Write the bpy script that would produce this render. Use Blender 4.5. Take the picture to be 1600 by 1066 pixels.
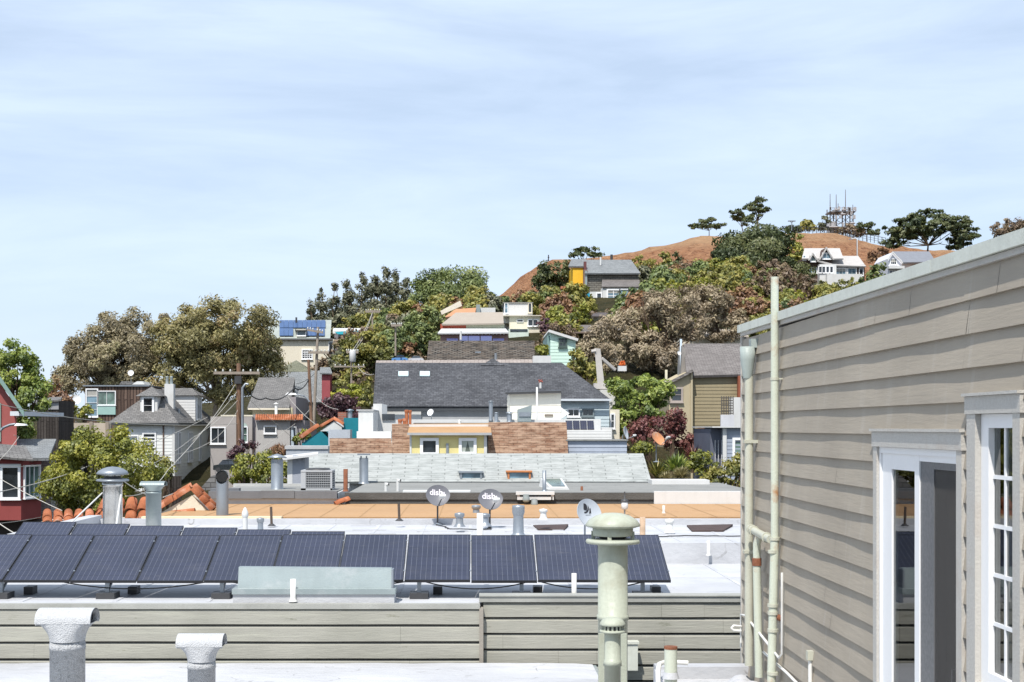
import bpy, bmesh, math, random
import numpy as np
from mathutils import Vector, Matrix, noise as mnoise

for o in list(bpy.data.objects): bpy.data.objects.remove(o)
random.seed(7)
SC = bpy.context.scene
COL = SC.collection
R = math.radians

# ------------------------------------------------------------------ camera
F = 2222.0            # focal length in photo pixels (50 mm lens, 1600 px wide)
VX, VY = 738.0, 667.0  # where the +Y axis meets the picture
cam = bpy.data.cameras.new('camera')
cam.lens = 50.0; cam.sensor_width = 36.0
cam.shift_x = (800 - VX) / 1600.0
cam.shift_y = (VY - 533) / 1600.0
cam.clip_start = 0.1; cam.clip_end = 20000
co = bpy.data.objects.new('camera', cam); COL.objects.link(co)
co.location = (0, 0, 0); co.rotation_euler = (R(90), 0, 0)
SC.camera = co

# ------------------------------------------------------------------ light
SUN_EL, SUN_AZ = R(57), R(20)      # sun high behind the camera, a little to its left
sd = Vector((-math.sin(SUN_AZ) * math.cos(SUN_EL), -math.cos(SUN_AZ) * math.cos(SUN_EL), math.sin(SUN_EL)))
sl = bpy.data.lights.new('sun', 'SUN'); sl.energy = 4.2; sl.angle = R(0.53); sl.color = (1.0, 0.955, 0.89)
so = bpy.data.objects.new('sun', sl); COL.objects.link(so)
so.rotation_euler = sd.to_track_quat('Z', 'Y').to_euler(); so.location = (-20, -40, 80)

w = bpy.data.worlds.new('World'); SC.world = w; w.use_nodes = True
nt = w.node_tree; nt.nodes.clear()
def N(t, kind, **kw):
    n = t.nodes.new(kind)
    for k, v in kw.items():
        if k in n.bl_rna.properties: setattr(n, k, v)
        else: n.inputs[k].default_value = v
    return n
sky = N(nt, 'ShaderNodeTexSky', sky_type='NISHITA', sun_disc=False, sun_elevation=SUN_EL, sun_rotation=R(180) + SUN_AZ,
        air_density=1.0, dust_density=0.6, ozone_density=1.6, altitude=60)
tc = N(nt, 'ShaderNodeTexCoord')
# thin streaky high cloud
mp = N(nt, 'ShaderNodeMapping'); mp.inputs['Scale'].default_value = (1.3, 1.3, 7.5); mp.inputs['Rotation'].default_value = (0.0, R(-7), 0.0)
nz = N(nt, 'ShaderNodeTexNoise', Scale=2.6, Detail=9.0, Roughness=0.58, Distortion=0.35)
cr = N(nt, 'ShaderNodeMapRange'); cr.inputs['From Min'].default_value = 0.34; cr.inputs['From Max'].default_value = 0.64
cr.inputs['To Min'].default_value = 0.56; cr.inputs['To Max'].default_value = 0.84
mx = N(nt, 'ShaderNodeMix', data_type='RGBA')
mx.inputs['B'].default_value = (7.3, 8.65, 10.7, 1)
bg = N(nt, 'ShaderNodeBackground', Strength=0.09)
wo = N(nt, 'ShaderNodeOutputWorld')
nt.links.new(tc.outputs['Generated'], mp.inputs['Vector']); nt.links.new(mp.outputs[0], nz.inputs['Vector'])
nt.links.new(nz.outputs['Fac'], cr.inputs['Value'])
nt.links.new(sky.outputs[0], mx.inputs['A']); nt.links.new(cr.outputs[0], mx.inputs['Factor'])
nt.links.new(mx.outputs['Result'], bg.inputs['Color']); nt.links.new(bg.outputs[0], wo.inputs['Surface'])

SC.view_settings.view_transform = 'Standard'; SC.view_settings.look = 'None'
SC.view_settings.exposure = 0.34; SC.view_settings.gamma = 1.0
SC.cycles.max_bounces = 6; SC.cycles.transparent_max_bounces = 16

# ------------------------------------------------------------------ helpers
def X(px, Y): return (px - VX) / F * Y
def Z(py, Y): return (VY - py) / F * Y
def P(px, py, Y): return Vector((X(px, Y), Y, Z(py, Y)))
ORG = {}
KEEP = []

class MB:
    """collects faces; build() links them as ONE mesh object"""
    def __init__(s): s.v = []; s.f = []; s.sm = []
    def poly(s, pts, smooth=False):
        i = len(s.v); s.v += [tuple(p) for p in pts]; s.f.append(tuple(range(i, i + len(pts)))); s.sm.append(smooth); return s
    def hexa(s, p, smooth=False):   # p: 4 bottom then 4 top
        i = len(s.v); s.v += [tuple(q) for q in p]
        for f in ((3, 2, 1, 0), (4, 5, 6, 7), (0, 1, 5, 4), (1, 2, 6, 5), (2, 3, 7, 6), (3, 0, 4, 7)):
            s.f.append(tuple(i + k for k in f)); s.sm.append(smooth)
        return s
    def box(s, x0, x1, y0, y1, z0, z1):
        return s.hexa([(x0, y0, z0), (x1, y0, z0), (x1, y1, z0), (x0, y1, z0), (x0, y0, z1), (x1, y0, z1), (x1, y1, z1), (x0, y1, z1)])
    def obox(s, o, u, v, n, a0, a1, b0, b1, c0, c1):
        o = Vector(o); g = lambda a, b, c: o + u * a + v * b + n * c
        return s.hexa([g(a0, b0, c0), g(a1, b0, c0), g(a1, b0, c1), g(a0, b0, c1), g(a0, b1, c0), g(a1, b1, c0), g(a1, b1, c1), g(a0, b1, c1)])
    def slab(s, a, b, c, d, t):     # a quad given thickness t along -normal (downwards for roofs)
        a, b, c, d = map(Vector, (a, b, c, d)); n = (b - a).cross(d - a).normalized()
        if n.z < 0: n = -n
        m = -n * t
        return s.hexa([a + m, b + m, c + m, d + m, a, b, c, d])
    def prism(s, pts, d):           # polygon extruded along vector d
        pts = [Vector(p) for p in pts]; d = Vector(d); i = len(s.v); k = len(pts)
        s.v += [tuple(p) for p in pts] + [tuple(p + d) for p in pts]
        s.f.append(tuple(range(i, i + k))); s.sm.append(False)
        s.f.append(tuple(range(i + 2 * k - 1, i + k - 1, -1))); s.sm.append(False)
        for j in range(k):
            s.f.append((i + j, i + (j + 1) % k, i + k + (j + 1) % k, i + k + j)); s.sm.append(False)
        return s
    def tube(s, pts, r, n=8, caps=True):
        pts = [Vector(p) for p in pts]; m = len(pts)
        rs = r if isinstance(r, (list, tuple)) else [r] * m
        base = len(s.v); up = None
        for k in range(m):
            t = (pts[min(k + 1, m - 1)] - pts[max(k - 1, 0)])
            if t.length < 1e-9: t = Vector((0, 0, 1))
            t.normalize()
            if up is None: up = Vector((1, 0, 0)) if abs(t.x) < .8 else Vector((0, 1, 0))
            a = t.cross(up).normalized(); b = a.cross(t).normalized(); up = b
            for j in range(n):
                q = 2 * math.pi * j / n
                s.v.append(tuple(pts[k] + (a * math.cos(q) + b * math.sin(q)) * rs[k]))
        for k in range(m - 1):
            for j in range(n):
                s.f.append((base + k * n + j, base + k * n + (j + 1) % n, base + (k + 1) * n + (j + 1) % n, base + (k + 1) * n + j)); s.sm.append(n > 5)
        if caps:
            s.poly([s.v[base + j] for j in range(n)][::-1]); s.poly([s.v[base + (m - 1) * n + j] for j in range(n)])
        return s
    def lathe(s, prof, c, n=24, rx=1.0, ry=1.0, smooth=True):
        c = Vector(c); base = len(s.v)
        for (r, z) in prof:
            for j in range(n):
                q = 2 * math.pi * j / n
                s.v.append((c.x + r * rx * math.cos(q), c.y + r * ry * math.sin(q), c.z + z))
        for k in range(len(prof) - 1):
            for j in range(n):
                s.f.append((base + k * n + j, base + k * n + (j + 1) % n, base + (k + 1) * n + (j + 1) % n, base + (k + 1) * n + j)); s.sm.append(smooth)
        return s
    def cyl(s, c, r, h, n=20, r2=None):
        r2 = r if r2 is None else r2
        s.lathe([(r, 0), (r2, h)], c, n)
        c = Vector(c)
        s.poly([(c.x + r * math.cos(2 * math.pi * j / n), c.y + r * math.sin(2 * math.pi * j / n), c.z) for j in range(n)][::-1])
        s.poly([(c.x + r2 * math.cos(2 * math.pi * j / n), c.y + r2 * math.sin(2 * math.pi * j / n), c.z + h) for j in range(n)])
        return s
    def laps(s, x0f, x1f, y, z0, z1, ex, lap, jit=0.0):
        """horizontal lapped boards on a wall that faces -Y; x0f/x1f give the wall's ends at a height"""
        z = z0
        while z < z1 - 1e-4:
            t = min(z + ex, z1); j = random.uniform(-jit, jit)
            a0, a1, b0, b1 = x0f(z), x1f(z), x0f(t), x1f(t)
            if a1 - a0 > .01:
                yo = y - lap - j
                s.poly([(a0, yo, z), (a1, yo, z), (b1, y, t), (b0, y, t)])
                s.poly([(a0, y, z), (a1, y, z), (a1, yo, z), (a0, yo, z)])
            z = t
        return s
    def lapsx(s, x, y0, y1, z0, z1, ex, lap, sg=1):
        """the same on a wall facing +X (sg=1) or -X"""
        z = z0
        while z < z1 - 1e-4:
            t = min(z + ex, z1)
            s.poly([(x + sg * lap, y0, z), (x + sg * lap, y1, z), (x, y1, t), (x, y0, t)])
            s.poly([(x, y0, z), (x, y1, z), (x + sg * lap, y1, z), (x + sg * lap, y0, z)])
            z = t
        return s
    def build(s, name, m, parent=None, loc=None, fix=True):
        org = Vector(ORG[parent.name]) if parent else Vector(loc if loc is not None else (0, 0, 0))
        me = bpy.data.meshes.new(name)
        me.from_pydata([(a - org.x, b - org.y, c - org.z) for a, b, c in s.v], [], s.f)
        me.polygons.foreach_set('use_smooth', s.sm)
        if fix and len(s.f) < 60000:
            bm = bmesh.new(); bm.from_mesh(me); bmesh.ops.recalc_face_normals(bm, faces=bm.faces); bm.to_mesh(me); bm.free()
        uvs(me); me.update()
        if isinstance(m, (list, tuple)):
            for q in m: me.materials.append(q)
        else: me.materials.append(m)
        o = bpy.data.objects.new(name, me); COL.objects.link(o)
        if parent: o.parent = parent; ORG[o.name] = org
        else: o.location = org; ORG[o.name] = org
        return o

def uvs(me):
    np_, nl = len(me.polygons), len(me.loops)
    if not np_: return
    n = np.empty(np_ * 3, 'f'); me.polygons.foreach_get('normal', n); n = n.reshape(-1, 3)
    tot = np.empty(np_, 'i'); me.polygons.foreach_get('loop_total', tot)
    vi = np.empty(nl, 'i'); me.loops.foreach_get('vertex_index', vi)
    cc = np.empty(len(me.vertices) * 3, 'f'); me.vertices.foreach_get('co', cc); cc = cc.reshape(-1, 3)
    u = np.stack([-n[:, 1], n[:, 0], 0 * n[:, 0]], 1); L = np.linalg.norm(u, axis=1)
    fl = L < .12; u[fl] = (1, 0, 0); u[~fl] /= L[~fl, None]
    v = np.cross(n, u); v[fl] = (0, 1, 0)
    pi = np.repeat(np.arange(np_), tot); c = cc[vi]
    out = np.stack([(c * u[pi]).sum(1), (c * v[pi]).sum(1)], 1).astype('f')
    me.uv_layers.new(name='UVMap').data.foreach_set('uv', out.ravel())

def meta(o, label, cat, group=None, kind=None):
    if label: o['label'] = label
    if cat: o['category'] = cat
    if group: o['group'] = group
    if kind: o['kind'] = kind
    return o
def thing(name, label, cat, loc, group=None):
    o = bpy.data.objects.new(name, None); COL.objects.link(o); o.location = loc; o.empty_display_size = .3
    ORG[o.name] = Vector(loc); return meta(o, label, cat, group)
def single(mb, name, m, label, cat, loc, group=None): return meta(mb.build(name, m, None, loc), label, cat, group)
def dup(root, loc, label=None, rz=None, scale=None):
    r = root.copy(); COL.objects.link(r); r.location = loc
    if rz is not None: r.rotation_euler.z = rz
    if scale: r.scale = (scale,) * 3
    if label: r['label'] = label
    for ch in root.children:
        c = ch.copy(); COL.objects.link(c); c.parent = r
        for g in ch.children:
            d = g.copy(); COL.objects.link(d); d.parent = c
    return r

# ------------------------------------------------------------------ materials
MC = {}
def _new(name):
    m = bpy.data.materials.new(name); m.use_nodes = True
    t = m.node_tree; b = t.nodes['Principled BSDF']; return m, t, b
def _coords(t, uv=False):
    c = N(t, 'ShaderNodeTexCoord'); info = N(t, 'ShaderNodeObjectInfo')
    mul = N(t, 'ShaderNodeMath', operation='MULTIPLY'); mul.inputs[1].default_value = 37.0
    t.links.new(info.outputs['Random'], mul.inputs[0])
    add = N(t, 'ShaderNodeVectorMath', operation='ADD')
    t.links.new(c.outputs['UV' if uv else 'Object'], add.inputs[0]); t.links.new(mul.outputs[0], add.inputs[1])
    return add.outputs[0]
def _mixc(t, a, b, fac, mode='MIX'):
    m = N(t, 'ShaderNodeMix', data_type='RGBA', blend_type=mode)
    for s, k in ((a, 'A'), (b, 'B')):
        if hasattr(s, 'is_linked') or hasattr(s, 'links'): t.links.new(s, m.inputs[k])
        else: m.inputs[k].default_value = (*s, 1)
    if hasattr(fac, 'links'): t.links.new(fac, m.inputs['Factor'])
    else: m.inputs['Factor'].default_value = fac
    return m.outputs['Result']
def _noise(t, vec, scale, detail=5, rough=.55, lo=.3, hi=.7, stretch=None):
    if stretch:
        mp = N(t, 'ShaderNodeMapping'); mp.inputs['Scale'].default_value = stretch
        t.links.new(vec, mp.inputs['Vector']); vec = mp.outputs[0]
    n = N(t, 'ShaderNodeTexNoise', Scale=scale, Detail=detail, Roughness=rough)
    t.links.new(vec, n.inputs['Vector'])
    r = N(t, 'ShaderNodeMapRange'); r.inputs['From Min'].default_value = lo; r.inputs['From Max'].default_value = hi
    t.links.new(n.outputs['Fac'], r.inputs['Value']); return r.outputs[0]
def _scale(c, k): return tuple(min(1, x * k) for x in c)
def M(name, col, rough=.75, var=.12, scale=1.6, grain=.05, bump=.12, metal=0.0, spec=.3, streak=.13, dirt=None, dirt_amt=.3, dirt_scale=1.2, dirt_lo=.52, coat=0):
    """painted, plastered or metal surface with mottling, grain, streaks and dirt"""
    if name in MC: return MC[name]
    m, t, b = _new(name); vec = _coords(t)
    c = _mixc(t, _scale(col, 1 - var), _scale(col, 1 + var), _noise(t, vec, scale))
    g = _noise(t, vec, scale * 22, 3)
    c = _mixc(t, c, _scale(col, 1 - 3 * grain), _mulf(t, g, .5 if grain else 0.0))
    if streak and rough >= .45:
        s = _noise(t, vec, 3.0, 4, .6, .5, .75, (3.0, 3.0, .25)); c = _mixc(t, c, _scale(col, .55), _mulf(t, s, streak))
    if dirt:
        d = _noise(t, vec, dirt_scale, 7, .68, dirt_lo, dirt_lo + .16); c = _mixc(t, c, dirt, _mulf(t, d, dirt_amt))
    t.links.new(c, b.inputs['Base Color'])
    rn = N(t, 'ShaderNodeMapRange'); rn.inputs['To Min'].default_value = max(.03, rough - .1); rn.inputs['To Max'].default_value = min(1, rough + .1)
    t.links.new(g, rn.inputs['Value']); t.links.new(rn.outputs[0], b.inputs['Roughness'])
    b.inputs['Metallic'].default_value = metal; b.inputs['Specular IOR Level'].default_value = spec
    if bump:
        bp = N(t, 'ShaderNodeBump', Strength=bump, Distance=.02); t.links.new(g, bp.inputs['Height']); t.links.new(bp.outputs[0], b.inputs['Normal'])
    MC[name] = m; return m
def _mulf(t, f, k):
    n = N(t, 'ShaderNodeMath', operation='MULTIPLY'); t.links.new(f, n.inputs[0]); n.inputs[1].default_value = k; return n.outputs[0]
def SH(name, c1, c2, gap, bw=.3, rh=.14, mort=.012, var=.2, rough=.9, bump=.6, third=None, vert=False):
    """courses of shingles, bricks or planks in metres along the surface"""
    if name in MC: return MC[name]
    m, t, b = _new(name); vec = N(t, 'ShaderNodeTexCoord').outputs['UV']
    v2 = vec
    if vert:
        sp = N(t, 'ShaderNodeSeparateXYZ'); cb = N(t, 'ShaderNodeCombineXYZ'); t.links.new(vec, sp.inputs[0])
        t.links.new(sp.outputs['Y'], cb.inputs['X']); t.links.new(sp.outputs['X'], cb.inputs['Y']); v2 = cb.outputs[0]
    # courses wander a little
    wn = N(t, 'ShaderNodeTexNoise', Scale=1.3, Detail=2.0); t.links.new(vec, wn.inputs['Vector'])
    ws = N(t, 'ShaderNodeVectorMath', operation='SCALE'); t.links.new(wn.outputs['Color'], ws.inputs[0]); ws.inputs['Scale'].default_value = rh * .35
    wa = N(t, 'ShaderNodeVectorMath', operation='ADD'); t.links.new(v2, wa.inputs[0]); t.links.new(ws.outputs[0], wa.inputs[1])
    br = N(t, 'ShaderNodeTexBrick', offset=.5, squash=1.0)
    for k, val in (('Scale', 1.0), ('Brick Width', bw), ('Row Height', rh), ('Mortar Size', mort), ('Mortar Smooth', .3), ('Bias', -.1)): br.inputs[k].default_value = val
    br.inputs['Color1'].default_value = (*c1, 1); br.inputs['Color2'].default_value = (*c2, 1); br.inputs['Mortar'].default_value = (*gap, 1)
    t.links.new(wa.outputs[0], br.inputs['Vector'])
    c = br.outputs['Color']
    big = _noise(t, vec, .55, 5, .6)
    fine = _noise(t, vec, 9.0, 4, .7, .25, .75)
    med = _noise(t, vec, 3.2, 3, .6, .4, .65, (.6, 1.8, 1))
    c = _mixc(t, c, (1 - var, 1 - var, 1 - var), big, 'MULTIPLY')
    c = _mixc(t, c, (1 - var * 1.4,) * 3, fine, 'MULTIPLY')
    if third: c = _mixc(t, c, third, _mulf(t, med, .7))
    t.links.new(c, b.inputs['Base Color']); b.inputs['Roughness'].default_value = rough; b.inputs['Specular IOR Level'].default_value = .2
    bp = N(t, 'ShaderNodeBump', Strength=bump, Distance=.03); 
    inv = N(t, 'ShaderNodeMath', operation='SUBTRACT'); inv.inputs[0].default_value = 1.0; t.links.new(br.outputs['Fac'], inv.inputs[1])
    ad = N(t, 'ShaderNodeMath', operation='MULTIPLY_ADD'); t.links.new(fine, ad.inputs[0]); ad.inputs[1].default_value = .35; t.links.new(inv.outputs[0], ad.inputs[2])
    t.links.new(ad.outputs[0], bp.inputs['Height']); t.links.new(bp.outputs[0], b.inputs['Normal'])
    MC[name] = m; return m
def LEAF(name, cols, trans=.25, rough=.6):
    if name in MC: return MC[name]
    m = bpy.data.materials.new(name); m.use_nodes = True; t = m.node_tree; t.nodes.clear()
    at = N(t, 'ShaderNodeAttribute', attribute_name='tint')
    rp = N(t, 'ShaderNodeValToRGB'); e = rp.color_ramp.elements
    while len(e) < len(cols): e.new(.5)
    for i, c in enumerate(cols): e[i].position = i / (len(cols) - 1); e[i].color = (*c, 1)
    t.links.new(at.outputs['Fac'], rp.inputs[0])
    d = N(t, 'ShaderNodeBsdfDiffuse'); tr = N(t, 'ShaderNodeBsdfTranslucent'); g = N(t, 'ShaderNodeBsdfGlossy', Roughness=rough)
    g.inputs['Color'].default_value = (.8, .8, .8, 1)
    t.links.new(rp.outputs[0], d.inputs['Color']); t.links.new(rp.outputs[0], tr.inputs['Color'])
    a = N(t, 'ShaderNodeMixShader', Fac=trans); t.links.new(d.outputs[0], a.inputs[1]); t.links.new(tr.outputs[0], a.inputs[2])
    b = N(t, 'ShaderNodeMixShader', Fac=.06); t.links.new(a.outputs[0], b.inputs[1]); t.links.new(g.outputs[0], b.inputs[2])
    o = N(t, 'ShaderNodeOutputMaterial'); t.links.new(b.outputs[0], o.inputs[0])
    MC[name] = m; return m
def GLASS(name, tint=(.02, .025, .03), rough=.04):
    """far window panes: dark rooms behind a glossy pane"""
    if name in MC: return MC[name]
    m, t, b = _new(name); vec = _coords(t)
    c = _mixc(t, _scale(tint, .5), _scale(tint, 1.8), _noise(t, vec, 1.5, 3, .5, .35, .65)); t.links.new(c, b.inputs['Base Color'])
    b.inputs['Roughness'].default_value = rough; b.inputs['Specular IOR Level'].default_value = .8
    MC[name] = m; return m
def CLEAR(name, tint=(.86, .9, .88)):
    if name in MC: return MC[name]
    m = bpy.data.materials.new(name); m.use_nodes = True; t = m.node_tree; t.nodes.clear()
    tr = N(t, 'ShaderNodeBsdfTransparent'); tr.inputs[0].default_value = (*tint, 1)
    g = N(t, 'ShaderNodeBsdfGlossy', Roughness=.008); fr = N(t, 'ShaderNodeFresnel', IOR=1.75)
    mx = N(t, 'ShaderNodeMixShader'); t.links.new(fr.outputs[0], mx.inputs[0]); t.links.new(tr.outputs[0], mx.inputs[1]); t.links.new(g.outputs[0], mx.inputs[2])
    o = N(t, 'ShaderNodeOutputMaterial'); t.links.new(mx.outputs[0], o.inputs[0]); MC[name] = m; return m

WHITE = M('white_paint', (.62, .62, .605), .55, .04, 2, .03, .05, dirt=(.45, .42, .37), dirt_amt=.25)
CREAM = M('cream_stucco', (.72, .66, .53), .85, .06, 1.2, .05, .2, dirt=(.45, .38, .28), dirt_amt=.25)
def roof_coat():
    m, t, b = _new('white_roof_coating'); c = N(t, 'ShaderNodeTexCoord').outputs['UV']; o = _coords(t)
    a = _mixc(t, (.40, .405, .42), (.54, .545, .56), _noise(t, o, .55, 6, .6, .3, .7))
    a = _mixc(t, a, (.28, .285, .30), _mulf(t, _noise(t, o, .9, 7, .7, .56, .72, (.5, 1.6, 1)), .55))       # ponding marks
    n = N(t, 'ShaderNodeTexNoise', Scale=.7, Detail=3.0); t.links.new(o, n.inputs['Vector'])                # tide rings
    d = N(t, 'ShaderNodeMath', operation='SUBTRACT'); t.links.new(n.outputs['Fac'], d.inputs[0]); d.inputs[1].default_value = .53
    ab = N(t, 'ShaderNodeMath', operation='ABSOLUTE'); t.links.new(d.outputs[0], ab.inputs[0])
    lt = N(t, 'ShaderNodeMath', operation='LESS_THAN'); t.links.new(ab.outputs[0], lt.inputs[0]); lt.inputs[1].default_value = .006
    br_ = N(t, 'ShaderNodeMath', operation='MULTIPLY'); t.links.new(lt.outputs[0], br_.inputs[0]); t.links.new(_noise(t, o, 3, 4, .7, .5, .7), br_.inputs[1])
    a = _mixc(t, a, (.22, .215, .21), _mulf(t, br_.outputs[0], .8))
    a = _mixc(t, a, (.17, .165, .16), _mulf(t, _noise(t, o, 2.2, 8, .75, .66, .74, (.35, 1.5, 1.5)), .7))     # scuffs
    t.links.new(a, b.inputs['Base Color']); b.inputs['Roughness'].default_value = .65; b.inputs['Specular IOR Level'].default_value = .3
    bp = N(t, 'ShaderNodeBump', Strength=.5, Distance=.03); t.links.new(_noise(t, o, 3.5, 5, .6, .25, .75, (.6, 1.4, 1)), bp.inputs['Height']); t.links.new(bp.outputs[0], b.inputs['Normal']); return m
ROOFW = roof_coat()
ROOFG = M('grey_roof_felt', (.25, .25, .235), .85, .12, .7, .06, .3, dirt=(.12, .12, .115), dirt_amt=.4)
ROOFO = M('tan_roof_coating', (.44, .265, .13), .75, .08, .6, .04, .2, dirt=(.30, .16, .07), dirt_amt=.5)
FELTD = M('dark_felt', (.10, .098, .092), .9, .25, 1.5, .08, .4)
GALV = M('galvanised_steel', (.30, .33, .36), .42, .12, 3, .05, .06, metal=.55, spec=.5, dirt=(.32, .31, .30), dirt_amt=.4)
GALVL = M('pale_galvanised_sheet', (.29, .34, .34), .45, .10, 2, .04, .05, metal=.25, spec=.5, dirt=(.5, .5, .5), dirt_amt=.5)
STEEL = M('stainless_steel', (.62, .62, .60), .18, .1, 2, .04, .03, metal=1.0, dirt=(.2, .14, .1), dirt_amt=.35)
RUST = M('rusty_iron', (.25, .10, .055), .9, .35, 5, .1, .4)
DARKM = M('dark_metal', (.05, .05, .052), .5, .2, 4, .05, .1, spec=.5)
BLACK = M('black_void', (.012, .012, .012), .9, 0, 1, 0, 0)
PIPEG = M('pale_green_pipe_paint', (.50, .50, .41), .45, .08, 3, .04, .1, spec=.4, streak=.18, dirt=(.46, .30, .14), dirt_amt=.6, dirt_scale=2.6, dirt_lo=.57)
PIPER = M('rust_blotched_pipe_paint', (.55, .58, .48), .5, .06, 3, .04, .1, dirt=(.40, .17, .05), dirt_amt=.85, dirt_scale=3.4, dirt_lo=.575)
VENTG = M('sage_green_vent_paint', (.43, .455, .37), .5, .08, 2, .04, .1, spec=.35, streak=.35, dirt=(.27, .25, .17), dirt_amt=.5, dirt_scale=2.6, dirt_lo=.55)
PIPEW = M('white_plastic_pipe', (.74, .73, .69), .5, .06, 4, .03, .05, dirt=(.4, .36, .3), dirt_amt=.35)
CEMENT = M('speckled_cement_pipe', (.56, .57, .58), .85, .12, 4, .12, .6, streak=.15, dirt=(.20, .21, .22), dirt_amt=.6, dirt_scale=34, dirt_lo=.515)
CAPW = M('white_cement_cap', (.58, .59, .60), .8, .06, 5, .08, .5, dirt=(.3, .3, .3), dirt_amt=.35, dirt_scale=30, dirt_lo=.52)
FRAMEW = M('white_window_frame', (.82, .82, .82), .4, .02, 2, .01, .02)
PANE = GLASS('window_pane'); PANEB = GLASS('blue_window_pane', (.10, .16, .20), .08); PANEG = GLASS('green_window_pane', (.09, .14, .12), .08)
CLAY = M('clay_tile', (.40, .135, .06), .85, .45, 2.2, .08, .3, dirt=(.46, .34, .27), dirt_amt=.65, dirt_scale=2.2, dirt_lo=.54)
WOODP = M('weathered_pole_wood', (.22, .13, .085), .9, .25, 3, .1, .3, streak=.5)
WOODG = M('grey_pole_wood', (.32, .27, .22), .9, .2, 3, .1, .3, streak=.5)
WIRE = M('pale_cable', (.50, .475, .42), .6, .1, 2, 0, 0)
WIREB = M('black_cable', (.03, .03, .03), .6, .1, 2, 0, 0)
TRUNK = M('brown_bark', (.11, .075, .05), .95, .3, 4, .1, .5)
TRUNKP = M('pale_bark', (.42, .35, .27), .9, .25, 2, .1, .4)
# ------------------------------------------------------------------ ground
GY = [-400, 20, 60, 80, 100, 115, 130, 150, 170, 200, 230, 255, 280, 330, 450, 9000]
GP = [-600, 0, 200, 400, 480, 550, 600, 700, 740, 785, 810, 840, 870, 930, 1000, 1050, 1090, 1150, 1250, 1300, 1340, 1380, 1450, 1600, 2200]
def _row(d):
    k = sorted(d); return [float(np.interp(p, k, [d[q] for q in k])) for p in GP]
RIDGE = {-600: -3, 0: 1, 200: 3, 400: 6, 480: 12, 550: 14, 600: 17, 700: 21, 740: 23.5, 785: 26.3, 810: 29.4, 840: 32.0, 870: 33.1, 930: 33.4, 1000: 34.8, 1050: 36.6, 1090: 37.6, 1150: 37.8, 1250: 38.4, 1300: 38.4, 1340: 37.2, 1380: 36.0, 1450: 35, 1600: 34, 2200: 20}
GT = np.array([
    _row({0: -9}), _row({0: -9}), _row({0: -7.5}), _row({0: -5.8, 500: -5.0, 700: -4.0, 1200: -5}),
    _row({0: -5, 200: -4, 400: -2.5, 480: 0, 550: 2.2, 700: 4.0, 1000: 4, 1200: 2, 1600: 0}),
    _row({0: -4, 200: -3, 400: -1, 480: 1.5, 550: 4.5, 700: 6.4, 1000: 7, 1600: 5}),
    _row({0: -3, 200: -2, 400: .5, 480: 2.8, 600: 7.5, 800: 9.5, 1000: 10.5, 1600: 9}),
    _row({0: -3, 200: -2, 400: 1, 480: 4, 600: 9.5, 800: 12.5, 930: 13.5, 1150: 14.2, 1300: 12.8, 1600: 13}),
    _row({0: -3, 200: -2, 400: 2, 480: 6, 600: 11.5, 800: 14.5, 930: 16, 1150: 17.6, 1300: 15.8, 1600: 16.2}),
    _row({0: -3, 400: 3, 480: 7, 600: 12.5, 740: 16, 870: 18.8, 1000: 21, 1150: 21, 1300: 19.0, 1600: 19.8}),
    _row({0: -2, 400: 4, 480: 8, 600: 13, 740: 17.5, 785: 18.6, 870: 22.5, 1000: 25, 1150: 25.2, 1300: 23.8, 1600: 24.5}),
    _row({k: (v * .86 - .5 if k > 700 else v * .8) for k, v in RIDGE.items()}), _row(RIDGE), _row({k: v - 3 for k, v in RIDGE.items()}),
    _row({k: -6 for k in RIDGE}), _row({k: -20 for k in RIDGE})])
def ground_z(x, y):
    yy = max(y, 40.0); p = min(max(VX + x / yy * F, GP[0]), GP[-1])
    j = min(max(int(np.searchsorted(GY, y)) - 1, 0), len(GY) - 2); t = min(max((y - GY[j]) / (GY[j + 1] - GY[j]), 0), 1)
    return float(np.interp(p, GP, GT[j]) * (1 - t) + np.interp(p, GP, GT[j + 1]) * t)
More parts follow.
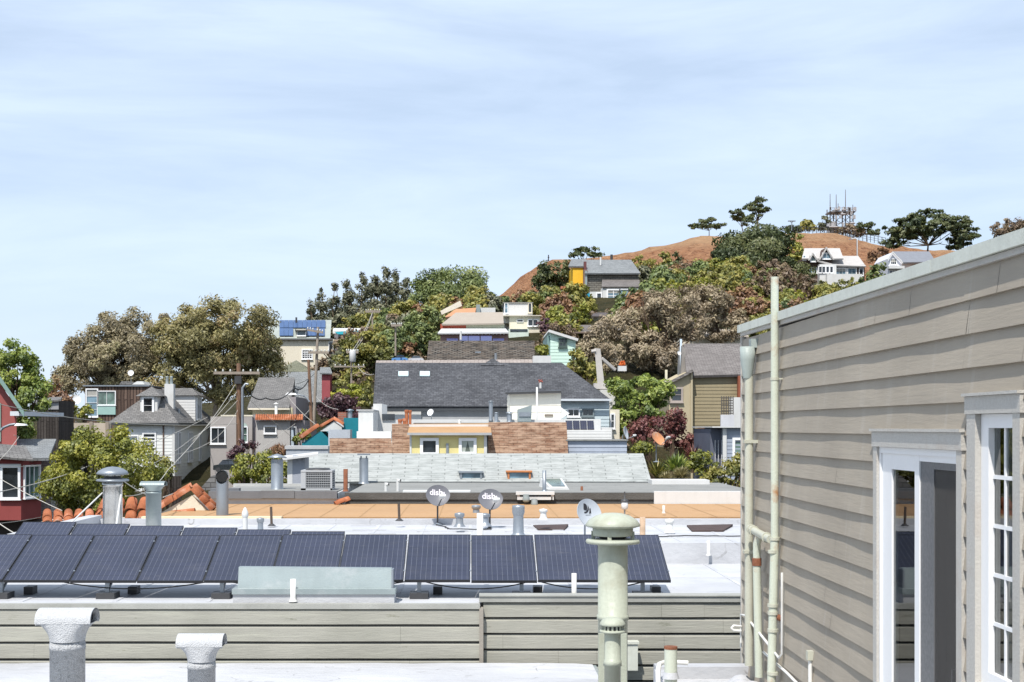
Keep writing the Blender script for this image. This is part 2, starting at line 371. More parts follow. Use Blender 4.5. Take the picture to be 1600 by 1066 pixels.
def build_ground():
    xs = list(np.arange(-90, 170, 1.6)); ys = list(np.arange(40, 345, 1.7))
    xs = [-6000, -2500, -1000, -400, -200, -130] + xs + [200, 300, 500, 1000, 2500, 6000]
    ys = [-900, -300, -100, -30, 10] + ys + [370, 410, 460, 600, 1000, 2500, 8000]
    vs = []
    for y in ys:
        for x in xs:
            z = ground_z(x, y)
            if 215 < y < 300:
                k = min(1, (y - 215) / 20) * min(1, max(0, (300 - y) / 18)); q = Vector((x * .09, y * .09, 3.1))
                z += k * (mnoise.fractal(q * 1.6, .9, 2.0, 6) * .45 + abs(mnoise.noise(q * 3.2)) * .7 - .35)
            elif y > 70 and y < 330: z += mnoise.noise(Vector((x * .11, y * .11, 0))) * .5
            vs.append((x, y, z))
    n = len(xs); fs = [(j * n + i, j * n + i + 1, (j + 1) * n + i + 1, (j + 1) * n + i) for j in range(len(ys) - 1) for i in range(n - 1)]
    mb = MB(); mb.v = vs; mb.f = fs; mb.sm = [True] * len(fs)
    m, t, b = _new('hill_earth'); c = N(t, 'ShaderNodeTexCoord').outputs['Object']
    rock = _mixc(t, (.31, .14, .07), (.56, .31, .17), _noise(t, c, .45, 10, .75, .32, .68))
    rock = _mixc(t, rock, (.14, .055, .028), _mulf(t, _noise(t, c, 1.1, 8, .8, .50, .60, (1, .6, 1.6)), .9))
    straw = _mixc(t, (.46, .28, .15), (.58, .39, .23), _noise(t, c, .8, 6, .6))
    g = N(t, 'ShaderNodeNewGeometry'); sx = N(t, 'ShaderNodeSeparateXYZ'); t.links.new(g.outputs['Normal'], sx.inputs[0])
    mr = N(t, 'ShaderNodeMapRange'); mr.inputs['From Min'].default_value = .90; mr.inputs['From Max'].default_value = .985; t.links.new(sx.outputs['Z'], mr.inputs['Value'])
    nb = N(t, 'ShaderNodeMath', operation='MULTIPLY'); spz = N(t, 'ShaderNodeSeparateXYZ'); t.links.new(c, spz.inputs[0]); hz = N(t, 'ShaderNodeMapRange'); hz.inputs['From Min'].default_value = 31.5; hz.inputs['From Max'].default_value = 35.5; t.links.new(spz.outputs['Z'], hz.inputs['Value']); nn = N(t, 'ShaderNodeMath', operation='MULTIPLY'); t.links.new(hz.outputs[0], nn.inputs[0]); t.links.new(_noise(t, c, .09, 5, .65, .32, .55), nn.inputs[1]); t.links.new(mr.outputs[0], nb.inputs[0]); t.links.new(nn.outputs[0], nb.inputs[1])
    hill = _mixc(t, rock, straw, nb.outputs[0])
    scrub = _mixc(t, (.035, .040, .016), (.11, .09, .045), _noise(t, c, .5, 8, .7))
    sp = N(t, 'ShaderNodeSeparateXYZ'); t.links.new(c, sp.inputs[0])
    yn = N(t, 'ShaderNodeMath', operation='MULTIPLY_ADD'); t.links.new(_noise(t, c, .05, 5, .6), yn.inputs[0]); yn.inputs[1].default_value = 22.0; t.links.new(sp.outputs['Y'], yn.inputs[2])
    my = N(t, 'ShaderNodeMapRange'); my.inputs['From Min'].default_value = 216; my.inputs['From Max'].default_value = 228; t.links.new(yn.outputs[0], my.inputs['Value'])
    xr = N(t, 'ShaderNodeMapRange'); xr.inputs['From Min'].default_value = -14; xr.inputs['From Max'].default_value = -4; t.links.new(sp.outputs['X'], xr.inputs['Value']); xm_ = N(t, 'ShaderNodeMath', operation='MULTIPLY'); t.links.new(xr.outputs[0], xm_.inputs[0]); t.links.new(my.outputs[0], xm_.inputs[1]); t.links.new(_mixc(t, scrub, hill, xm_.outputs[0]), b.inputs['Base Color']); b.inputs['Roughness'].default_value = .95; b.inputs['Specular IOR Level'].default_value = .1
    bp = N(t, 'ShaderNodeBump', Strength=.9, Distance=1.0); t.links.new(_noise(t, c, 1.0, 8, .75, .2, .8), bp.inputs['Height']); t.links.new(bp.outputs[0], b.inputs['Normal'])
    o = mb.build('ground', m, fix=False); o['kind'] = 'structure'
build_ground()

# ------------------------------------------------------------------ foliage
def foliage_mesh(name, blobs, clump_r, leaf, n_leaf, rng, flat=.7, aspect=.5, droop=0.0, shell=.45, per=60, org=(0, 0, 0), lump=.28):
    """leaf-sized faces gathered in clumps through the crown's volume"""
    bl = np.array(blobs, float); vol = (bl[:, 3] * bl[:, 5]); pr = vol / vol.sum()
    nc = int(min(n_leaf / 12, max(8, 2.6 * (bl[:, 3] * bl[:, 5]).sum() / clump_r ** 2))); per = max(8, int(n_leaf / nc))
    bi = rng.choice(len(bl), nc, p=pr)
    d = rng.normal(size=(nc, 3)); d /= np.linalg.norm(d, axis=1)[:, None]
    low = d[:, 2] < -.45; d[low, 2] *= .5
    rr = (1 - shell) + shell * rng.random(nc) ** .6
    rr *= 1 + lump * (rng.random(nc) - .6)
    cc = bl[bi, :3] + d * rr[:, None] * bl[bi, 3:6]
    ct = rng.random(nc)
    cs = clump_r * (.55 + .9 * rng.random(nc))
    k = np.repeat(np.arange(nc), per); n = len(k)
    off = rng.normal(size=(n, 3)); off /= np.linalg.norm(off, axis=1)[:, None]; off *= (rng.random(n) ** .45)[:, None]
    off[:, 2] *= flat
    p = cc[k] + off * cs[k][:, None]
    p[:, 2] -= droop * cs[k] * rng.random(n)
    # leaves face roughly out of their clump, each with its own tilt
    nn = off * .9 + d[k] * .5 + rng.normal(size=(n, 3)) * .55 + np.array([0, 0, .25]); nn /= np.linalg.norm(nn, axis=1)[:, None]
    a = np.cross(nn, rng.normal(size=(n, 3)) + np.array([0, 0, -1.2 * droop])); a /= np.linalg.norm(a, axis=1)[:, None]
    b = np.cross(nn, a)
    L = leaf * (.6 + .8 * rng.random(n)); W = L * aspect
    v = np.stack([p - a * L[:, None] / 2, p + b * W[:, None] / 2, p + a * L[:, None] / 2, p - b * W[:, None] / 2], 1).reshape(-1, 3) - np.array(org)
    me = bpy.data.meshes.new(name); me.vertices.add(4 * n); me.vertices.foreach_set('co', v.astype('f').ravel())
    me.loops.add(4 * n); me.loops.foreach_set('vertex_index', np.arange(4 * n, dtype='i'))
    me.polygons.add(n); me.polygons.foreach_set('loop_start', np.arange(0, 4 * n, 4, dtype='i'))
    me.update(calc_edges=True)
    at = me.attributes.new('tint', 'FLOAT', 'FACE')
    at.data.foreach_set('value', np.clip(.55 * ct[k] + .45 * rng.random(n), 0, 1).astype('f'))
    return me

LV = {
    'euc': LEAF('eucalyptus_leaf', [(0.098, 0.078, 0.040), (0.213, 0.174, 0.094), (0.346, 0.290, 0.160), (0.253, 0.239, 0.094)], .2),
    'eucg': LEAF('olive_eucalyptus_leaf', [(0.097, 0.087, 0.029), (0.205, 0.181, 0.063), (0.319, 0.281, 0.103), (0.285, 0.187, 0.080)], .2),
    'eucp': LEAF('pale_brown_leaf', [(0.136, 0.101, 0.061), (0.267, 0.206, 0.130), (0.438, 0.349, 0.223), (0.261, 0.227, 0.117)], .2),
    'pine': LEAF('pine_needle', [(0.024, 0.038, 0.012), (0.050, 0.071, 0.019), (0.095, 0.114, 0.029), (0.133, 0.135, 0.037)], .12),
    'pinel': LEAF('light_pine_needle', [(0.047, 0.076, 0.026), (0.104, 0.143, 0.041), (0.202, 0.244, 0.067), (0.286, 0.302, 0.092)], .15),
    'cyp': LEAF('cypress_leaf', [(0.053, 0.062, 0.033), (0.106, 0.112, 0.057), (0.175, 0.175, 0.094), (0.225, 0.206, 0.125)], .12),
    'olive': LEAF('olive_shrub_leaf', [(0.071, 0.084, 0.020), (0.168, 0.177, 0.034), (0.302, 0.277, 0.050), (0.403, 0.327, 0.076)], .25),
    'green': LEAF('bright_green_leaf', [(0.055, 0.091, 0.022), (0.134, 0.198, 0.036), (0.267, 0.334, 0.055), (0.424, 0.455, 0.091)], .3),
    'gold': LEAF('golden_green_leaf', [(0.070, 0.089, 0.019), (0.181, 0.203, 0.026), (0.333, 0.331, 0.040), (0.457, 0.420, 0.064)], .3),
    'yel': LEAF('yellow_green_leaf', [(0.117, 0.143, 0.019), (0.260, 0.286, 0.026), (0.416, 0.416, 0.039), (0.520, 0.468, 0.065)], .3),
    'purple': LEAF('purple_leaf', [(0.035, 0.016, 0.022), (0.078, 0.031, 0.043), (0.140, 0.066, 0.074), (0.187, 0.109, 0.094)], .2),
    'wine': LEAF('dark_red_leaf', [(0.070, 0.019, 0.019), (0.156, 0.043, 0.040), (0.234, 0.078, 0.062), (0.203, 0.125, 0.062)], .2),
    'rust': LEAF('rusty_brown_leaf', [(0.098, 0.048, 0.028), (0.210, 0.105, 0.053), (0.336, 0.182, 0.084), (0.238, 0.182, 0.070)], .2),
    'redb': LEAF('reddish_bramble_leaf', [(0.075, 0.046, 0.026), (0.156, 0.103, 0.059), (0.238, 0.164, 0.091), (0.149, 0.152, 0.050)], .2),
    'straw': LEAF('straw_grass_blade', [(0.240, 0.210, 0.090), (0.360, 0.310, 0.140), (0.480, 0.410, 0.210)], .3),
}
SEED = [100]
def tree(name, label, cat, kind, Y, blobs, trunk=None, leaf=None, n=None, clump=None, group=None, depth=.8, bark=None, limbs=8, **kw):
    """blobs: (px, py, rx, ry) of the crown as seen from the camera; trunk: (px, py_base) points"""
    SEED[0] += 1; rng = np.random.default_rng(SEED[0]); rd = random.Random(SEED[0])
    lo = max(blobs, key=lambda b: b[1] + b[3])
    for _ in range(30):       # keep the crown out of the slope it stands on
        if Y < 70 or ground_z(X(lo[0], Y), Y) <= Z(lo[1] + lo[3] * .45, Y): break
        Y -= 2
    s = Y / F
    bl = []
    for (bx, by, rx, ry) in blobs:
        yo = Y + rd.uniform(-.35, .35) * rx * s
        c = P(bx, by, yo); bl.append((c.x, c.y, c.z, rx * s, rx * s * depth, ry * s))
    leaf = leaf or max(.075, .0023 * Y)
    asp = kw.get('aspect', .5)
    if n is None:
        A = sum(3.14 * b[3] * b[5] for b in bl); n = int(min(80000, max(900, A / (leaf * leaf * asp * .5) * 6.0)))
    clump = clump or max(leaf * 1.1, min(2.2, .34 * float(np.mean([min(b[3], b[5]) for b in bl])) + .08))
    tx, ty = trunk if trunk else (sum(b[0] for b in blobs) / len(blobs), None)
    gx = X(tx, Y); gz = min(ground_z(gx, Y), min(b[2] - b[5] * .75 for b in bl))
    if ty: gz = Z(ty, Y)
    root = thing(name, label, cat, (gx, Y, gz), group)
    me = foliage_mesh('crown', bl, clump, leaf, n, rng, org=(gx, Y, gz), **kw)
    me.materials.append(LV[kind]); o = bpy.data.objects.new('crown', me); COL.objects.link(o); o.parent = root; ORG[o.name] = root.location.copy()
    mb = MB(); H = max(b[2] for b in bl) - gz
    r0 = max(.04, min(.42, H * .028))
    top = Vector((np.mean([b[0] for b in bl]), Y, np.mean([b[2] for b in bl])))
    base = Vector((gx, Y, gz - .3)); fork = base.lerp(top, .5) + Vector((rd.uniform(-.1, .1) * H * .3, 0, 0))
    mb.tube([base, base.lerp(fork, .5) + Vector((rd.uniform(-1, 1) * H * .02, 0, 0)), fork], [r0, r0 * .85, r0 * .7], 8)
    for i in range(limbs):
        b = bl[i % len(bl)]
        e = Vector((b[0] + rd.uniform(-.7, .7) * b[3], b[1] + rd.uniform(-.6, .6) * b[4], b[2] + rd.uniform(-.3, .6) * b[5]))
        m = fork.lerp(e, .5) + Vector((rd.uniform(-.1, .1), rd.uniform(-.1, .1), rd.uniform(-.08, .12))) * (e - fork).length
        mb.tube([fork, m, e], [r0 * .55, r0 * .32, r0 * .1], 6, False)
        for q in range(2):
            e2 = m.lerp(e, .4) + Vector((rd.uniform(-.5, .5) * b[3], rd.uniform(-.4, .4) * b[4], rd.uniform(0, .5) * b[5]))
            mb.tube([m, m.lerp(e2, .6) + Vector((0, 0, .05 * b[5])), e2], [r0 * .28, r0 * .16, r0 * .05], 5, False)
    mb.build('trunk', bark or TRUNK, root)
    return root

# ------------------------------------------------------------------ building pieces
UX, UY, UZ = Vector((1, 0, 0)), Vector((0, 1, 0)), Vector((0, 0, 1))
WN = [0]
def window(parent, o, u, n, w_, h, fw=.07, proud=.09, frame=None, pane=None, cols=1, rows=2, sill=.1, label=None, mw=.025):
    """o: lower left corner on the wall seen from outside, u along the wall, n out of it"""
    o = Vector(o); f = MB()
    f.obox(o, u, UZ, n, -fw, 0, -fw, h + fw, .002, proud); f.obox(o, u, UZ, n, w_, w_ + fw, -fw, h + fw, .002, proud)
    f.obox(o, u, UZ, n, 0, w_, h, h + fw, .002, proud); f.obox(o, u, UZ, n, 0, w_, -fw, 0, .002, proud)
    for k in range(1, cols): f.obox(o, u, UZ, n, w_ * k / cols - mw / 2, w_ * k / cols + mw / 2, 0, h, .014, proud * .6)
    for k in range(1, rows): f.obox(o, u, UZ, n, 0, w_, h * k / rows - mw / 2, h * k / rows + mw / 2, .014, proud * .62)
    if sill: f.obox(o, u, UZ, n, -fw * 1.4, w_ + fw * 1.4, -fw - sill * .5, -fw - .002, .002, proud + .05)
    fr = f.build('window', frame or FRAMEW, parent)
    if label: fr['label'] = label
    g = MB(); g.obox(o, u, UZ, n, 0, w_, 0, h, .001, .012); g.build('pane', pane or PANE, fr)
    WN[0] += 1
    if WN[0] % 3 == 1 and w_ > .5: MB().obox(o, u, UZ, n, .01, w_ - .01, h * (.45 + .1 * (WN[0] % 4)), h - .01, .0125, .0135).build('blind', M('pale_blind', (.38, .37, .34), .9), fr)
    return fr
def win_px(parent, x0, y0, x1, y1, Y, **kw):
    return window(parent, P(x0, y1, Y), UX, -UY, X(x1, Y) - X(x0, Y), Z(y0, Y) - Z(y1, Y), **kw)
def house(name, label, cat, px, Y, group=None):
    x = X(px, Y); return thing(name, label, cat, (x, Y, ground_z(x, Y)), group)
def walls(parent, x0, x1, y0, y1, z1, m, z0=None, ex=0, lap=.018, name='wall', sides=True):
    z0 = z0 if z0 is not None else parent.location.z - .5
    mb = MB().box(x0, x1, y0, y1, z0, z1)
    if ex:
        mb.laps(lambda z: x0 - lap * .6, lambda z: x1 + lap * .6, y0, z0, z1 - .004, ex, lap)
        if sides: mb.lapsx(x1, y0 - lap, y1, z0, z1 - .004, ex, lap, 1); mb.lapsx(x0, y0 - lap, y1, z0, z1 - .004, ex, lap, -1)
    return mb.build(name, m, parent)
def gable_x(parent, x0, x1, y0, y1, ze, zr, m, t=.12, over=.25, name='roof', hip0=0, hip1=0):
    """ridge along X, eaves at y0 and y1; hips take length off the ridge at either end"""
    ym = (y0 + y1) / 2; mb = MB(); sl = (zr - ze) / (ym - y0); zo = ze - sl * over
    a0, a1 = x0 - over, x1 + over; b0, b1 = a0 + hip0, a1 - hip1
    mb.slab((a0, y0 - over, zo), (a1, y0 - over, zo), (b1, ym, zr), (b0, ym, zr), t)
    mb.slab((a1, y1 + over, zo), (a0, y1 + over, zo), (b0, ym, zr), (b1, ym, zr), t)
    if hip1: mb.poly([(a1, y0 - over, zo), (a1, y1 + over, zo), (b1, ym, zr)])
    if hip0: mb.poly([(a0, y0 - over, zo), (a0, y1 + over, zo), (b0, ym, zr)])
    return mb.build(name, m, parent)
def gable_y(parent, x0, x1, y0, y1, ze, zr, m, t=.12, over=.25, name='roof', xm=None):
    """ridge along Y: the gable faces the camera"""
    xm = (x0 + x1) / 2 if xm is None else xm; mb = MB()
    zl = ze - (zr - ze) / (xm - x0) * over; zr2 = ze - (zr - ze) / (x1 - xm) * over
    mb.slab((x0 - over, y0 - over, zl), (xm, y0 - over, zr), (xm, y1 + over, zr), (x0 - over, y1 + over, zl), t)
    mb.slab((x1 + over, y0 - over, zr2), (x1 + over, y1 + over, zr2), (xm, y1 + over, zr), (xm, y0 - over, zr), t)
    return mb.build(name, m, parent)
def pipe_thing(name, label, cat, px, py0, py1, Y, wpx, m, cap=None, group=None, n=16):
    """plain vertical pipe from py1 up to py0, open at the top"""
    r = wpx / 2 / F * Y; b = P(px, py1, Y); h = Z(py0, Y) - b.z
    root = thing(name, label, cat, b, group); mb = MB()
    mb.lathe([(r * 1.5, 0), (r * 1.05, .04), (r, .06), (r, h), (r * .8, h), (r * .8, h - .12), (0.001, h - .12)], b, n)
    mb.build('pipe', m, root)
    return root
def cable(label, pts, sag, r=.014, m=None, name='cable', group='overhead cables'):
    out = []
    for i in range(len(pts) - 1):
        a, b = Vector(pts[i]), Vector(pts[i + 1]); k = 14
        for j in range(k + (i == len(pts) - 2)):
            t = j / k; q = a.lerp(b, t); q.z -= sag * 4 * t * (1 - t); out.append(q)
    mb = MB().tube(out, r, 5)
    return single(mb, name, m or WIRE, label, 'cable', out[0], group)
# ================================================================== the clapboard building beside the camera
XW = 2.6
def YW(px, x=XW): return x * F / (px - VX)
def board_mat():
    m, t, b = _new('clapboard_paint'); c = N(t, 'ShaderNodeTexCoord').outputs['Object']
    a = _mixc(t, (.325, .283, .226), (.385, .338, .272), _noise(t, c, 1.1, 5))
    gr = _noise(t, c, 6.0, 6, .65, .35, .7, (1, .5, 6.0))
    a = _mixc(t, a, (.28, .25, .215), _mulf(t, gr, .22))
    st = _noise(t, c, 2.4, 4, .6, .55, .8, (1, 2.2, .22)); a = _mixc(t, a, (.45, .42, .375), _mulf(t, st, .5))
    ru = _noise(t, c, 3.5, 6, .7, .68, .8); a = _mixc(t, a, (.36, .25, .17), _mulf(t, ru, .35))
    t.links.new(a, b.inputs['Base Color']); b.inputs['Roughness'].default_value = .7; b.inputs['Specular IOR Level'].default_value = .25
    bp = N(t, 'ShaderNodeBump', Strength=.25, Distance=.005); t.links.new(gr, bp.inputs['Height']); t.links.new(bp.outputs[0], b.inputs['Normal'])
    return m
BOARD = board_mat()
TRIM = M('grey_casing_paint', (.50, .48, .44), .65, .06, 3, .05, .15, dirt=(.38, .32, .27), dirt_amt=.5, dirt_scale=3)
COPING = M('pale_grey_green_coping', (.60, .62, .55), .5, .06, 1.4, .03, .06, streak=.25, dirt=(.40, .38, .32), dirt_amt=.4)
ROOMW = M('cream_room_wall', (.52, .47, .38), .9, .05, 1, 0, 0)
DOOR = dict(y0=7.46, y1=9.11, z1=-.03); WIN = dict(y0=6.66, y1=7.38, z0=-1.36, z1=.156)
cb = thing('clapboard_building', 'grey clapboard building with a white sliding door, filling the right edge of the photo', 'building', (XW, 8.0, -4.0))
def clap():
    mb = MB(); e = .1763; z = .13 - e * 24; segs = []
    rd = random.Random(3)
    while z < .83:
        zt = min(z + e, .84)
        for (a, b) in ((3.2, WIN['y0']), (WIN['y0'], WIN['y1']), (WIN['y1'], DOOR['y0']), (DOOR['y0'], DOOR['y1']), (DOOR['y1'], 13.6)):
            lo, hi = z, zt
            if (a, b) == (WIN['y0'], WIN['y1']):
                if lo >= WIN['z1'] or hi <= WIN['z0']: pass
                elif hi > WIN['z1']: lo = WIN['z1']
                elif lo < WIN['z0']: hi = WIN['z0']
                else: continue
            if (a, b) == (DOOR['y0'], DOOR['y1']):
                if lo >= DOOR['z1']: pass
                elif hi > DOOR['z1']: lo = DOOR['z1']
                else: continue
            if b - a > 2.5 or rd.random() < .3:
                cut = a + (b - a) * rd.uniform(.2, .8); parts = ((a, cut - .002), (cut + .002, b))
            else: parts = ((a, b),)
            segs.append((lo, hi, parts, z))
        z += e
    for lo, hi, parts, z in segs:
        lj = .0215 + rd.uniform(-.0015, .0015)
        for (a, b) in parts:
            ny = max(2, int((b - a) / .028)); nz = 7
            base = len(mb.v); lapj = lj + rd.uniform(-.0008, .0008)
            for j in range(nz + 1):
                q = j / nz; zz = lo + (hi - lo) * q
                for i in range(ny + 1):
                    y = a + (b - a) * i / ny
                    d = lapj * (1 - (zz - z) / e)
                    d += 0.0050 * mnoise.noise(Vector((y * 1.3, zz * 5, z * 7))) + .0013 * mnoise.noise(Vector((y * 4 + 2 * mnoise.noise(Vector((y * .8, zz * 4, z))), zz * 30, z * 3.3))) * min(1, q * 3) * (.3 + 1.2 * max(0, mnoise.noise(Vector((y * .5, z * 9, 2))) + .3))
                    mb.v.append((XW - .004 - d, y, zz))
            for j in range(nz):
                for i in range(ny):
                    k = base + j * (ny + 1) + i
                    mb.f.append((k, k + 1, k + ny + 2, k + ny + 1)); mb.sm.append(True)
            for i in range(ny):      # the butt under each board
                p, q = mb.v[base + i], mb.v[base + i + 1]
                mb.poly([p, q, (XW + .004, q[1], q[2]), (XW + .004, p[1], p[2])])
    mb.build('clapboards', BOARD, cb, fix=False)
    # wall behind the boards, with the two openings
    w_ = MB(); a, b = XW + .005, XW + .13
    for (y0, y1, z0, z1) in ((3.2, 6.72, -6, .835), (6.72, 7.30, -6, -1.30), (6.72, 7.30, .068, .835), (7.30, 7.54, -6, .835), (7.54, 9.03, -.124, .835), (7.54, 9.03, -6, -2.25), (9.03, 13.595, -6, .835)):
        w_.box(a, b, y0, y1, z0, z1)
    w_.box(b, 9.0, 13.35, 13.59, -6, .835); w_.box(8.9, 9.0, 3.2, 13.35, -6, .835); w_.box(b, 8.9, 3.0, 3.2, -6, .835)
    w_.build('wall', M('grey_wall_paint', (.37, .35, .32)), cb)
    tz = lambda y: .92 + .0077 * (y - 6.7)      # the coping falls a little towards the camera
    def rake(mb, xa, xb, ya, yb, d0, d1): return mb.hexa([(xa, ya, tz(ya) - d0), (xb, ya, tz(ya) - d0), (xb, yb, tz(yb) - d0), (xa, yb, tz(yb) - d0), (xa, ya, tz(ya) - d1), (xb, ya, tz(ya) - d1), (xb, yb, tz(yb) - d1), (xa, yb, tz(yb) - d1)])
    r = MB(); rake(r, XW - .03, 9.05, 3.0, 13.63, .03, .006); r.build('roof', ROOFW, cb)
    ys_ = [3.0, 5.2, 7.9, 10.4, 13.66]
    for ya, yb in zip(ys_[:-1], ys_[1:]): c = MB(); rake(c, XW - .055, XW - .031, ya + .003, yb, .072, 0); c.build('coping', COPING, cb)
    c = MB(); rake(c, XW - .0525, XW + .05, 13.661, 13.68, .072, 0); c.build('end_cap', COPING, cb)
    f = MB(); rake(f, XW - .030, XW + .0, 3.0, 13.64, .106, .074); f.build('frieze_board', TRIM, cb)
    k = MB().box(XW - .028, XW + .02, 13.6, 13.64, -6, .86); k.build('corner_board', TRIM, cb)
    rm = MB(); rm.box(4.6, 4.7, 3.3, 13.3, -2.3, .6); rm.box(2.75, 4.59, 3.3, 13.3, -2.4, -2.31); rm.box(2.75, 4.59, 3.3, 13.3, .61, .66); rm.box(2.75, 4.59, 9.6, 9.7, -2.3, .6)
    rm.build('room', ROOMW, cb)
clap()
def slider():
    y0, y1, zt, zb = 7.46, 9.11, -.03, -2.25
    cs = MB(); cs.box(XW - .034, XW + .004, 9.03, y1, zb, -.126); cs.box(XW - .034, XW + .004, y0, 7.545, zb, -.126)
    cs.box(XW - .040, XW + .004, y0 - .012, y1 + .012, -.125, zt); cs.box(XW - .055, XW + .004, y0 - .02, y1 + .02, zt + .001, zt + .018)
    cs.build('door_casing', TRIM, cb)
    d = MB(); x0, x1 = XW - .005, XW + .10
    d.box(x0 - .012, x1, 9.0, 9.029, zb, -.127); d.box(x0 - .012, x1, 7.546, 7.575, zb, -.127); d.box(x0 - .012, x1, 7.576, 8.999, -.165, -.127)
    # fixed leaf (far half)
    d.box(x0, x0 + .05, 8.80, 8.999, zb, -.166); d.box(x0, x0 + .05, 8.345, 8.799, -.262, -.166); d.box(x0, x0 + .05, 8.26, 8.344, zb, -.166)
    # screen leaf (near half) outer edge
    d.box(x0 + .001, x0 + .03, 7.576, 7.625, zb, -.166); d.box(x0 + .001, x0 + .03, 7.626, 8.259, -.2, -.166)
    dr = d.build('sliding_door', FRAMEW, cb)
    g = MB().box(x0 + .012, x0 + .018, 8.345, 8.80, zb, -.263); g.build('pane', CLEAR('door_glass'), dr)
    sc = MB().box(x0 + .008, x0 + .024, 8.02, 8.258, zb, -.201); sc.box(x0 + .008, x0 + .024, 7.627, 8.019, -.24, -.201); sc.build('screen_frame', M('charcoal_screen_frame', (.13, .133, .14), .4, .06, 2, .02, .03), dr)
    m = bpy.data.materials.new('insect_screen'); m.use_nodes = True; t = m.node_tree; t.nodes.clear()
    a = N(t, 'ShaderNodeBsdfTransparent'); b = N(t, 'ShaderNodeBsdfDiffuse'); b.inputs[0].default_value = (.11, .105, .10, 1); x = N(t, 'ShaderNodeMixShader', Fac=.62); o = N(t, 'ShaderNodeOutputMaterial')
    t.links.new(a.outputs[0], x.inputs[1]); t.links.new(b.outputs[0], x.inputs[2]); t.links.new(x.outputs[0], o.inputs[0])
    s = MB().box(x0 + .014, x0 + .018, 7.627, 8.019, zb, -.241); s.build('insect_screen', m, dr)
    g2 = MB().box(x0 + .05, x0 + .056, 7.58, 8.26, zb, -.2); g2.build('inner_pane', CLEAR('door_glass'), dr)
    hd = MB().box(x0 - .03, x0, 7.60, 7.618, -1.42, -1.30); hd.build('handle', DARKM, dr)
    def drape(name, ya, yb, za, zb, xc, m, amp=.03, wl=.09):
        mb = MB(); n = 60
        for i in range(n):
            p, q = ya + (yb - ya) * i / n, ya + (yb - ya) * (i + 1) / n
            f = lambda y: xc + amp * math.sin(y / wl * 2 * math.pi) + .4 * amp * math.sin(y * 31)
            mb.poly([(f(p), p, za), (f(q), q, za), (f(q) - .01, q, zb), (f(p) - .01, p, zb)], True)
        return mb.build(name, m, cb, fix=False)
    LIN = M('pale_linen', (.62, .58, .50), .9, .06, 3, .03, .1)
    drape('curtain', 8.74, 9.02, -2.25, -.28, 2.69, LIN, .018, .06); drape('curtain', 7.15, 7.29, -1.28, .04, 2.685, LIN, .015, .05); drape('curtain', 6.2, 6.62, -1.25, .02, 2.78, LIN)
    sf = MB(); sf.box(2.95, 3.8, 9.3, 10.6, -2.3, -1.75); sf.box(2.95, 3.15, 9.3, 10.6, -1.749, -1.35); sf.box(2.95, 3.8, 10.4, 10.6, -1.749, -1.55); sf.build('armchair', M('cream_upholstery', (.50, .45, .35), .9), cb)
    MB().box(3.3, 4.1, 7.3, 8.1, -1.62, -1.58).box(3.65, 3.75, 7.65, 7.75, -2.3, -1.62).build('table', M('brown_table', (.22, .13, .08), .5), cb)
    # window
    cs = MB(); a, b, za, zc = WIN['y0'], WIN['y1'], WIN['z0'], WIN['z1']
    cs.box(XW - .036, XW + .004, 7.255, b, za, .065); cs.box(XW - .036, XW + .004, a, 6.752, za, .065); cs.box(XW - .042, XW + .004, a - .015, b + .015, .066, zc); cs.box(XW - .058, XW + .004, a - .02, b + .02, zc + .001, zc + .016)
    cs.box(XW - .05, XW + .03, 6.753, 7.254, za, za + .055)
    cs.build('window_casing', TRIM, cb)
    wz0, wz1 = za + .056, .064
    d = MB(); x0 = XW - .005
    d.box(x0, x0 + .07, 7.15, 7.254, wz0, wz1); d.box(x0, x0 + .07, 6.753, 6.83, wz0, wz1); d.box(x0, x0 + .07, 6.831, 7.149, wz1 - .07, wz1); d.box(x0, x0 + .07, 6.831, 7.149, wz0, wz0 + .07)
    h0, h1 = wz0 + .07, wz1 - .07
    for k in range(1, 5): d.box(x0 + .022, x0 + .05, 6.831, 7.149, h0 + (h1 - h0) * k / 5 - .01, h0 + (h1 - h0) * k / 5 + .01)
    d.box(x0 + .0225, x0 + .049, 6.98, 7.0, h0, h1)
    wn = d.build('window', FRAMEW, cb)
    MB().box(x0 + .03, x0 + .036, 6.831, 7.149, h0, h1).build('pane', CLEAR('door_glass'), wn)
    MB().lathe([(.0, .5), (.05, .48), (.13, .30), (.14, .28), (.0, .28)], (3.15, 7.6, -1.0), 16).lathe([(.06, 0), (.09, .1), (.04, .2), (.02, .28)], (3.15, 7.6, -1.0), 14).build('table_lamp', M('lamp_shade_cloth', (.55, .30, .16), .8), cb)
slider()

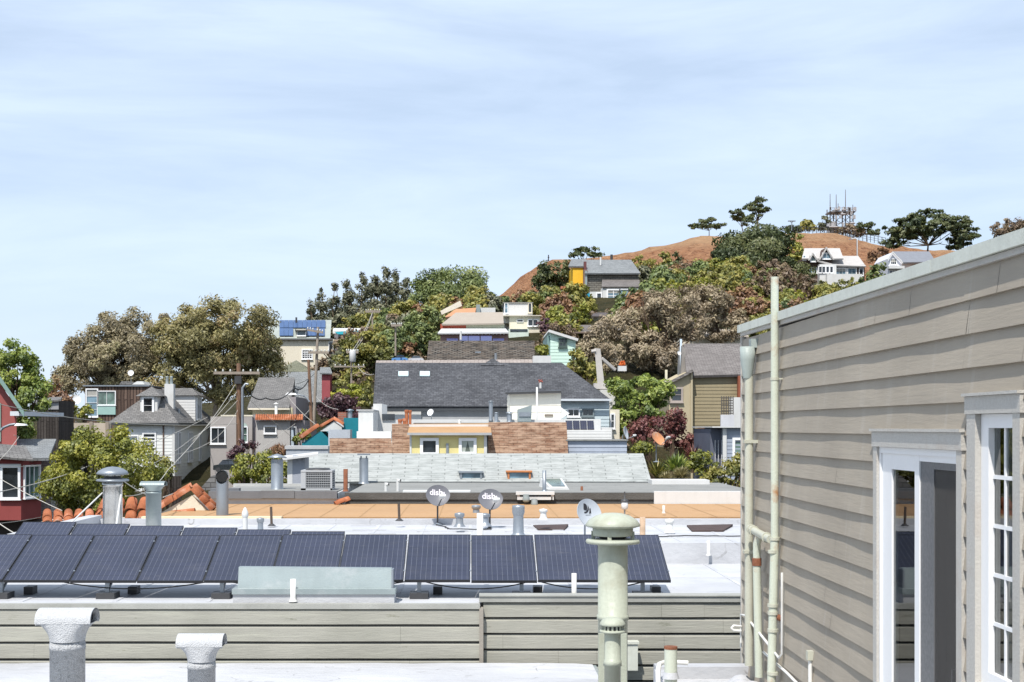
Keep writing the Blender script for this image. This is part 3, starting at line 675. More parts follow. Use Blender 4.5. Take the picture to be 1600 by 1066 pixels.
# ---- pipes on that wall
def wallpipes():
    x, y = 2.515, 12.93
    r = thing('downspout', 'pale green downspout with a funnel shaped rain head at the clapboard wall corner', 'downspout', (x, y, -2.25))
    zc = [Z(q, y) for q in (1040, 838, 588, 562, 542)]
    MB().tube([(x, y, zc[0]), (x, y, zc[2])], .038, 14).build('pipe', PIPEG, r)
    h = MB(); h.lathe([(.04, zc[2] - .02), (.045, zc[2]), (.066, zc[3]), (.071, zc[4]), (.065, zc[4]), (.063, zc[4] - .03)], (x - .012, y, 0), 4 * 4); h.box(x + .01, x + .085, y - .05, y + .05, zc[4] - .01, zc[4] + .07)
    h.build('rain_head', M('pale_metal_rain_head', (.36, .41, .385), .45, .12, 3, .06, .08, spec=.4, streak=.3, dirt=(.3, .29, .26), dirt_amt=.6), r)
    for q in (690, 862): MB().box(x - .05, x + .08, y - .045, y + .03, Z(q, y) - .014, Z(q, y) + .014).build('strap', PIPEG, r)
    # tall vent pipe
    x, y = 2.53, 11.9
    r = thing('vent_pipe', 'tall rust speckled pale green pipe rising above the clapboard wall coping', 'pipe', (x, y, -2.4))
    a = MB(); a.tube([(x, y, Z(842, y)), (x, y, Z(433, y))], .0325, 16); a.build('pipe', PIPER, r)
    a = MB(); a.tube([(x - .035, y, -2.45), (x - .02, y, Z(1000, y)), (x, y, Z(845, y))], .036, 16); a.build('lower_pipe', PIPER, r)
    for q, rr in ((592, .037), (842, .044), (862, .042), (946, .046), (958, .044), (985, .046), (1052, .05)): MB().tube([(x - (.0 if q < 850 else .015), y, Z(q, y) - .013), (x - (.0 if q < 850 else .015), y, Z(q, y) + .013)], rr, 16).build('coupling', PIPEG, r)
    MB().box(x + .03, x + .085, y - .03, y + .01, Z(592, y) - .006, Z(592, y) + .006).build('bracket', PIPEG, r)
    MB().tube([(x + .02, y - .02, Z(964, y)), (x + .06, y - .04, Z(966, y))], .026, 10).build('stub', RUST, r)
    # cross pipe and middle pipe
    r = thing('branch_pipe', 'short pale pipe with couplings joining the downspout to the tall pipe', 'pipe', (2.515, 12.4, -1.1))
    pa, pb = P(1170, 826, 12.8), P(1206, 843, 12.0); pa.x = 2.50; pb.x = 2.515
    MB().tube([pa, pb], .034, 12).build('pipe', PIPEG, r)
    d = (pb - pa).normalized()
    for q in (.08, .2, .82): c = pa.lerp(pb, q); MB().tube([c - d * .014, c + d * .014], .045, 12).build('coupling', PIPEG, r)
    x, y = 2.5, 12.5
    r = thing('drain_pipe', 'rust stained pipe between the downspout and the tall pipe', 'pipe', (x, y, -2.2))
    MB().tube([(x + .02, y - .05, Z(832, y)), (x, y, Z(850, y)), (x, y, Z(880, y))], .034, 12).build('elbow', PIPER, r)
    MB().tube([(x, y, Z(881, y)), (x + .02, y, -2.2)], .035, 14).build('pipe', PIPER, r)
    MB().tube([(x, y, Z(872, y)), (x, y, Z(884, y))], .041, 14).build('coupling', RUST, r)
    cw = PIPEW
    def cond(name, label, pts, rr=.011): 
        mb = MB(); mb.tube(pts, rr, 8); return single(mb, name, cw, label, 'conduit', pts[0])
    cond('conduit', 'thin white conduit rising beside the tall rusty pipe and bending towards the corner', [P(1222, 895, 11.7), P(1222, 1022, 11.7), P(1217, 1028, 11.75), P(1195, 1000, 12.2), P(1165, 962, 13.2), P(1158, 960, 13.4), P(1158, 1012, 13.4)])
    cond('conduit', 'hooked white conduit left of the downspout foot', [P(1158, 986, 13.3), P(1146, 985, 13.3), P(1143, 981, 13.3), P(1146, 978, 13.3), P(1158, 979, 13.35)], .012)
    cond('conduit', 'white conduit running low along the clapboard wall towards the door', [P(1192, 1018, 12.5), P(1230, 1052, 11.6), P(1262, 1085, 10.9)], .012)
    r = thing('socket_post', 'white conduit stub with a square box under the clapboards near the door', 'conduit', P(1266, 1090, 10.8))
    MB().tube([P(1266, 1090, 10.8), P(1266, 1032, 10.8)], .016, 10).build('post', cw, r)
    c = P(1266, 1024, 10.8); MB().box(c.x - .026, c.x + .026, c.y - .03, c.y + .03, c.z - .035, c.z + .035).build('box', PIPEG, r)
wallpipes()

# ================================================================== roofs right below the camera
fr = thing('flat_roof', 'white coated flat roof along the bottom edge of the photo', 'roof', (-5, 14, -6))
mb = MB(); nx = 60
for i in range(nx):
    x0 = -14 + 15.75 * i / nx; x1 = -14 + 15.75 * (i + 1) / nx
    zz = lambda x: -3.44 + .012 * mnoise.noise(Vector((x * 1.7, 0, 5))) + (-.02 if x > 1.5 else 0)
    mb.hexa([(x0, 4, -6), (x1, 4, -6), (x1, 20.70, -6), (x0, 20.70, -6), (x0, 4, zz(x0)), (x1, 4, zz(x1)), (x1, 20.70, zz(x1)), (x0, 20.70, zz(x0))])
mb.build('roof', ROOFW, fr)
MB().box(1.755, 1.80, 4, 20.7, -3.9, -3.47).build('edge_flashing', GALVL, fr)
br = thing('corner_roof', 'small white roof patch with a raised curb at the foot of the clapboard wall', 'roof', (2.2, 12, -5))
MB().box(1.80, 2.595, 9.5, 13.3, -5, -2.36).build('roof', ROOFW, br)
mb = MB(); mb.box(1.72, 2.62, 13.301, 13.5, -5, -2.245); mb.box(1.70, 1.799, 9.5, 13.3, -5, -2.27); mb.build('curb', ROOFW, br)
rr = random.Random(5); lump = MB()
for i in range(9): lump.lathe([(.0, .10), (.05, .09), (.10, .05), (.15, 0)], (2.32 + rr.uniform(-.06, .2), 12.3 + rr.uniform(-.3, .8), -2.37), 12)
lump.build('sealant', ROOFW, br)
# rusty capped pipe and its bent conduit
c = P(1048, 1095, 12.4); r = thing('stub_pipe', 'rust topped pale stub pipe standing on the small corner roof', 'pipe', c)
MB().tube([c, P(1048, 1060, 12.4), P(1048, 1014, 12.4)], .056, 16).build('pipe', PIPER, r)
MB().tube([P(1048, 1014, 12.4), P(1048, 1010, 12.4)], .059, 16).build('rim', RUST, r)
MB().lathe([(.075, Z(1060, 12.4)), (.062, Z(1052, 12.4)), (.058, Z(1050, 12.4))], (c.x, c.y, 0), 14).build('collar', ROOFW, r)
pts = [P(1075, 1036, 12.9), P(1040, 1034, 12.9), P(1030, 1038, 12.8), P(1028, 1050, 12.6), P(1029, 1085, 12.4)]
single(MB().tube(pts, .022, 10), 'conduit', PIPEW, 'white bent conduit hugging the rust topped stub pipe', 'conduit', pts[-1])

def tee_vent(label, px, Y, y_top, wpx, capw, loc_z=-3.44, mat=CEMENT, capm=CAPW, rz_f=.5, group='tee shaped roof vents'):
    k = F / Y; x = X(px, Y); r = wpx / 2 / k; hw = capw / 2 / k; zt = Z(y_top, Y); rz = hw * rz_f; ry = r * 1.02
    root = thing('roof_vent', label, 'vent', (x, Y, loc_z), group)
    p = MB(); p.lathe([(r, loc_z), (r, zt - rz * 3.0), (r * 1.03, zt - rz * 2.99), (r * 1.03, zt - rz * 2.6), (r, zt - rz * 2.58), (r * .98, zt - rz * 1.0)], (x, Y, 0), 28); p.build('pipe', mat, root)
    c = MB(); n = 18; prof = []
    for j in range(n + 1):       # rounded hood, open at both ends
        q = math.pi * j / n; prof.append((ry * math.cos(q) * 1.06, rz * (-1 + math.sin(q) ** .8 * 1.0)))
    ms = 10
    for sgn in (1, .86):
        base = len(c.v)
        for i in range(ms + 1):
            xx = -hw + 2 * hw * i / ms
            for (yy, zz) in prof: c.v.append((x + xx * (1 if sgn == 1 else .999), Y + yy * sgn, zt + zz * (1 if sgn == 1 else 1) - (0 if sgn == 1 else rz * .12)))
        for i in range(ms):
            for j in range(n): q = base + i * (n + 1) + j; c.f.append((q, q + 1, q + n + 2, q + n + 1)); c.sm.append(True)
    # flared throat, as deep as the hood, sweeping in to the pipe
    base = len(c.v); rows = 10; m = 36
    sg = lambda v, e: math.copysign(abs(v) ** e, v)
    for i in range(rows + 1):
        t = i / rows; rx = r + (hw * .985 - r) * t ** 2.4; e = 1 - .62 * t
        for j in range(m): q = 2 * math.pi * j / m; c.v.append((x + rx * sg(math.cos(q), e), Y + ry * 1.055 * sg(math.sin(q), e), zt - rz * 2.35 + rz * 1.36 * t))
    for i in range(rows):
        for j in range(m): c.f.append((base + i * m + j, base + i * m + (j + 1) % m, base + (i + 1) * m + (j + 1) % m, base + (i + 1) * m + j)); c.sm.append(True)
    c.build('cap', capm, root, fix=False)
    MB().box(x - hw * .8, x + hw * .8, Y - ry * .75, Y + ry * .75, zt - rz * .95, zt - rz * .3).build('opening', BLACK, root)
    return root
tee_vent('large speckled cement tee vent in front of the clapboard parapet', 105.5, 10.0, 950, 54, 86)
tee_vent('smaller and lower speckled tee vent in front of the clapboard parapet', 315, 11.5, 990, 43, 72)

def green_vent():
    Y = 10.0; k = F / Y; x = X(957.5, Y); q = lambda py: Z(py, Y); u = 1 / k
    r = thing('flue_vent', 'tall sage green flue vent with a domed cap in front of the solar panels', 'vent', (x, Y, -3.44))
    MB().lathe([(23 * u, -3.44), (23 * u, q(968)), (25 * u, q(968)), (25 * u, q(961)), (23.2 * u, q(960)), (23.2 * u, q(848))], (x, Y, 0), 36).build('pipe', VENTG, r)
    MB().lathe([(23 * u, q(851)), (41 * u, q(849)), (42.5 * u, q(846)), (41 * u, q(843)), (30 * u, q(842)), (10 * u, q(841))], (x, Y, 0), 40).build('collar', VENTG, r)
    b = MB(); b.lathe([(31 * u, q(837)), (32 * u, q(822)), (30 * u, q(821)), (29.5 * u, q(837))], (x, Y, 0), 36)
    b.build('storm_band', VENTG, r)
    for a in (20, 110, 200, 290): 
        cx, cy = x + 31 * u * math.cos(R(a + 55)), Y + 31 * u * math.sin(R(a + 55))
        MB().box(cx - 3 * u, cx + 3 * u, cy - .004, cy + .004, q(847), q(830)).build('post', VENTG, r)
    MB().lathe([(12 * u, q(846)), (24 * u, q(838)), (24 * u, q(824))], (x, Y, 0), 24).build('throat', DARKM, r)
    MB().lathe([(0, q(801)), (14 * u, q(802)), (27 * u, q(806)), (37 * u, q(812)), (43 * u, q(820)), (42.5 * u, q(822)), (36 * u, q(824)), (30 * u, q(825)), (0, q(823))], (x, Y, 0), 44).build('cap', VENTG, r)
    Y = 9.3; k = F / Y; x = X(957, Y); u = 1 / k
    r = thing('small_vent', 'short sage green vent with a slotted cap standing before the tall flue', 'vent', (x, Y, -3.44))
    pp = MB(); pp.lathe([(12.5 * u, -3.44), (12.5 * u, q2(1040, Y)), (14.5 * u, q2(1040, Y)), (14 * u, q2(1032, Y)), (12.5 * u, q2(1031, Y)), (12 * u, q2(988, Y))], (x, Y, 0), 24); pp.build('pipe', VENTG, r)
    MB().lathe([(12 * u, q2(989, Y)), (20 * u, q2(988, Y)), (20.5 * u, q2(986, Y)), (19 * u, q2(984, Y)), (15 * u, q2(984, Y))], (x, Y, 0), 28).build('collar', VENTG, r)
    MB().lathe([(15 * u, q2(986, Y)), (15 * u, q2(974, Y))], (x, Y, 0), 24).build('throat', DARKM, r)
    sl_ = MB()
    for a in range(0, 360, 24): sl_.box(x + 16 * u * math.cos(R(a)) - .006, x + 16 * u * math.cos(R(a)) + .006, Y + 16 * u * math.sin(R(a)) - .006, Y + 16 * u * math.sin(R(a)) + .006, q2(985, Y), q2(976, Y))
    sl_.build('louvre', VENTG, r)
    MB().lathe([(0, q2(964, Y)), (9 * u, q2(965, Y)), (16 * u, q2(968, Y)), (20 * u, q2(974, Y)), (20.5 * u, q2(977, Y)), (17 * u, q2(977, Y)), (0, q2(976, Y))], (x, Y, 0), 28).build('cap', VENTG, r)
    Yb = 9.7
    b = MB()
    for s_ in (-1, 1): b.box(X(957 + s_ * 17.5, Yb) - .02, X(957 + s_ * 17.5, Yb) + .02, Yb - .01, Yb + .01, -3.44, q2(990, Yb))
    b.build('stay', VENTG, r)
def q2(py, Y): return Z(py, Y)
green_vent()

# ================================================================== the building that carries the solar panels
def front_siding():
    m, t, b = _new('parapet_board_paint'); c = N(t, 'ShaderNodeTexCoord').outputs['Object']
    a = _mixc(t, (.27, .265, .225), (.345, .335, .29), _noise(t, c, .8, 5))
    a = _mixc(t, a, (.42, .415, .345), _mulf(t, _noise(t, c, 3, 5, .6, .5, .75, (.35, 1, 4)), .6))
    a = _mixc(t, a, (.17, .17, .12), _mulf(t, _noise(t, c, 5, 7, .75, .61, .72, (.5, 1, 1.5)), .75))
    t.links.new(a, b.inputs['Base Color']); b.inputs['Roughness'].default_value = .75; b.inputs['Specular IOR Level'].default_value = .2
    bp = N(t, 'ShaderNodeBump', Strength=.3, Distance=.01); t.links.new(_noise(t, c, 14, 4, .6, .3, .7, (.3, 1, 3)), bp.inputs['Height']); t.links.new(bp.outputs[0], b.inputs['Normal'])
    return m
PARB = front_siding()
PCOP = M('weathered_grey_coping', (.34, .34, .31), .7, .12, 2, .05, .1, dirt=(.2, .2, .17), dirt_amt=.5)
sb = thing('solar_building', 'flat roofed building with pale clapboard parapet carrying the black solar panels', 'building', (-3, 24, -7))
YS = 20.9; xs_ = X(752, YS)
def boards(x0, x1, y, ztop, zbot, ex, lap, chips, seed):
    rd = random.Random(seed); mb = MB(); z = ztop
    while z > zbot:
        cuts = [x0] + sorted(rd.uniform(x0, x1) for _ in range(2)) + [x1]
        for a, b in zip(cuts[:-1], cuts[1:]):
            n = max(1, int((b - a) / .35)); dy = rd.uniform(-.003, .003)
            for i in range(n):
                p0 = a + (b - a) * i / n + (.002 if i == 0 else 0); p1 = a + (b - a) * (i + 1) / n
                j = lambda p: .006 * mnoise.noise(Vector((p * .7, z * 9, seed)))
                zb0, zb1 = z - ex + .028 + j(p0), z - ex + .028 + j(p1)
                l0 = lap + dy
                # bevelled top edge catches the light, face leans out, open joint below
                mb.poly([(p0, y - l0, zb0), (p1, y - l0, zb1), (p1, y - l0 * .75, z - .03), (p0, y - l0 * .75, z - .03)])
                mb.poly([(p0, y - l0 * .75, z - .03), (p1, y - l0 * .75, z - .03), (p1, y - .001, z - .002), (p0, y - .001, z - .002)])
                mb.poly([(p0, y, zb0), (p1, y, zb1), (p1, y - l0, zb1), (p0, y - l0, zb0)])
        z -= ex
    return mb
bl_ = boards(-14, xs_ - .03, YS, -2.675, -6.5, .25, .042, 0, 4); bl_.build('parapet_boards', PARB, sb, fix=False)
bl_ = boards(xs_ + .03, 7.2, YS + .12, -2.60, -6.5, .233, .042, 0, 9); bl_.build('parapet_boards', PARB, sb, fix=False)
mb = MB(); mb.box(-14, xs_ - .0, YS + .001, YS + .3, -7, -2.67); mb.box(xs_ + .0, 7.2, YS + .121, YS + .3, -7, -2.5); mb.build('wall', M('dark_joint_shade', (.05, .047, .042), .9), sb)  # wall behind the boards is near-black: shade of the gaps put into its colour
MB().box(xs_ - .03, xs_ + .03, YS - .06, YS + .12, -6.5, -2.66).build('corner_strip', M('grey_corner_strip', (.30, .27, .23), .8), sb)
mb = MB(); mb.box(-14, xs_ - .02, YS - .05, YS + .1, -2.672, -2.60); mb.build('coping', PCOP, sb)
mb = MB(); mb.box(xs_ - .03, 7.2, YS + .06, YS + .34, -2.585, -2.50); mb.box(xs_ - .03, 7.2, YS + .04, YS + .36, -2.50, -2.485); mb.build('coping', PCOP, sb)
mb = MB(); mb.box(-14, 7.2, YS + .3, 27.2, -2.9, -2.62); mb.box(-14, xs_ - .03, YS + .1, YS + .3, -2.9, -2.61)
mb.build('roof', ROOFW, sb)
mb = MB(); mb.box(-8.9, 7.5, 27.2, 27.45, -7, -2.22); mb.box(-8.9, 7.5, 27.45, 33.0, -7, -2.26)
for i in range(40):      # lumpy seams of the coating
    xx = -3 + 10 * random.random(); yy = 27.6 + 5 * random.random(); l = random.uniform(.2, .9)
    mb.box(xx, xx + l, yy, yy + .05, -2.3, -2.245 + random.uniform(0, .01))
mb.box(-8.9, 7.5, 32.8, 33.05, -7, -2.13)
mb.build('upper_roof', ROOFW, sb)
MB().box(-8.9, -8.6, 27.2, 33, -2.26, -2.05).build('side_curb', ROOFW, sb)

# ---- solar panels
def panel_mat():
    m, t, b = _new('solar_cells'); sp = N(t, 'ShaderNodeSeparateXYZ'); t.links.new(N(t, 'ShaderNodeTexCoord').outputs['UV'], sp.inputs[0])
    def lines(sock, pitch, width):
        d = N(t, 'ShaderNodeMath', operation='DIVIDE'); t.links.new(sock, d.inputs[0]); d.inputs[1].default_value = pitch
        f = N(t, 'ShaderNodeMath', operation='FRACT'); t.links.new(d.outputs[0], f.inputs[0])
        l = N(t, 'ShaderNodeMath', operation='LESS_THAN'); t.links.new(f.outputs[0], l.inputs[0]); l.inputs[1].default_value = width / pitch; return l.outputs[0]
    vec = _coords(t)
    c = _mixc(t, (.014, .016, .034), (.028, .031, .058), _noise(t, vec, 1.2, 3))
    c = _mixc(t, c, (.006, .007, .013), _mulf(t, lines(sp.outputs['Y'], .158, .012), .8))
    c = _mixc(t, c, (.007, .008, .014), _mulf(t, lines(sp.outputs['X'], .158, .010), .6))
    c = _mixc(t, c, (.26, .27, .33), _mulf(t, lines(sp.outputs['X'], .079, .006), .34))
    c = _mixc(t, c, (.12, .11, .10), _mulf(t, _noise(t, vec, 2.0, 6, .7, .5, .8), .22))
    inf = N(t, 'ShaderNodeObjectInfo'); c = _mixc(t, c, (.055, .058, .085), _mulf(t, inf.outputs['Random'], .2))  # sky reflection differing from panel to panel, put into the cell colour
    c = _mixc(t, c, (.16, .15, .14), _mulf(t, _noise(t, vec, 5.0, 5, .7, .6, .8, (1, 2.5, 1)), .3))
    t.links.new(c, b.inputs['Base Color']); b.inputs['Roughness'].default_value = .2; b.inputs['Specular IOR Level'].default_value = .6
    return m
PCELL = panel_mat()
def make_panel(w_, dy, dz, label, loc, group, th=.04):
    """tilted panel, low edge towards the camera, origin at its low left corner"""
    r = thing('solar_module', label, 'solar panel', loc, group); o = Vector(loc)
    s = Vector((0, dy, dz)); L = s.length; v = s.normalized(); n = UX.cross(v)
    c = MB().obox(o, UX, v, n, .012, w_ - .012, .012, L - .012, -.02, 0); c.build('cells', PCELL, r)
    f = MB(); f.obox(o, UX, v, n, 0, w_, 0, .012, -th, .003); f.obox(o, UX, v, n, 0, w_, L - .012, L, -th, .003)
    f.obox(o, UX, v, n, 0, .012, .012, L - .012, -th, .003); f.obox(o, UX, v, n, w_ - .012, w_, .012, L - .012, -th, .003)
    f.build('frame', M('black_anodised_frame', (.03, .03, .033), .4, .1, 2, .02, .02, metal=.4, spec=.5), r)
    k = MB(); k.obox(o, UX, v, n, w_ - .012, w_ + .012, L * .18, L * .18 + .03, .003, .012); k.obox(o, UX, v, n, w_ - .012, w_ + .012, L * .84, L * .84 + .03, .003, .012); k.build('clamp', GALV, r)
    return r
PZ = Z(907, 21.6); PN = 12
p0 = None
names = ['solar panel at the right hand end of the long near row', 'solar panel behind the tall sage green flue', 'solar panel just beside the one behind the tall green flue', 'solar panel fourth from the right hand end of the near row', 'solar panel behind the right hand end of the galvanised curb',
         'solar panel behind the middle of the galvanised curb', 'solar panel behind the rod at the galvanised curb', 'solar panel behind the left hand end of the galvanised curb', 'solar panel fourth from the left edge in the near row', 'solar panel third from the left edge in the near row', 'solar panel second from the left edge in the near row', 'solar panel cut by the left edge of the photo']
pitch = 1.016
for i in range(PN):
    xr = X(1050, 21.6) - pitch * (i + 1)
    if p0 is None: p0 = make_panel(1.0, 1.47, -Z(907, 21.6) + Z(836, 23.07), names[0], (xr, 21.6, PZ), 'near row of tilted solar panels')
    else: dup(p0, (xr, 21.6 + random.uniform(-.008, .008), PZ + random.uniform(-.008, .008)), names[i], R(random.uniform(-.25, .25)))
q0 = None
names2 = ['last solar panel of the back row, at the end nearest the galvanised curb', 'back row solar panel next to its right hand end', 'back row solar panel before the open galvanised elbow pipe', 'back row solar panel before the white tee vent', 'back row solar panel before the domed steel chimney', 'back row solar panel at its left hand end by the clay tiles']
for i in range(6):
    xr = X(541, 27) - pitch * (i + 1); zz = Z(833.5, 26.9) + .036 * (i + 1)
    loc = (xr, 25.45, zz - .55)
    if q0 is None:
        q0 = make_panel(1.0, 1.45, .55, names2[0], loc, 'back row of tilted solar panels')
    else: dup(q0, loc, names2[i])
m0 = None
for i, (px, lab) in enumerate(((2, 'panel foot at the left edge of the photo'), (168, 'panel foot above the larger cement tee vent'), (347, 'panel foot beside the galvanised curb'), (655, 'panel foot past the right end of the galvanised curb'), (815, 'panel foot before the upright white stub pipe'), (1004, 'panel foot under the last panel of the row'))):
    x = X(px, 21.75); loc = (x, 21.75, -2.62)
    if m0 is None:
        m0 = thing('roof_mount', 'black ' + lab, 'mount', loc, 'solar panel feet')
        MB().box(x - .14, x + .14, 21.6, 21.95, -2.62, -2.53).build('block', DARKM, m0)
        MB().box(x - .03, x + .03, 21.72, 21.78, -2.53, -2.36).build('post', GALV, m0)
        MB().tube([(x, 21.75, -2.52), (x + .05, 22.9, -1.86)], .022, 6).build('brace', GALV, m0)
        MB().box(x + .2, x + .34, 22.2, 22.45, -2.62, -2.5).build('ballast', DARKM, m0)
    else: dup(m0, loc, 'black ' + lab)
# galvanised skylight curb
x0, x1 = X(367, 21.2), X(617, 21.2)
r = thing('skylight_curb', 'low galvanised metal curb on a white base before the solar panels', 'skylight', (x0, 21.2, -2.62))
MB().box(x0, x1, 21.02, 21.55, -2.62, -2.475).build('base', ROOFW, r)
MB().box(x0 - .01, x1 + .02, 20.99, 21.57, -2.474, -2.395).build('ledge', GALVL, r)
mb = MB(); xa, xb = X(373, 21.2), X(612, 21.2); mb.hexa([(xa, 21.12, -2.394), (xb, 21.12, -2.394), (xb, 21.34, -2.394), (xa, 21.34, -2.394), (xa, 21.2, Z(886, 21.2)), (xb, 21.2, Z(886, 21.2) - .02), (xb, 21.34, Z(886, 21.2) - .02), (xa, 21.34, Z(886, 21.2))]); mb.build('upstand', GALVL, r)
MB().box(xb + .002, xb + .03, 21.1, 21.36, -2.394, Z(886, 21.2) - .03).build('end_flange', GALV, r)
pipe_thing('stub_pipe', 'slim leaning pipe stub before the galvanised curb', 'pipe', 458, 905, 940, 21.0, 9, PIPEW)
pipe_thing('stub_pipe', 'slim white pipe stub before the panels beside the tall green flue', 'pipe', 897, 896, 934, 21.3, 8, PIPEW)
r = single(MB().box(X(974, 20.75), X(996, 20.75), 20.7, 20.86, Z(1047, 20.75), Z(1006, 20.75)).box(X(972, 20.75), X(998, 20.75), 20.68, 20.86, Z(1006, 20.75) + .002, Z(1002, 20.75)), 'duct_box', COPING, 'grey metal duct box on the parapet boards beside the tall green flue', 'duct', P(985, 1047, 20.78))

# seams of the roofing sheets, and cables lying about
mb = MB()
for i in range(16): xx = -8.4 + i * 1.04; mb.box(xx, xx + .07, 27.5, 32.75, -2.262, -2.253)
for yy in (28.9, 30.8): mb.box(-8.5, 7.4, yy, yy + .08, -2.262, -2.2515)
mb.build('sheet_seam', ROOFW, sb)
mb = MB()
for i in range(14): xx = -12.4 + i * 1.4; mb.box(xx, xx + .07, 21.3, 27.1, -2.622, -2.612)
mb.box(-13, 7.1, 24.6, 24.68, -2.622, -2.6105); mb.build('sheet_seam', ROOFW, sb)
def lie(label, pts, z, r=.012):
    rd_ = random.Random(len(label)); out = []
    for a, b in zip(pts[:-1], pts[1:]):
        for k in range(8): t = k / 8; out.append((a[0] + (b[0] - a[0]) * t + rd_.uniform(-.06, .06), a[1] + (b[1] - a[1]) * t + rd_.uniform(-.06, .06), z + r))
    out.append((pts[-1][0], pts[-1][1], z + r)); single(MB().tube(out, r, 5), 'cable', WIREB, label, 'cable', out[0])
lie('black cable lying on the white roof below the grey lettered dishes', [(-.78, 32.6), (-.5, 31.2), (.35, 31.0), (.42, 31.8)], -2.253)
lie('black cable wandering from the emblem dish across the white roof', [(2.3, 29.05), (3.1, 28.6), (4.4, 29.3), (5.6, 29.1)], -2.253)
lie('thin black cable along the small corner roof curb', [(1.85, 12.0), (2.1, 12.6), (2.4, 12.9)], -2.36, .009)
for n_, (pa, pb) in enumerate(((90, 330), (350, 640), (660, 830), (840, 1010))):
    cable(['slack black wire under the panels above the cement tee vents', 'slack black wire under the panels behind the galvanised curb', 'slack black wire under the panels before the upright stub pipe', 'slack black wire under the panels behind the tall green flue'][n_], [P(pa, 908, 21.72), P(pb, 908, 21.72)], .12, .010, WIREB, 'panel_wire', 'wires under the solar panels')
# ================================================================== flat roofs beyond
ob = thing('tan_roof_building', 'flat roof coated tan orange, a long strip behind the white roof', 'building', (0, 36, -8))
MB().box(-7.6, 8.2, 33.3, 39.0, -8, -2.115).build('roof', ROOFO, ob)
sm = MB()
for i in range(17):
    xx = -7.3 + i * .93; sm.poly([(xx, 33.3, -2.110), (xx + .02, 33.3, -2.110), (xx + .02, 39, -2.110), (xx, 39, -2.110)])
sm.build('seam', M('dark_tan_seam', (.36, .22, .10), .8), ob)
mb = MB(); mb.box(-7.7, X(440, 33.1), 33.06, 33.29, -8, -2.09); mb.build('parapet', M('cream_parapet', (.74, .62, .42), .8, .05), ob)
gb = thing('grey_roof_building', 'flat grey felt roof with a dark edge and a white end parapet', 'building', (0, 43, -8))
x0, xm, x2 = X(540, 39.3), X(1020, 39.3), X(1168, 39.3)
MB().box(x0, x2 + .6, 39.3, 47.3, -8, -1.86).build('roof', ROOFG, gb)
MB().box(x0, xm, 39.1, 39.29, -8, -2.0).box(x0, xm, 39.06, 39.34, -1.998, -1.815).build('edge', FELTD, gb)
MB().box(xm, x2 + .8, 39.02, 39.3, -8, -1.775).build('parapet', WHITE, gb)
MB().box(X(630, 40.6), X(735, 40.6), 40.3, 41.0, -1.86, -1.82).build('roof_hatch', WHITE, gb)
MB().box(X(1018, 46), X(1108, 46), 45.9, 46.9, -1.86, -1.72).build('side_ledge', WHITE, gb)
lb = thing('low_white_building', 'white walled flat roofed building under the air conditioner', 'building', (-5, 40, -8))
x0, x1 = X(328, 39.1), X(527, 39.1)
MB().box(x0, x1, 39.1, 43.0, -8, -1.83).build('wall', WHITE, lb)
MB().box(x0 - .02, x1, 39.0, 39.25, -1.97, -1.765).box(X(408, 39), X(460, 39), 38.97, 39.0, -1.96, -1.75).box(x0 - .02, X(380, 40), 39.26, 39.6, -1.8, -1.70).build('edge', M('slate_grey_edge', (.16, .165, .175), .7, .15), lb)
MB().box(x0 + .1, x1 - .05, 39.26, 42.9, -1.829, -1.795).build('roof', ROOFG, lb)
MB().box(x0, x1, 42.9, 43.1, -8, -1.72).build('parapet', M('grey_parapet', (.45, .45, .43), .8), lb)

# ---- things standing on those roofs
def dome_chimney(px, Y, base):
    k = F / Y; u = 1 / k; x = X(px, Y); q = lambda p: Z(p, Y)
    r = thing('chimney', 'stainless steel chimney with a mushroom dome cap and two stays', 'chimney', (x, Y, base))
    MB().lathe([(15 * u, base), (15 * u, q(760)), (16 * u, q(760)), (16 * u, q(754)), (15.5 * u, q(754)), (15.5 * u, q(748))], (x, Y, 0), 32).build('pipe', STEEL, r)
    MB().lathe([(15 * u, q(753)), (25 * u, q(752)), (25.5 * u, q(750)), (24 * u, q(749)), (14 * u, q(747))], (x, Y, 0), 32).build('collar', GALV, r)
    MB().lathe([(13 * u, q(748)), (13 * u, q(741))], (x, Y, 0), 24).build('throat', DARKM, r)
    MB().lathe([(17 * u, q(743.5)), (17 * u, q(738))], (x, Y, 0), 28).build('band', STEEL, r)
    MB().lathe([(0, q(729)), (8 * u, q(730)), (16 * u, q(732.5)), (22 * u, q(736)), (25 * u, q(740)), (24 * u, q(741.5)), (17 * u, q(741)), (0, q(741))], (x, Y, 0), 36).build('cap', GALV, r)
    MB().tube([(x - 14 * u, Y - .1, q(770)), (x - 48 * u, Y - 1.0, q(816))], .016, 6).tube([(x + 15 * u, Y - .1, q(772)), (x + 28 * u, Y - 1.2, q(818))], .022, 6).build('stay', WHITE, r)
dome_chimney(176, 29.5, -2.26)
tee_vent('galvanised tee vent pipe beside the domed steel chimney', 240, 30.0, 752, 24, 38, -2.26, GALVL, GALVL, .34)
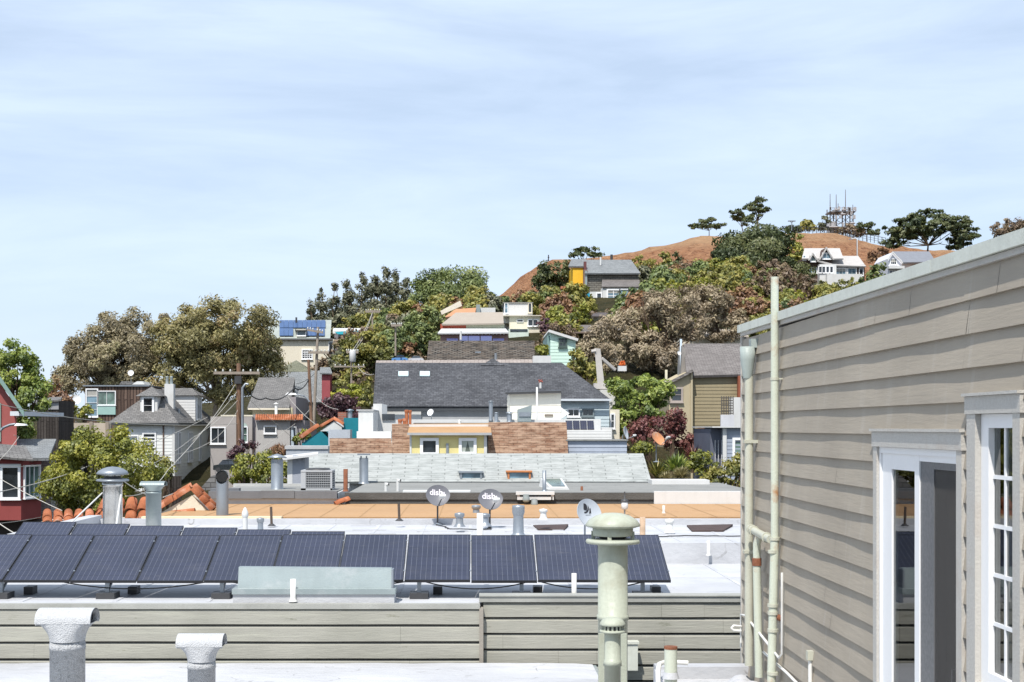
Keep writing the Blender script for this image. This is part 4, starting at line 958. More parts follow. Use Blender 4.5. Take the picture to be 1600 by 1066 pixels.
def open_elbow(px, Y, ytop, wpx, base, label):
    u = Y / F; r_ = wpx / 2 * u; x = X(px, Y); zt = Z(ytop, Y)
    r = thing('roof_vent', label, 'vent', (x, Y, base)); p = MB()
    p.lathe([(r_, base), (r_, zt - 2.2 * r_)], (x, Y, 0), 24)
    pts = []
    n = 24; b = len(p.v); rows = 7
    for i in range(rows + 1):            # pipe cut obliquely: the mouth looks at the camera
        for j in range(n):
            q = 2 * math.pi * j / n; hi = zt - 2.2 * r_ + (1.1 + 1.1 * math.sin(q)) * r_; z = (zt - 2.2 * r_) + (hi - (zt - 2.2 * r_)) * i / rows
            p.v.append((x + r_ * math.cos(q), Y + r_ * math.sin(q), z))
    for i in range(rows):
        for j in range(n): p.f.append((b + i * n + j, b + i * n + (j + 1) % n, b + (i + 1) * n + (j + 1) % n, b + (i + 1) * n + j)); p.sm.append(True)
    p.build('pipe', GALV, r, fix=False)
    h = MB(); h.tube([(x, Y + r_ * .2, zt - r_ * 1.2), (x, Y - r_ * .5, zt - r_ * .95)], r_ * 1.04, 24, False); h.build('hood', GALV, r)
    MB().tube([(x, Y + r_ * .2, zt - r_ * 1.2), (x, Y - r_ * .3, zt - r_ * 1.02)], r_ * .93, 24).build('opening', BLACK, r)
open_elbow(347.5, 34.0, 735, 19, -2.12, 'grey galvanised pipe with an open dark mouth at its top')
def pot(label, px, Y, y0, y1, wpx, m=GALV, base=None, collar=1.3):
    u = Y / F; r_ = wpx / 2 * u; x = X(px, Y); zt = Z(y0, Y); zb = Z(y1, Y) if base is None else base; h = zt - zb
    r = thing('roof_vent', label, 'vent', (x, Y, zb), 'small pipe vents on the white roof')
    MB().lathe([(r_ * 1.6, zb), (r_ * 1.1, zb + .05), (r_, zb + .07), (r_ * .92, zt - .3 * h)], (x, Y, 0), 18).build('pipe', m, r)
    MB().lathe([(r_ * .92, zt - .34 * h), (r_ * collar, zt - .22 * h), (r_ * collar, zt - .05 * h), (r_ * collar * .95, zt), (0, zt + .02)], (x, Y, 0), 18).build('cap', m, r)
def coney(label, px, Y, y0, y1, wpx, capw, m=GALV, base=None, conical=.35, square=False, group='metal roof flues'):
    u = Y / F; r_ = wpx / 2 * u; c = capw / 2 * u; x = X(px, Y); zt = Z(y0, Y); zb = Z(y1, Y) if base is None else base
    hz = c * conical * 1.6
    r = thing('roof_flue', label, 'flue', (x, Y, zb), group)
    MB().lathe([(r_ * 1.25, zb), (r_, zb + .06), (r_, zt - hz - .35 * r_)], (x, Y, 0), 24).build('pipe', m, r)
    b = MB()
    for q in (.8, 2.3, 3.9, 5.4): b.box(x + r_ * .9 * math.cos(q) - .012, x + r_ * .9 * math.cos(q) + .012, Y + r_ * .9 * math.sin(q) - .012, Y + r_ * .9 * math.sin(q) + .012, zt - hz - .4 * r_, zt - hz + .02)
    b.build('bracket', m, r)
    if square: MB().box(x - c, x + c, Y - c, Y + c, zt - hz * .5, zt).build('cap', m, r)
    else: MB().lathe([(0, zt), (c * .3, zt - hz * .25), (c, zt - hz), (c * .96, zt - hz - .02), (0, zt - hz * .8)], (x, Y, 0), 28).build('cap', m, r)
coney('wide galvanised flue with a shallow cone hat beside the air conditioner', 433, 41.0, 709, 767, 19, 31, base=-1.83, conical=.22)
coney('grey flue with a square flat cap on the white shingle roof', 568.5, 46.6, 709, 757, 14, 19, base=-1.86, square=True, conical=.3)
pot('short silvery pot vent in front of the first grey dish', 718, 30.5, 802, 823, 12)
pot('short grey pot vent between the two grey dishes', 758, 31.5, 803, 821, 12)
pot('white capped pot vent behind the pale post between the dishes', 744, 35, 790, 808, 11)
pot('taller silvery pot vent on a pale pipe beside the second grey dish', 810, 29.0, 790, 838, 17, collar=1.15)
pot('small white mushroom vent beside the brown mat', 849, 31.0, 796, 812, 10, WHITE)
pot('small grey cowl vent near the cone topped white vent', 407, 29.0, 810, 832, 9)
pot('small white cowl vent before the brown mat nearest the clapboard wall', 1046, 30.0, 812, 832, 11, PIPEW)
pipe_thing('post', 'pale round post standing before the grey pot vents', 'pipe', 750, 802, 842, 28.2, 10, PIPEW)
pipe_thing('post', 'rust streaked flat post behind the green flue cap', 'post', 1004, 808, 845, 28.3, 9, M('streaky_rust_post', (.50, .36, .25), .85, .3, 6, .1, .2))
pipe_thing('post', 'thin white pipe on the white roof near the clapboard wall', 'pipe', 1107, 845, 868, 27.0, 5, PIPEW)
pipe_thing('post', 'tiny white pipe on the front edge of the tan strip', 'pipe', 1037, 790, 802, 34.0, 4, PIPEW)
pipe_thing('post', 'rusty brown square post at the start of the tan strip', 'post', 540, 733, 768, 40.0, 7, RUST, n=4)
pipe_thing('post', 'small rusty stub on the grey felt roof', 'post', 909, 760, 770, 41.5, 4, RUST)
for (px, y0, y1, lab) in ((424.5, 792, 822, 'dark thin post rising from the white roof near the small cowl vent'), (624, 787, 814, 'dark thin post on a flange in the middle of the tan strip')):
    Y = 32.0; r = thing('post', lab, 'post', P(px, y1, Y)); u = Y / F
    MB().tube([P(px, y1, Y), P(px - 1, y0, Y)], 2 * u, 8).build('post', M('dark_brown_post', (.10, .075, .06), .8), r); MB().lathe([(7 * u, Z(y1, Y)), (3 * u, Z(y1, Y) + .05)], (X(px, Y), Y, 0), 12).build('flange', DARKM, r)
# cone topped white vent
Y = 29; u = Y / F; x = X(383, Y); r = thing('roof_vent', 'small white vent with a pointed cone top', 'vent', (x, Y, -2.26))
MB().lathe([(4 * u, -2.26), (4 * u, Z(808, Y))], (x, Y, 0), 14).build('pipe', WHITE, r)
MB().lathe([(4 * u, Z(809, Y)), (5.5 * u, Z(806, Y)), (5 * u, Z(801, Y)), (2 * u, Z(794, Y)), (0, Z(792.5, Y))], (x, Y, 0), 16).build('cap', WHITE, r)
# white plastic pipes behind
for px, y0, y1, lab in ((603, 754, 770, 'short white plastic pipe with a bent top on the grey felt roof'), (621.5, 748, 771, 'taller white plastic pipe with a dark mouth on the grey felt roof')):
    Y = 41; r = thing('vent_pipe', lab, 'pipe', P(px, y1, Y)); u = Y / F
    MB().tube([P(px, y1 + 2, Y), P(px, y0, Y)], 2.4 * u, 10).build('pipe', WHITE, r); MB().tube([P(px, y0 + 3, Y), P(px + 4, y0 + 3, Y - .05)], 2.3 * u, 10).build('elbow', WHITE, r)
    c = P(px + 4.2, y0 + 3, Y - .05); MB().box(c.x - .005, c.x + .02, c.y - .03, c.y + .03, c.z - .03, c.z + .03).build('opening', DARKM, r)
# dark grey post with skylight curb
pipe_thing('roof_flue', 'slim grey pipe standing before the small roof light on the grey felt roof', 'flue', 850.5, 735, 768, 40.5, 6, GALV)
# mats
for (a, b, c, d, lab) in ((833, 822.5, 888, 829, 'brown mat lying on the white roof by the small white mushroom vent'), (1073, 822.5, 1145, 831, 'brown mat lying on the white roof close to the clapboard wall')):
    z = -2.255; Ya, Yb = (z * F) / (VY - d), (z * F) / (VY - b)
    mb = MB().hexa([(X(a + 8, Ya), Ya, z), (X(c - 6 if c < 900 else c - 15, Ya), Ya, z), (X(c, Yb), Yb, z), (X(a, Yb), Yb, z), (X(a + 8, Ya), Ya, z + .03), (X(c - 6 if c < 900 else c - 15, Ya), Ya, z + .03), (X(c, Yb), Yb, z + .05), (X(a, Yb), Yb, z + .03)])
    single(mb, 'roof_mat', M('brown_mat', (.085, .06, .055), .95, .2, 4, .1, .3), lab, 'mat', ((X(a, Ya)), Ya, z))
# air conditioner
def aircon():
    Y = 40.2; x0, x1 = X(470, Y), X(519, Y); z0, z1 = -1.79, Z(735, Y); d = .85
    r = thing('air_conditioner', 'grey air conditioning unit with a barred coil grille on the low roof', 'air conditioner', ((x0 + x1) / 2, Y, z0))
    g = M('grey_enamel', (.42, .43, .44), .5, .06, 3, .03, .05, spec=.4)
    MB().box(x0 + .03, x1 - .03, Y + .03, Y + d - .03, z0 + .02, z1 - .06).build('coil', M('dark_coil', (.12, .125, .13), .7, .1, 6), r)
    c = MB()
    for (a, b) in ((x0, x0 + .14), (x1 - .05, x1)): c.box(a, b, Y, Y + .05, z0, z1 - .05); c.box(a, b, Y + d - .05, Y + d, z0, z1 - .05)
    c.box(x0, x1, Y - .01, Y + d + .01, z1 - .05, z1); c.box(x0, x1, Y, Y + d, z0, z0 + .05); c.build('casing', g, r)
    gr = MB()
    for i in range(7): z = z0 + .08 + (z1 - z0 - .16) * i / 6; gr.box(x0 + .141, x1 - .051, Y + .006, Y + .018, z - .006, z + .006); gr.box(x1 - .018, x1 - .006, Y + .06, Y + d - .06, z - .006, z + .006)
    for i in range(12): xx = x0 + .16 + (x1 - x0 - .22) * i / 11; gr.box(xx - .004, xx + .004, Y + .019, Y + .027, z0 + .06, z1 - .06)
    gr.build('grille', g, r)
    MB().lathe([(.36, z1 + .002), (.33, z1 + .05), (.08, z1 + .06), (0, z1 + .06)], ((x0 + x1) / 2, Y + d / 2, 0), 24).build('fan_guard', DARKM, r)
aircon()
# light fittings on the grey edge
Y = 38.9; r = thing('flood_light', 'white twin lamp fitting on a bar at the grey roof edge', 'lamp', P(835, 783, Y))
MB().box(X(806, Y), X(866, Y), Y - .12, Y + .1, Z(773, Y), Z(768, Y)).box(X(812, Y), X(863, Y), Y - .08, Y + .08, Z(781, Y), Z(776, Y)).box(X(808, Y), X(812, Y), Y - .08, Y + .08, Z(781, Y), Z(773, Y)).box(X(861, Y), X(865, Y), Y - .08, Y + .08, Z(781, Y), Z(773, Y)).build('housing', WHITE, r)
for px in (822, 835):
    c = P(px, 785 if px > 830 else 778, Y - .3); MB().lathe([(.08, .09), (.085, .02), (.10, -.04), (.09, -.09), (.05, -.12), (0, -.12)], c, 14).build('lamp_head', GALVL, r)
Y = 34; r = thing('roof_lamp', 'single jar shaped lamp on the tan strip past the green flue', 'lamp', P(976, 797, Y))
c = P(976, 788, Y); MB().lathe([(.05, -.13), (.08, -.1), (.085, 0), (.06, .06)], c, 14).build('jar', M('lamp_jar', (.7, .72, .72), .2, .05), r)
MB().lathe([(.09, .06), (.09, .1), (.03, .13), (.015, .14), (.015, .30)], c, 12).build('fitting', DARKM, r); MB().tube([c + Vector((0, 0, -.13)), c + Vector((0, 0, -.32))], .02, 6).build('stem', GALV, r)

# ---- dishes
def text_mesh(body, size):
    cu = bpy.data.curves.new('lettering', 'FONT'); cu.body = body; cu.size = size; cu.extrude = .002; cu.align_x = 'CENTER'; cu.offset = .004
    o = bpy.data.objects.new('lettering', cu); COL.objects.link(o); dg = bpy.context.evaluated_depsgraph_get()
    me = bpy.data.meshes.new_from_object(o.evaluated_get(dg)); bpy.data.objects.remove(o); return me
GREYD = M('grey_dish_paint', (.155, .155, .17), .45, .06, 2, .03, .03, spec=.4)
WHITED = M('pale_grey_dish_paint', (.46, .49, .52), .4, .05, 2, .03, .03, spec=.4)
def dish(name, label, c, n, w_, h_, m, base, letter=None, logo=False, arm=True, group=None, backm=None, lnbm=None):
    """parabolic dish at c that faces n"""
    c = Vector(c); n = Vector(n).normalized(); u = Vector((0, 0, 1)).cross(n).normalized()
    if u.x < 0: u = -u
    v = n.cross(u); v = v if v.z > 0 else -v
    r = thing(name, label, 'satellite dish', (c.x, c.y + .05, base), group)
    b = MB(); rings, seg = 8, 40
    def pt(i, j, off=0):
        q = 2 * math.pi * j / seg; rr = i / rings; k = 1 - .10 * max(0, -math.sin(q)) * abs(math.cos(q)) * 1.6
        return c + u * (w_ / 2 * rr * math.cos(q) * k) + v * (h_ / 2 * rr * math.sin(q)) + n * (w_ * .13 * rr * rr + off)
    for off in (0, -.014):
        s0 = len(b.v)
        for i in range(rings + 1):
            for j in range(seg): b.v.append(tuple(pt(i, j, off)))
        for i in range(rings):
            for j in range(seg): b.f.append((s0 + i * seg + j, s0 + i * seg + (j + 1) % seg, s0 + (i + 1) * seg + (j + 1) % seg, s0 + (i + 1) * seg + j)); b.sm.append(True)
    for j in range(seg): b.poly([pt(rings, j), pt(rings, j + 1), pt(rings, j + 1, -.014), pt(rings, j, -.014)])
    b.build('reflector', m, r, fix=False)
    low = c - v * h_ * .47 + n * w_ * .12
    tip = low + n * w_ * .62 + v * h_ * .12 + u * w_ * .12
    if arm:
        MB().tube([low - n * .05, tip], .014, 8).build('arm', DARKM if m is GREYD else GALV, r)
        l = MB(); l.tube([tip - u * w_ * .13 + v * .02, tip + u * w_ * .13 + v * .02], w_ * .075, 10); l.tube([tip + v * .02, tip + v * .02 - n * w_ * .16], w_ * .085, 12); l.build('feed_horn', lnbm or WHITE, r)
    bk = c - n * .06
    MB().tube([bk - v * h_ * .1, bk - n * .04 - v * h_ * .2, (bk.x, bk.y + .04, c.z - h_ * .5), (bk.x, bk.y + .04, base)], .02, 8).build('mast', DARKM if m is GREYD else GALV, r)
    MB().lathe([(.14, 0), (.05, .03), (.03, .05)], (bk.x, bk.y + .04, base), 12).build('foot', GALV, r)
    def face(x, y): return c + u * x + v * y + n * (w_ * .13 * ((2 * x / w_) ** 2 + (2 * y / h_) ** 2) + .006)
    if letter:
        me = text_mesh(letter, w_ * .34)
        for q in me.vertices: q.co = face(q.co.x - w_ * .06, q.co.y + h_ * .06) + n * q.co.z - r.location
        me.materials.append(M('white_lettering', (.8, .75, .78), .6, .02)); o = bpy.data.objects.new('lettering', me); COL.objects.link(o); o.parent = r
        s = MB()
        for q in range(3): s.obox(face(w_ * (.15 + .05 * q), h_ * .10), u, v, n, 0, w_ * .03, 0, h_ * (.05 + .03 * q), 0, .004)
        s.build('emblem', M('white_lettering', (.8, .75, .78), .6, .02), r)
    if logo:
        g = MB(); S = w_ * .30; off = (0.02 * w_, h_ * .20)
        f = lambda x, y: face(off[0] + x * S, off[1] + y * S)
        def fan(pts): g.poly([f(*p) for p in pts]); 
        fan([(-.45, .5), (-.15, .45), (.05, .25), (.08, -.02), (-.05, -.22), (-.45, -.15)])
        fan([(.14, .30), (.28, .1), (.27, -.15), (.12, -.38), (-.12, -.5), (-.42, -.5), (-.42, -.36), (-.1, -.3), (.1, -.12), (.17, .1)])
        fan([(.34, -.05), (.5, -.02), (.5, -.55), (.2, -.55), (.32, -.35)])
        fan([(-.3, -.72), (.4, -.72), (.4, -.68), (-.3, -.68)])
        g.build('emblem', M('dark_emblem', (.03, .03, .035), .6, .02), r, fix=False)
    return r
dish('satellite_dish', 'grey satellite dish with white lettering beside the white roof hatch strip', P(684, 776, 32.6), (.10, -.86, .42), .56, .52, GREYD, -2.26, 'dish', group='grey lettered dishes')
dish('satellite_dish', 'grey satellite dish with white lettering beside the twin lamp fitting', P(766, 782, 31.8), (.12, -.86, .42), .56, .50, GREYD, -2.26, 'dish', group='grey lettered dishes')
dish('satellite_dish', 'pale dish with a dark round emblem, half behind the green flue cap', P(917, 804, 29.0), (.58, -.72, .30), .66, .62, WHITED, -2.26, logo=True)

# ================================================================== shingle roofs in the middle
S_WH = SH('white_shingles', (.41, .425, .41), (.34, .36, .345), (.20, .21, .20), .9, .13, .018, .12, third=(.42, .435, .42))
S_BR = SH('brown_shingles', (.29, .15, .09), (.41, .265, .175), (.17, .09, .06), .34, .115, .014, .4, third=(.39, .27, .19))
S_DK = SH('charcoal_shingles', (.115, .119, .132), (.185, .19, .205), (.085, .087, .095), .24, .14, .010, .42)
S_GB = SH('grey_brown_shingles', (.075, .068, .058), (.29, .275, .245), (.025, .022, .019), .30, .20, .05, .45, third=(.17, .135, .105))
S_GR = SH('grey_shingles', (.19, .185, .18), (.28, .27, .26), (.10, .095, .09), .30, .15, .014, .2)
S_LG = SH('light_grey_shingles', (.24, .255, .26), (.33, .345, .35), (.15, .155, .16), .30, .16, .014, .18)
S_TN = SH('taupe_shingles', (.20, .18, .17), (.29, .265, .25), (.11, .1, .095), .32, .16, .014, .2)

hb = thing('white_shingle_building', 'long white shingled slope with two small roof lights, behind the grey felt roof', 'building', (0, 48.5, -8))
zb, Yb, zr, Yr = -1.83, 47.3, -.915, 48.9
mb = MB(); mb.slab((X(482, Yb), Yb, zb), (X(1018, Yb), Yb, zb), (X(1005, Yr), Yr, zr), (X(477, Yr), Yr, zr), .08)
mb.slab((X(1005, Yr), 50.5, zb), (X(477, Yr), 50.5, zb), (X(477, Yr), Yr, zr), (X(1005, Yr), Yr, zr), .08); mb.build('roof', S_WH, hb)
MB().box(X(482, Yb), X(1010, Yb), Yb + .3, 50.3, -8, zb).build('wall', WHITE, hb)
for (a, b, c, d, fm, nm) in ((719, 739, 753, 755, GALV, 'grey framed roof light'), (793, 738, 829, 754, M('orange_rust_frame', (.50, .20, .08), .8, .2, 5), 'rust framed roof light')):
    Yc = 47.55; zc = zb + (Yc - Yb) * .572
    f = MB(); x0, x1 = X(a, Yc), X(b + (c - b), Yc); z0 = zc - .1; z1 = Z(b, Yc)
    f.box(x0, x0 + .06, Yc - .1, Yc + .3, z0, z1); f.box(x1 - .06, x1, Yc - .1, Yc + .3, z0, z1); f.box(x0 - .05, x1 + .05, Yc - .14, Yc + .35, z1, z1 + .05)
    fr_ = f.build('roof_light', fm, hb); fr_['label'] = nm
    g = MB().box(x0 + .061, x1 - .061, Yc - .05, Yc + .2, z0, z1 - .01); g.build('pane', PANEB, fr_)
rl = MB(); Yc = 46.0; rl.hexa([(X(858, 42), 42, -1.86), (X(890, 42), 42, -1.86), (X(884, 44.5), 44.5, -1.86), (X(842, 44.5), 44.5, -1.86), (X(860, 42), 42, -1.80), (X(887, 42), 42, -1.80), (X(878, 44.5), 44.5, -1.62), (X(845, 44.5), 44.5, -1.62)])
r = thing('roof_light', 'small white framed roof light tilted on the grey felt roof', 'roof light', (X(866, 43), 43, -1.86)); rl.build('curb', WHITE, r)
MB().hexa([(X(863, 42.3), 42.3, -1.79), (X(883, 42.3), 42.3, -1.79), (X(875, 44.2), 44.2, -1.64), (X(849, 44.2), 44.2, -1.64), (X(863, 42.3), 42.3, -1.76), (X(883, 42.3), 42.3, -1.76), (X(875, 44.2), 44.2, -1.61), (X(849, 44.2), 44.2, -1.61)]).build('pane', PANEG, r)
# lean-to at its left end
r = thing('roof_shed', 'small white and grey roof shed with a slanting lid behind the air conditioner', 'shed', P(470, 757, 45.5)); Y = 45.5
MB().box(X(449, Y), X(457, Y), Y - .01, Y + 1.2, -2.2, Z(713, Y)).build('post', WHITE, r)
MB().box(X(457, Y), X(476, Y), Y, Y + 1.2, -2.2, Z(712, Y)).build('wall', M('blue_grey_boards', (.32, .34, .38), .8), r)
MB().slab(P(441, 716, Y - .3), P(497, 709, Y - .3), P(497, 706, Y + 1.4), P(444, 712, Y + 1.4), .07).build('lid', WHITE, r)

# ---- brown shingles and the yellow dormer
db = thing('brown_shingle_building', 'brown shingled roof with a yellow two window dormer', 'building', (0, 52.5, -6))
Yb = 52.0; zb = Z(712, Yb)
def at(px0, px1, r_, m0=None): 
    mb = MB(); mb.slab((X(px0, Yb), Yb, zb), (X(px1 + 2, Yb), Yb, zb), (X(px1 - 1, Yb + r_), Yb + r_, zb + r_), (X(px0, Yb + r_), Yb + r_, zb + r_), .08); return mb
mb = at(763, 886, 1.22); mb.build('roof', S_BR, db)
mb = at(515, 612, .63); mb.build('roof', S_BR, db); mb = at(612.4, 640, 1.16); mb.build('roof', S_BR, db)
MB().box(X(515, Yb), X(885, Yb), Yb + .9, Yb + 3.2, -6, zb + .5).build('wall', WHITE, db)
MB().box(X(612.4, Yb), X(885, Yb), Yb + 1.25, Yb + 3.2, zb + .5, zb + 1.14).build('rear_wall', WHITE, db)
Yd = 51.9; dx0, dx1 = X(641, Yd), X(760, Yd); zt = Z(679.5, Yd)
MB().box(dx0, dx1, Yd, Yd + 2.2, zb - .3, zt).build('dormer_wall', M('pale_yellow_paint', (.72, .62, .28), .7, .04), db)
MB().box(dx0 - .02, dx0 + .05, Yd - .03, Yd - .001, zb - .3, zt).box(dx1 - .09, dx1 + .02, Yd - .03, Yd - .001, zb - .3, zt).build('corner_board', WHITE, db)
MB().slab((X(637, Yd - .25), Yd - .25, Z(676.5, Yd - .25)), (X(768, Yd - .25), Yd - .25, Z(676.5, Yd - .25)), (X(766, Yd + 2.2), Yd + 2.2, Z(661.5, Yd + 2.2)), (X(640, Yd + 2.2), Yd + 2.2, Z(662.5, Yd + 2.2)), .07).build('dormer_roof', ROOFO, db)
MB().box(X(637, Yd), X(768, Yd), Yd - .29, Yd - .255, Z(680, Yd), Z(676.2, Yd)).build('gutter', M('grey_gutter', (.40, .40, .40), .5), db)
win_px(db, 661, 689, 681, 707, Yd, fw=.11, rows=1, proud=.07, pane=PANE)
win_px(db, 721.5, 689, 740, 706, Yd, fw=.11, rows=1, proud=.07, pane=GLASS('curtained_pane', (.10, .12, .10), .1))
cur = MB(); c0 = P(721.5, 706, Yd); w0 = X(740, Yd) - c0.x; h0 = Z(689, Yd) - c0.z
cur.poly([c0 + Vector((0, -.014, 0)), c0 + Vector((w0 * .28, -.014, 0)), c0 + Vector((w0 * .5, -.014, h0)), c0 + Vector((0, -.014, h0))])
cur.poly([c0 + Vector((w0, -.014, 0)), c0 + Vector((w0, -.014, h0)), c0 + Vector((w0 * .5, -.0145, h0)), c0 + Vector((w0 * .72, -.014, 0))])
cur.build('curtain', M('pale_net_curtain', (.35, .38, .34), .9), db)
MB().box(X(697, Yd), X(701, Yd), Yd - .06, Yd - .002, Z(710, Yd), Z(693, Yd)).build('vent_pipe', GALV, db)
for i, (a, b, c, d) in enumerate(((622, 663, 628, 655), (629, 663, 635, 654), (632.5, 654, 638, 640.5), (638.5, 662, 643, 641))):
    Y = 53.4; x = X((a + c) / 2, Y); w_ = X(c, Y) - X(a, Y); z0 = min(Z(b, Y), .12); z1 = Z(d, Y)
    r = thing('chimney_pot', ['low clay chimney pot at the outer end of the cluster by the dormer', 'low clay chimney pot next to the tall ones by the dormer', 'tall clay chimney pot over the low ones by the dormer', 'tall clay chimney pot nearest the yellow dormer'][i], 'chimney pot', (x, Y, .0), 'clay chimney pots')
    MB().lathe([(w_ * .5, -.1), (w_ * .48, z1 - .1)], (x, Y, 0), 12).build('pot', CLAY, r); MB().lathe([(w_ * .56, z1 - .11), (w_ * .58, z1 - .02), (w_ * .45, z1), (w_ * .4, z1 - .1)], (x, Y, 0), 12).build('rim', CLAY, r)

# ---- white parapet building behind it
wb = thing('white_parapet_building', 'white flat roofed building with stepped parapets behind the brown shingles', 'building', (0, 58, -6))
Y = 57.0
MB().box(X(646, Y), X(882, Y), Y, 64.5, -6, Z(661, Y)).build('wall', WHITE, wb)
MB().box(X(646, Y) - .1, X(882, Y) + .1, Y - .15, Y + .12, Z(661, Y) + .002, Z(655.5, Y)).build('parapet', WHITE, wb)
mb = MB(); Y2 = 55.5; mb.box(X(560, Y2), X(583, Y2), Y2, 60, -6, Z(642, Y2)); mb.box(X(583.2, 58.5), X(597, 58.5), 58.5, 62, -6, Z(631, 58.5)); mb.box(X(597.2, 58.5), X(646, 58.5), 58.5, 62, -6, Z(656, 58.5)); mb.box(X(560, Y2), X(613, Y2), Y2 - .8, Y2 - .01, -6, Z(674, Y2)); mb.build('side_wall', WHITE, wb)
MB().box(X(557, Y2), X(584, Y2), Y2 - .05, 60, Z(642, Y2) + .002, Z(640, Y2)).build('coping', M('grey_coping', (.45, .45, .45), .7), wb)
MB().box(X(597, 58.45), X(617, 58.45), 58.42, 58.49, Z(656, 58.4), Z(647, 58.4)).build('window', PANE, wb)
mb = MB(); Y = 54.5
mb.box(X(885, Y), X(955, Y), Y, 60, -6, Z(686, Y)); mb.box(X(880, 57), X(938, 57), 56.8, 60, -6, Z(655, 57)); mb.box(X(938.2, 57), X(956, 57), 56.9, 60, -6, Z(668, 57)); mb.build('deck_wall', WHITE, wb)
mb = MB(); mb.laps(lambda z: X(883, 54.4), lambda z: X(955, 54.4), 54.45, Z(688, 54.4), Z(672, 54.4), .12, .012); mb.build('deck_boards', WHITE, wb)
r = house('blue_grey_lean_to', 'low blue grey boarded lean-to past the end of the brown shingles', 'shed', 930, 52.6)
walls(r, X(886, 52.6), X(979, 52.6), 52.6, 54.3, Z(689, 52.6), M('blue_grey_paint', (.37, .41, .48), .7), ex=.16)
MB().box(X(884, 52.6), X(981, 52.6), 52.5, 54.4, Z(689, 52.6) + .002, Z(687, 52.6)).build('roof', ROOFG, r)
# small solar panels
for i in range(4):
    x = X(884.5 + 11.2 * i, 55); make_panel(X(895, 55) - X(884.5, 55), .28, .34, ['small solar panel nearest the dormer end of the deck row', 'small solar panel second along the deck row', 'small solar panel third along the deck row', 'small solar panel at the far end of the deck row'][i], (x, 55, Z(671, 55)), 'small solar panels on the deck')
mb = MB()
for px in (888, 926): mb.box(X(px, 55.1), X(px, 55.1) + .04, 55.05, 55.1, Z(687, 55), Z(669, 55))
single(mb, 'panel_rack', GALV, 'thin legs under the small solar panels on the deck', 'rack', P(905, 687, 55.1))
# vents on the white parapet
coney('slim grey flue with a small white cap against the charcoal roof eave', 767, 56.8, 626, 658, 6, 9, base=.25, conical=.15, group=None)
coney('short grey flue beside the slim white capped one', 775.5, 56.6, 644, 661, 6, 7, base=.2, conical=.2, group=None)
coney('short grey flue with a pale hat before the cream penthouse', 796, 56.6, 643, 660, 8, 12, base=.2, conical=.25, group=None)
Y = 56.5; r = thing('roof_duct', 'grey metal duct box with a slanted hood before the cream penthouse', 'duct', P(820, 659, Y))
MB().prism([P(809, 659, Y), P(830, 659, Y), P(831, 633, Y), P(809, 640, Y)], (0, .6, 0)).build('hood', GALVL, r); MB().box(X(811, Y), X(829, Y), Y - .04, Y - .002, Z(651, Y), Z(644, Y)).build('flap', GALV, r)
dish('satellite_dish', 'small white dish on a pole before the charcoal roof eave', P(673, 645, 57.5), (-.45, -.8, .4), .28 * 1.0, .3, M('white_dish_paint', (.78, .78, .78), .5), Z(661, 57), group=None)
pipe_thing('vent_pipe', 'little white pipe on the parapet near the slim flue', 'pipe', 718, 656, 662, 56.8, 3, PIPEW)
# penthouse
ph = thing('penthouse', 'cream boarded rooftop penthouse with a dark flat eave', 'building', (X(836, 59), 59, .2)); Y = 59.0
walls(ph, X(797, Y), X(876, Y), Y, 63.5, Z(614.5, Y), M('cream_white_boards', (.78, .75, .66), .7, .03), z0=.0, ex=.30)
MB().slab(P(790, 613.2, Y - .3), P(877, 610.5, Y - .3), P(877, 609.5, 63.7), P(790, 612.5, 63.7), .09).build('eave', DARKM, ph)
MB().box(X(851, Y), X(864, Y), Y - .06, Y - .02, Z(651, Y), Z(647.5, Y)).build('vent', M('brown_vent', (.2, .17, .14), .8), ph)
MB().prism([P(876.2, 636, Y), P(890, 646, Y), P(876.2, 655, Y)], (0, .5, 0)).build('side_wing', WHITE, ph)
pipe_thing('mast', 'thin white mast in front of the cream penthouse', 'mast', 839, 605, 661, 57.2, 3, WHITE)
r = thing('weather_vane', 'little red rotor on a white vent above the cream penthouse', 'vent', P(844.5, 607, 60)); MB().tube([P(844.5, 607, 60), P(844.5, 598, 60)], .05, 8).build('vent', WHITE, r); MB().tube([P(841, 594, 60), P(848, 597, 60)], .035, 6).tube([P(847, 593.5, 60), P(842, 598, 60)], .03, 6).build('rotor', M('dull_red', (.3, .09, .07), .7), r)
for (px, lab) in ((826, 'thin black antenna rod left of the white mast'),):
    single(MB().tube([P(px, 659, 57), P(px, 645, 57), P(px - 2, 641, 57)], .02, 5), 'antenna_rod', DARKM, lab, 'antenna', P(px, 659, 57))

# ---- charcoal roofed house
kb = thing('charcoal_roof_house', 'large house with a long charcoal shingle roof and two skylights', 'house', (0, 67, -3))
Ye = 66.0; ze = Z(635, Ye); Yr = 69.1; zr = Z(567, Yr)
mR = Z(623, Ye) ; 
def onroof(y): return ze + (y - Ye) * (zr - ze) / (Yr - Ye)
Yx = Ye + (mR - ze) / (zr - ze) * (Yr - Ye)
mb = MB(); mb.slab((X(583, Ye), Ye, ze), (X(800, Ye), Ye, ze), (X(800, Yr) , Yr, zr), (X(587, Yr), Yr, zr), .12)
mb.slab((X(800, Ye) * 1.0, Yx, mR), (X(953, Yx), Yx, mR), (X(878, Yr), Yr, zr), (X(800, Yr), Yr, zr), .12)
mb.slab((X(953, Yx), 73, mR), (X(583, Ye), 73, mR), (X(587, Yr), Yr, zr), (X(878, Yr), Yr, zr), .12)
mb.poly([(X(953, Yx), Yx, mR), (X(953, Yx), 73, mR), (X(878, Yr), Yr, zr)])
mb.build('roof', S_DK, kb)
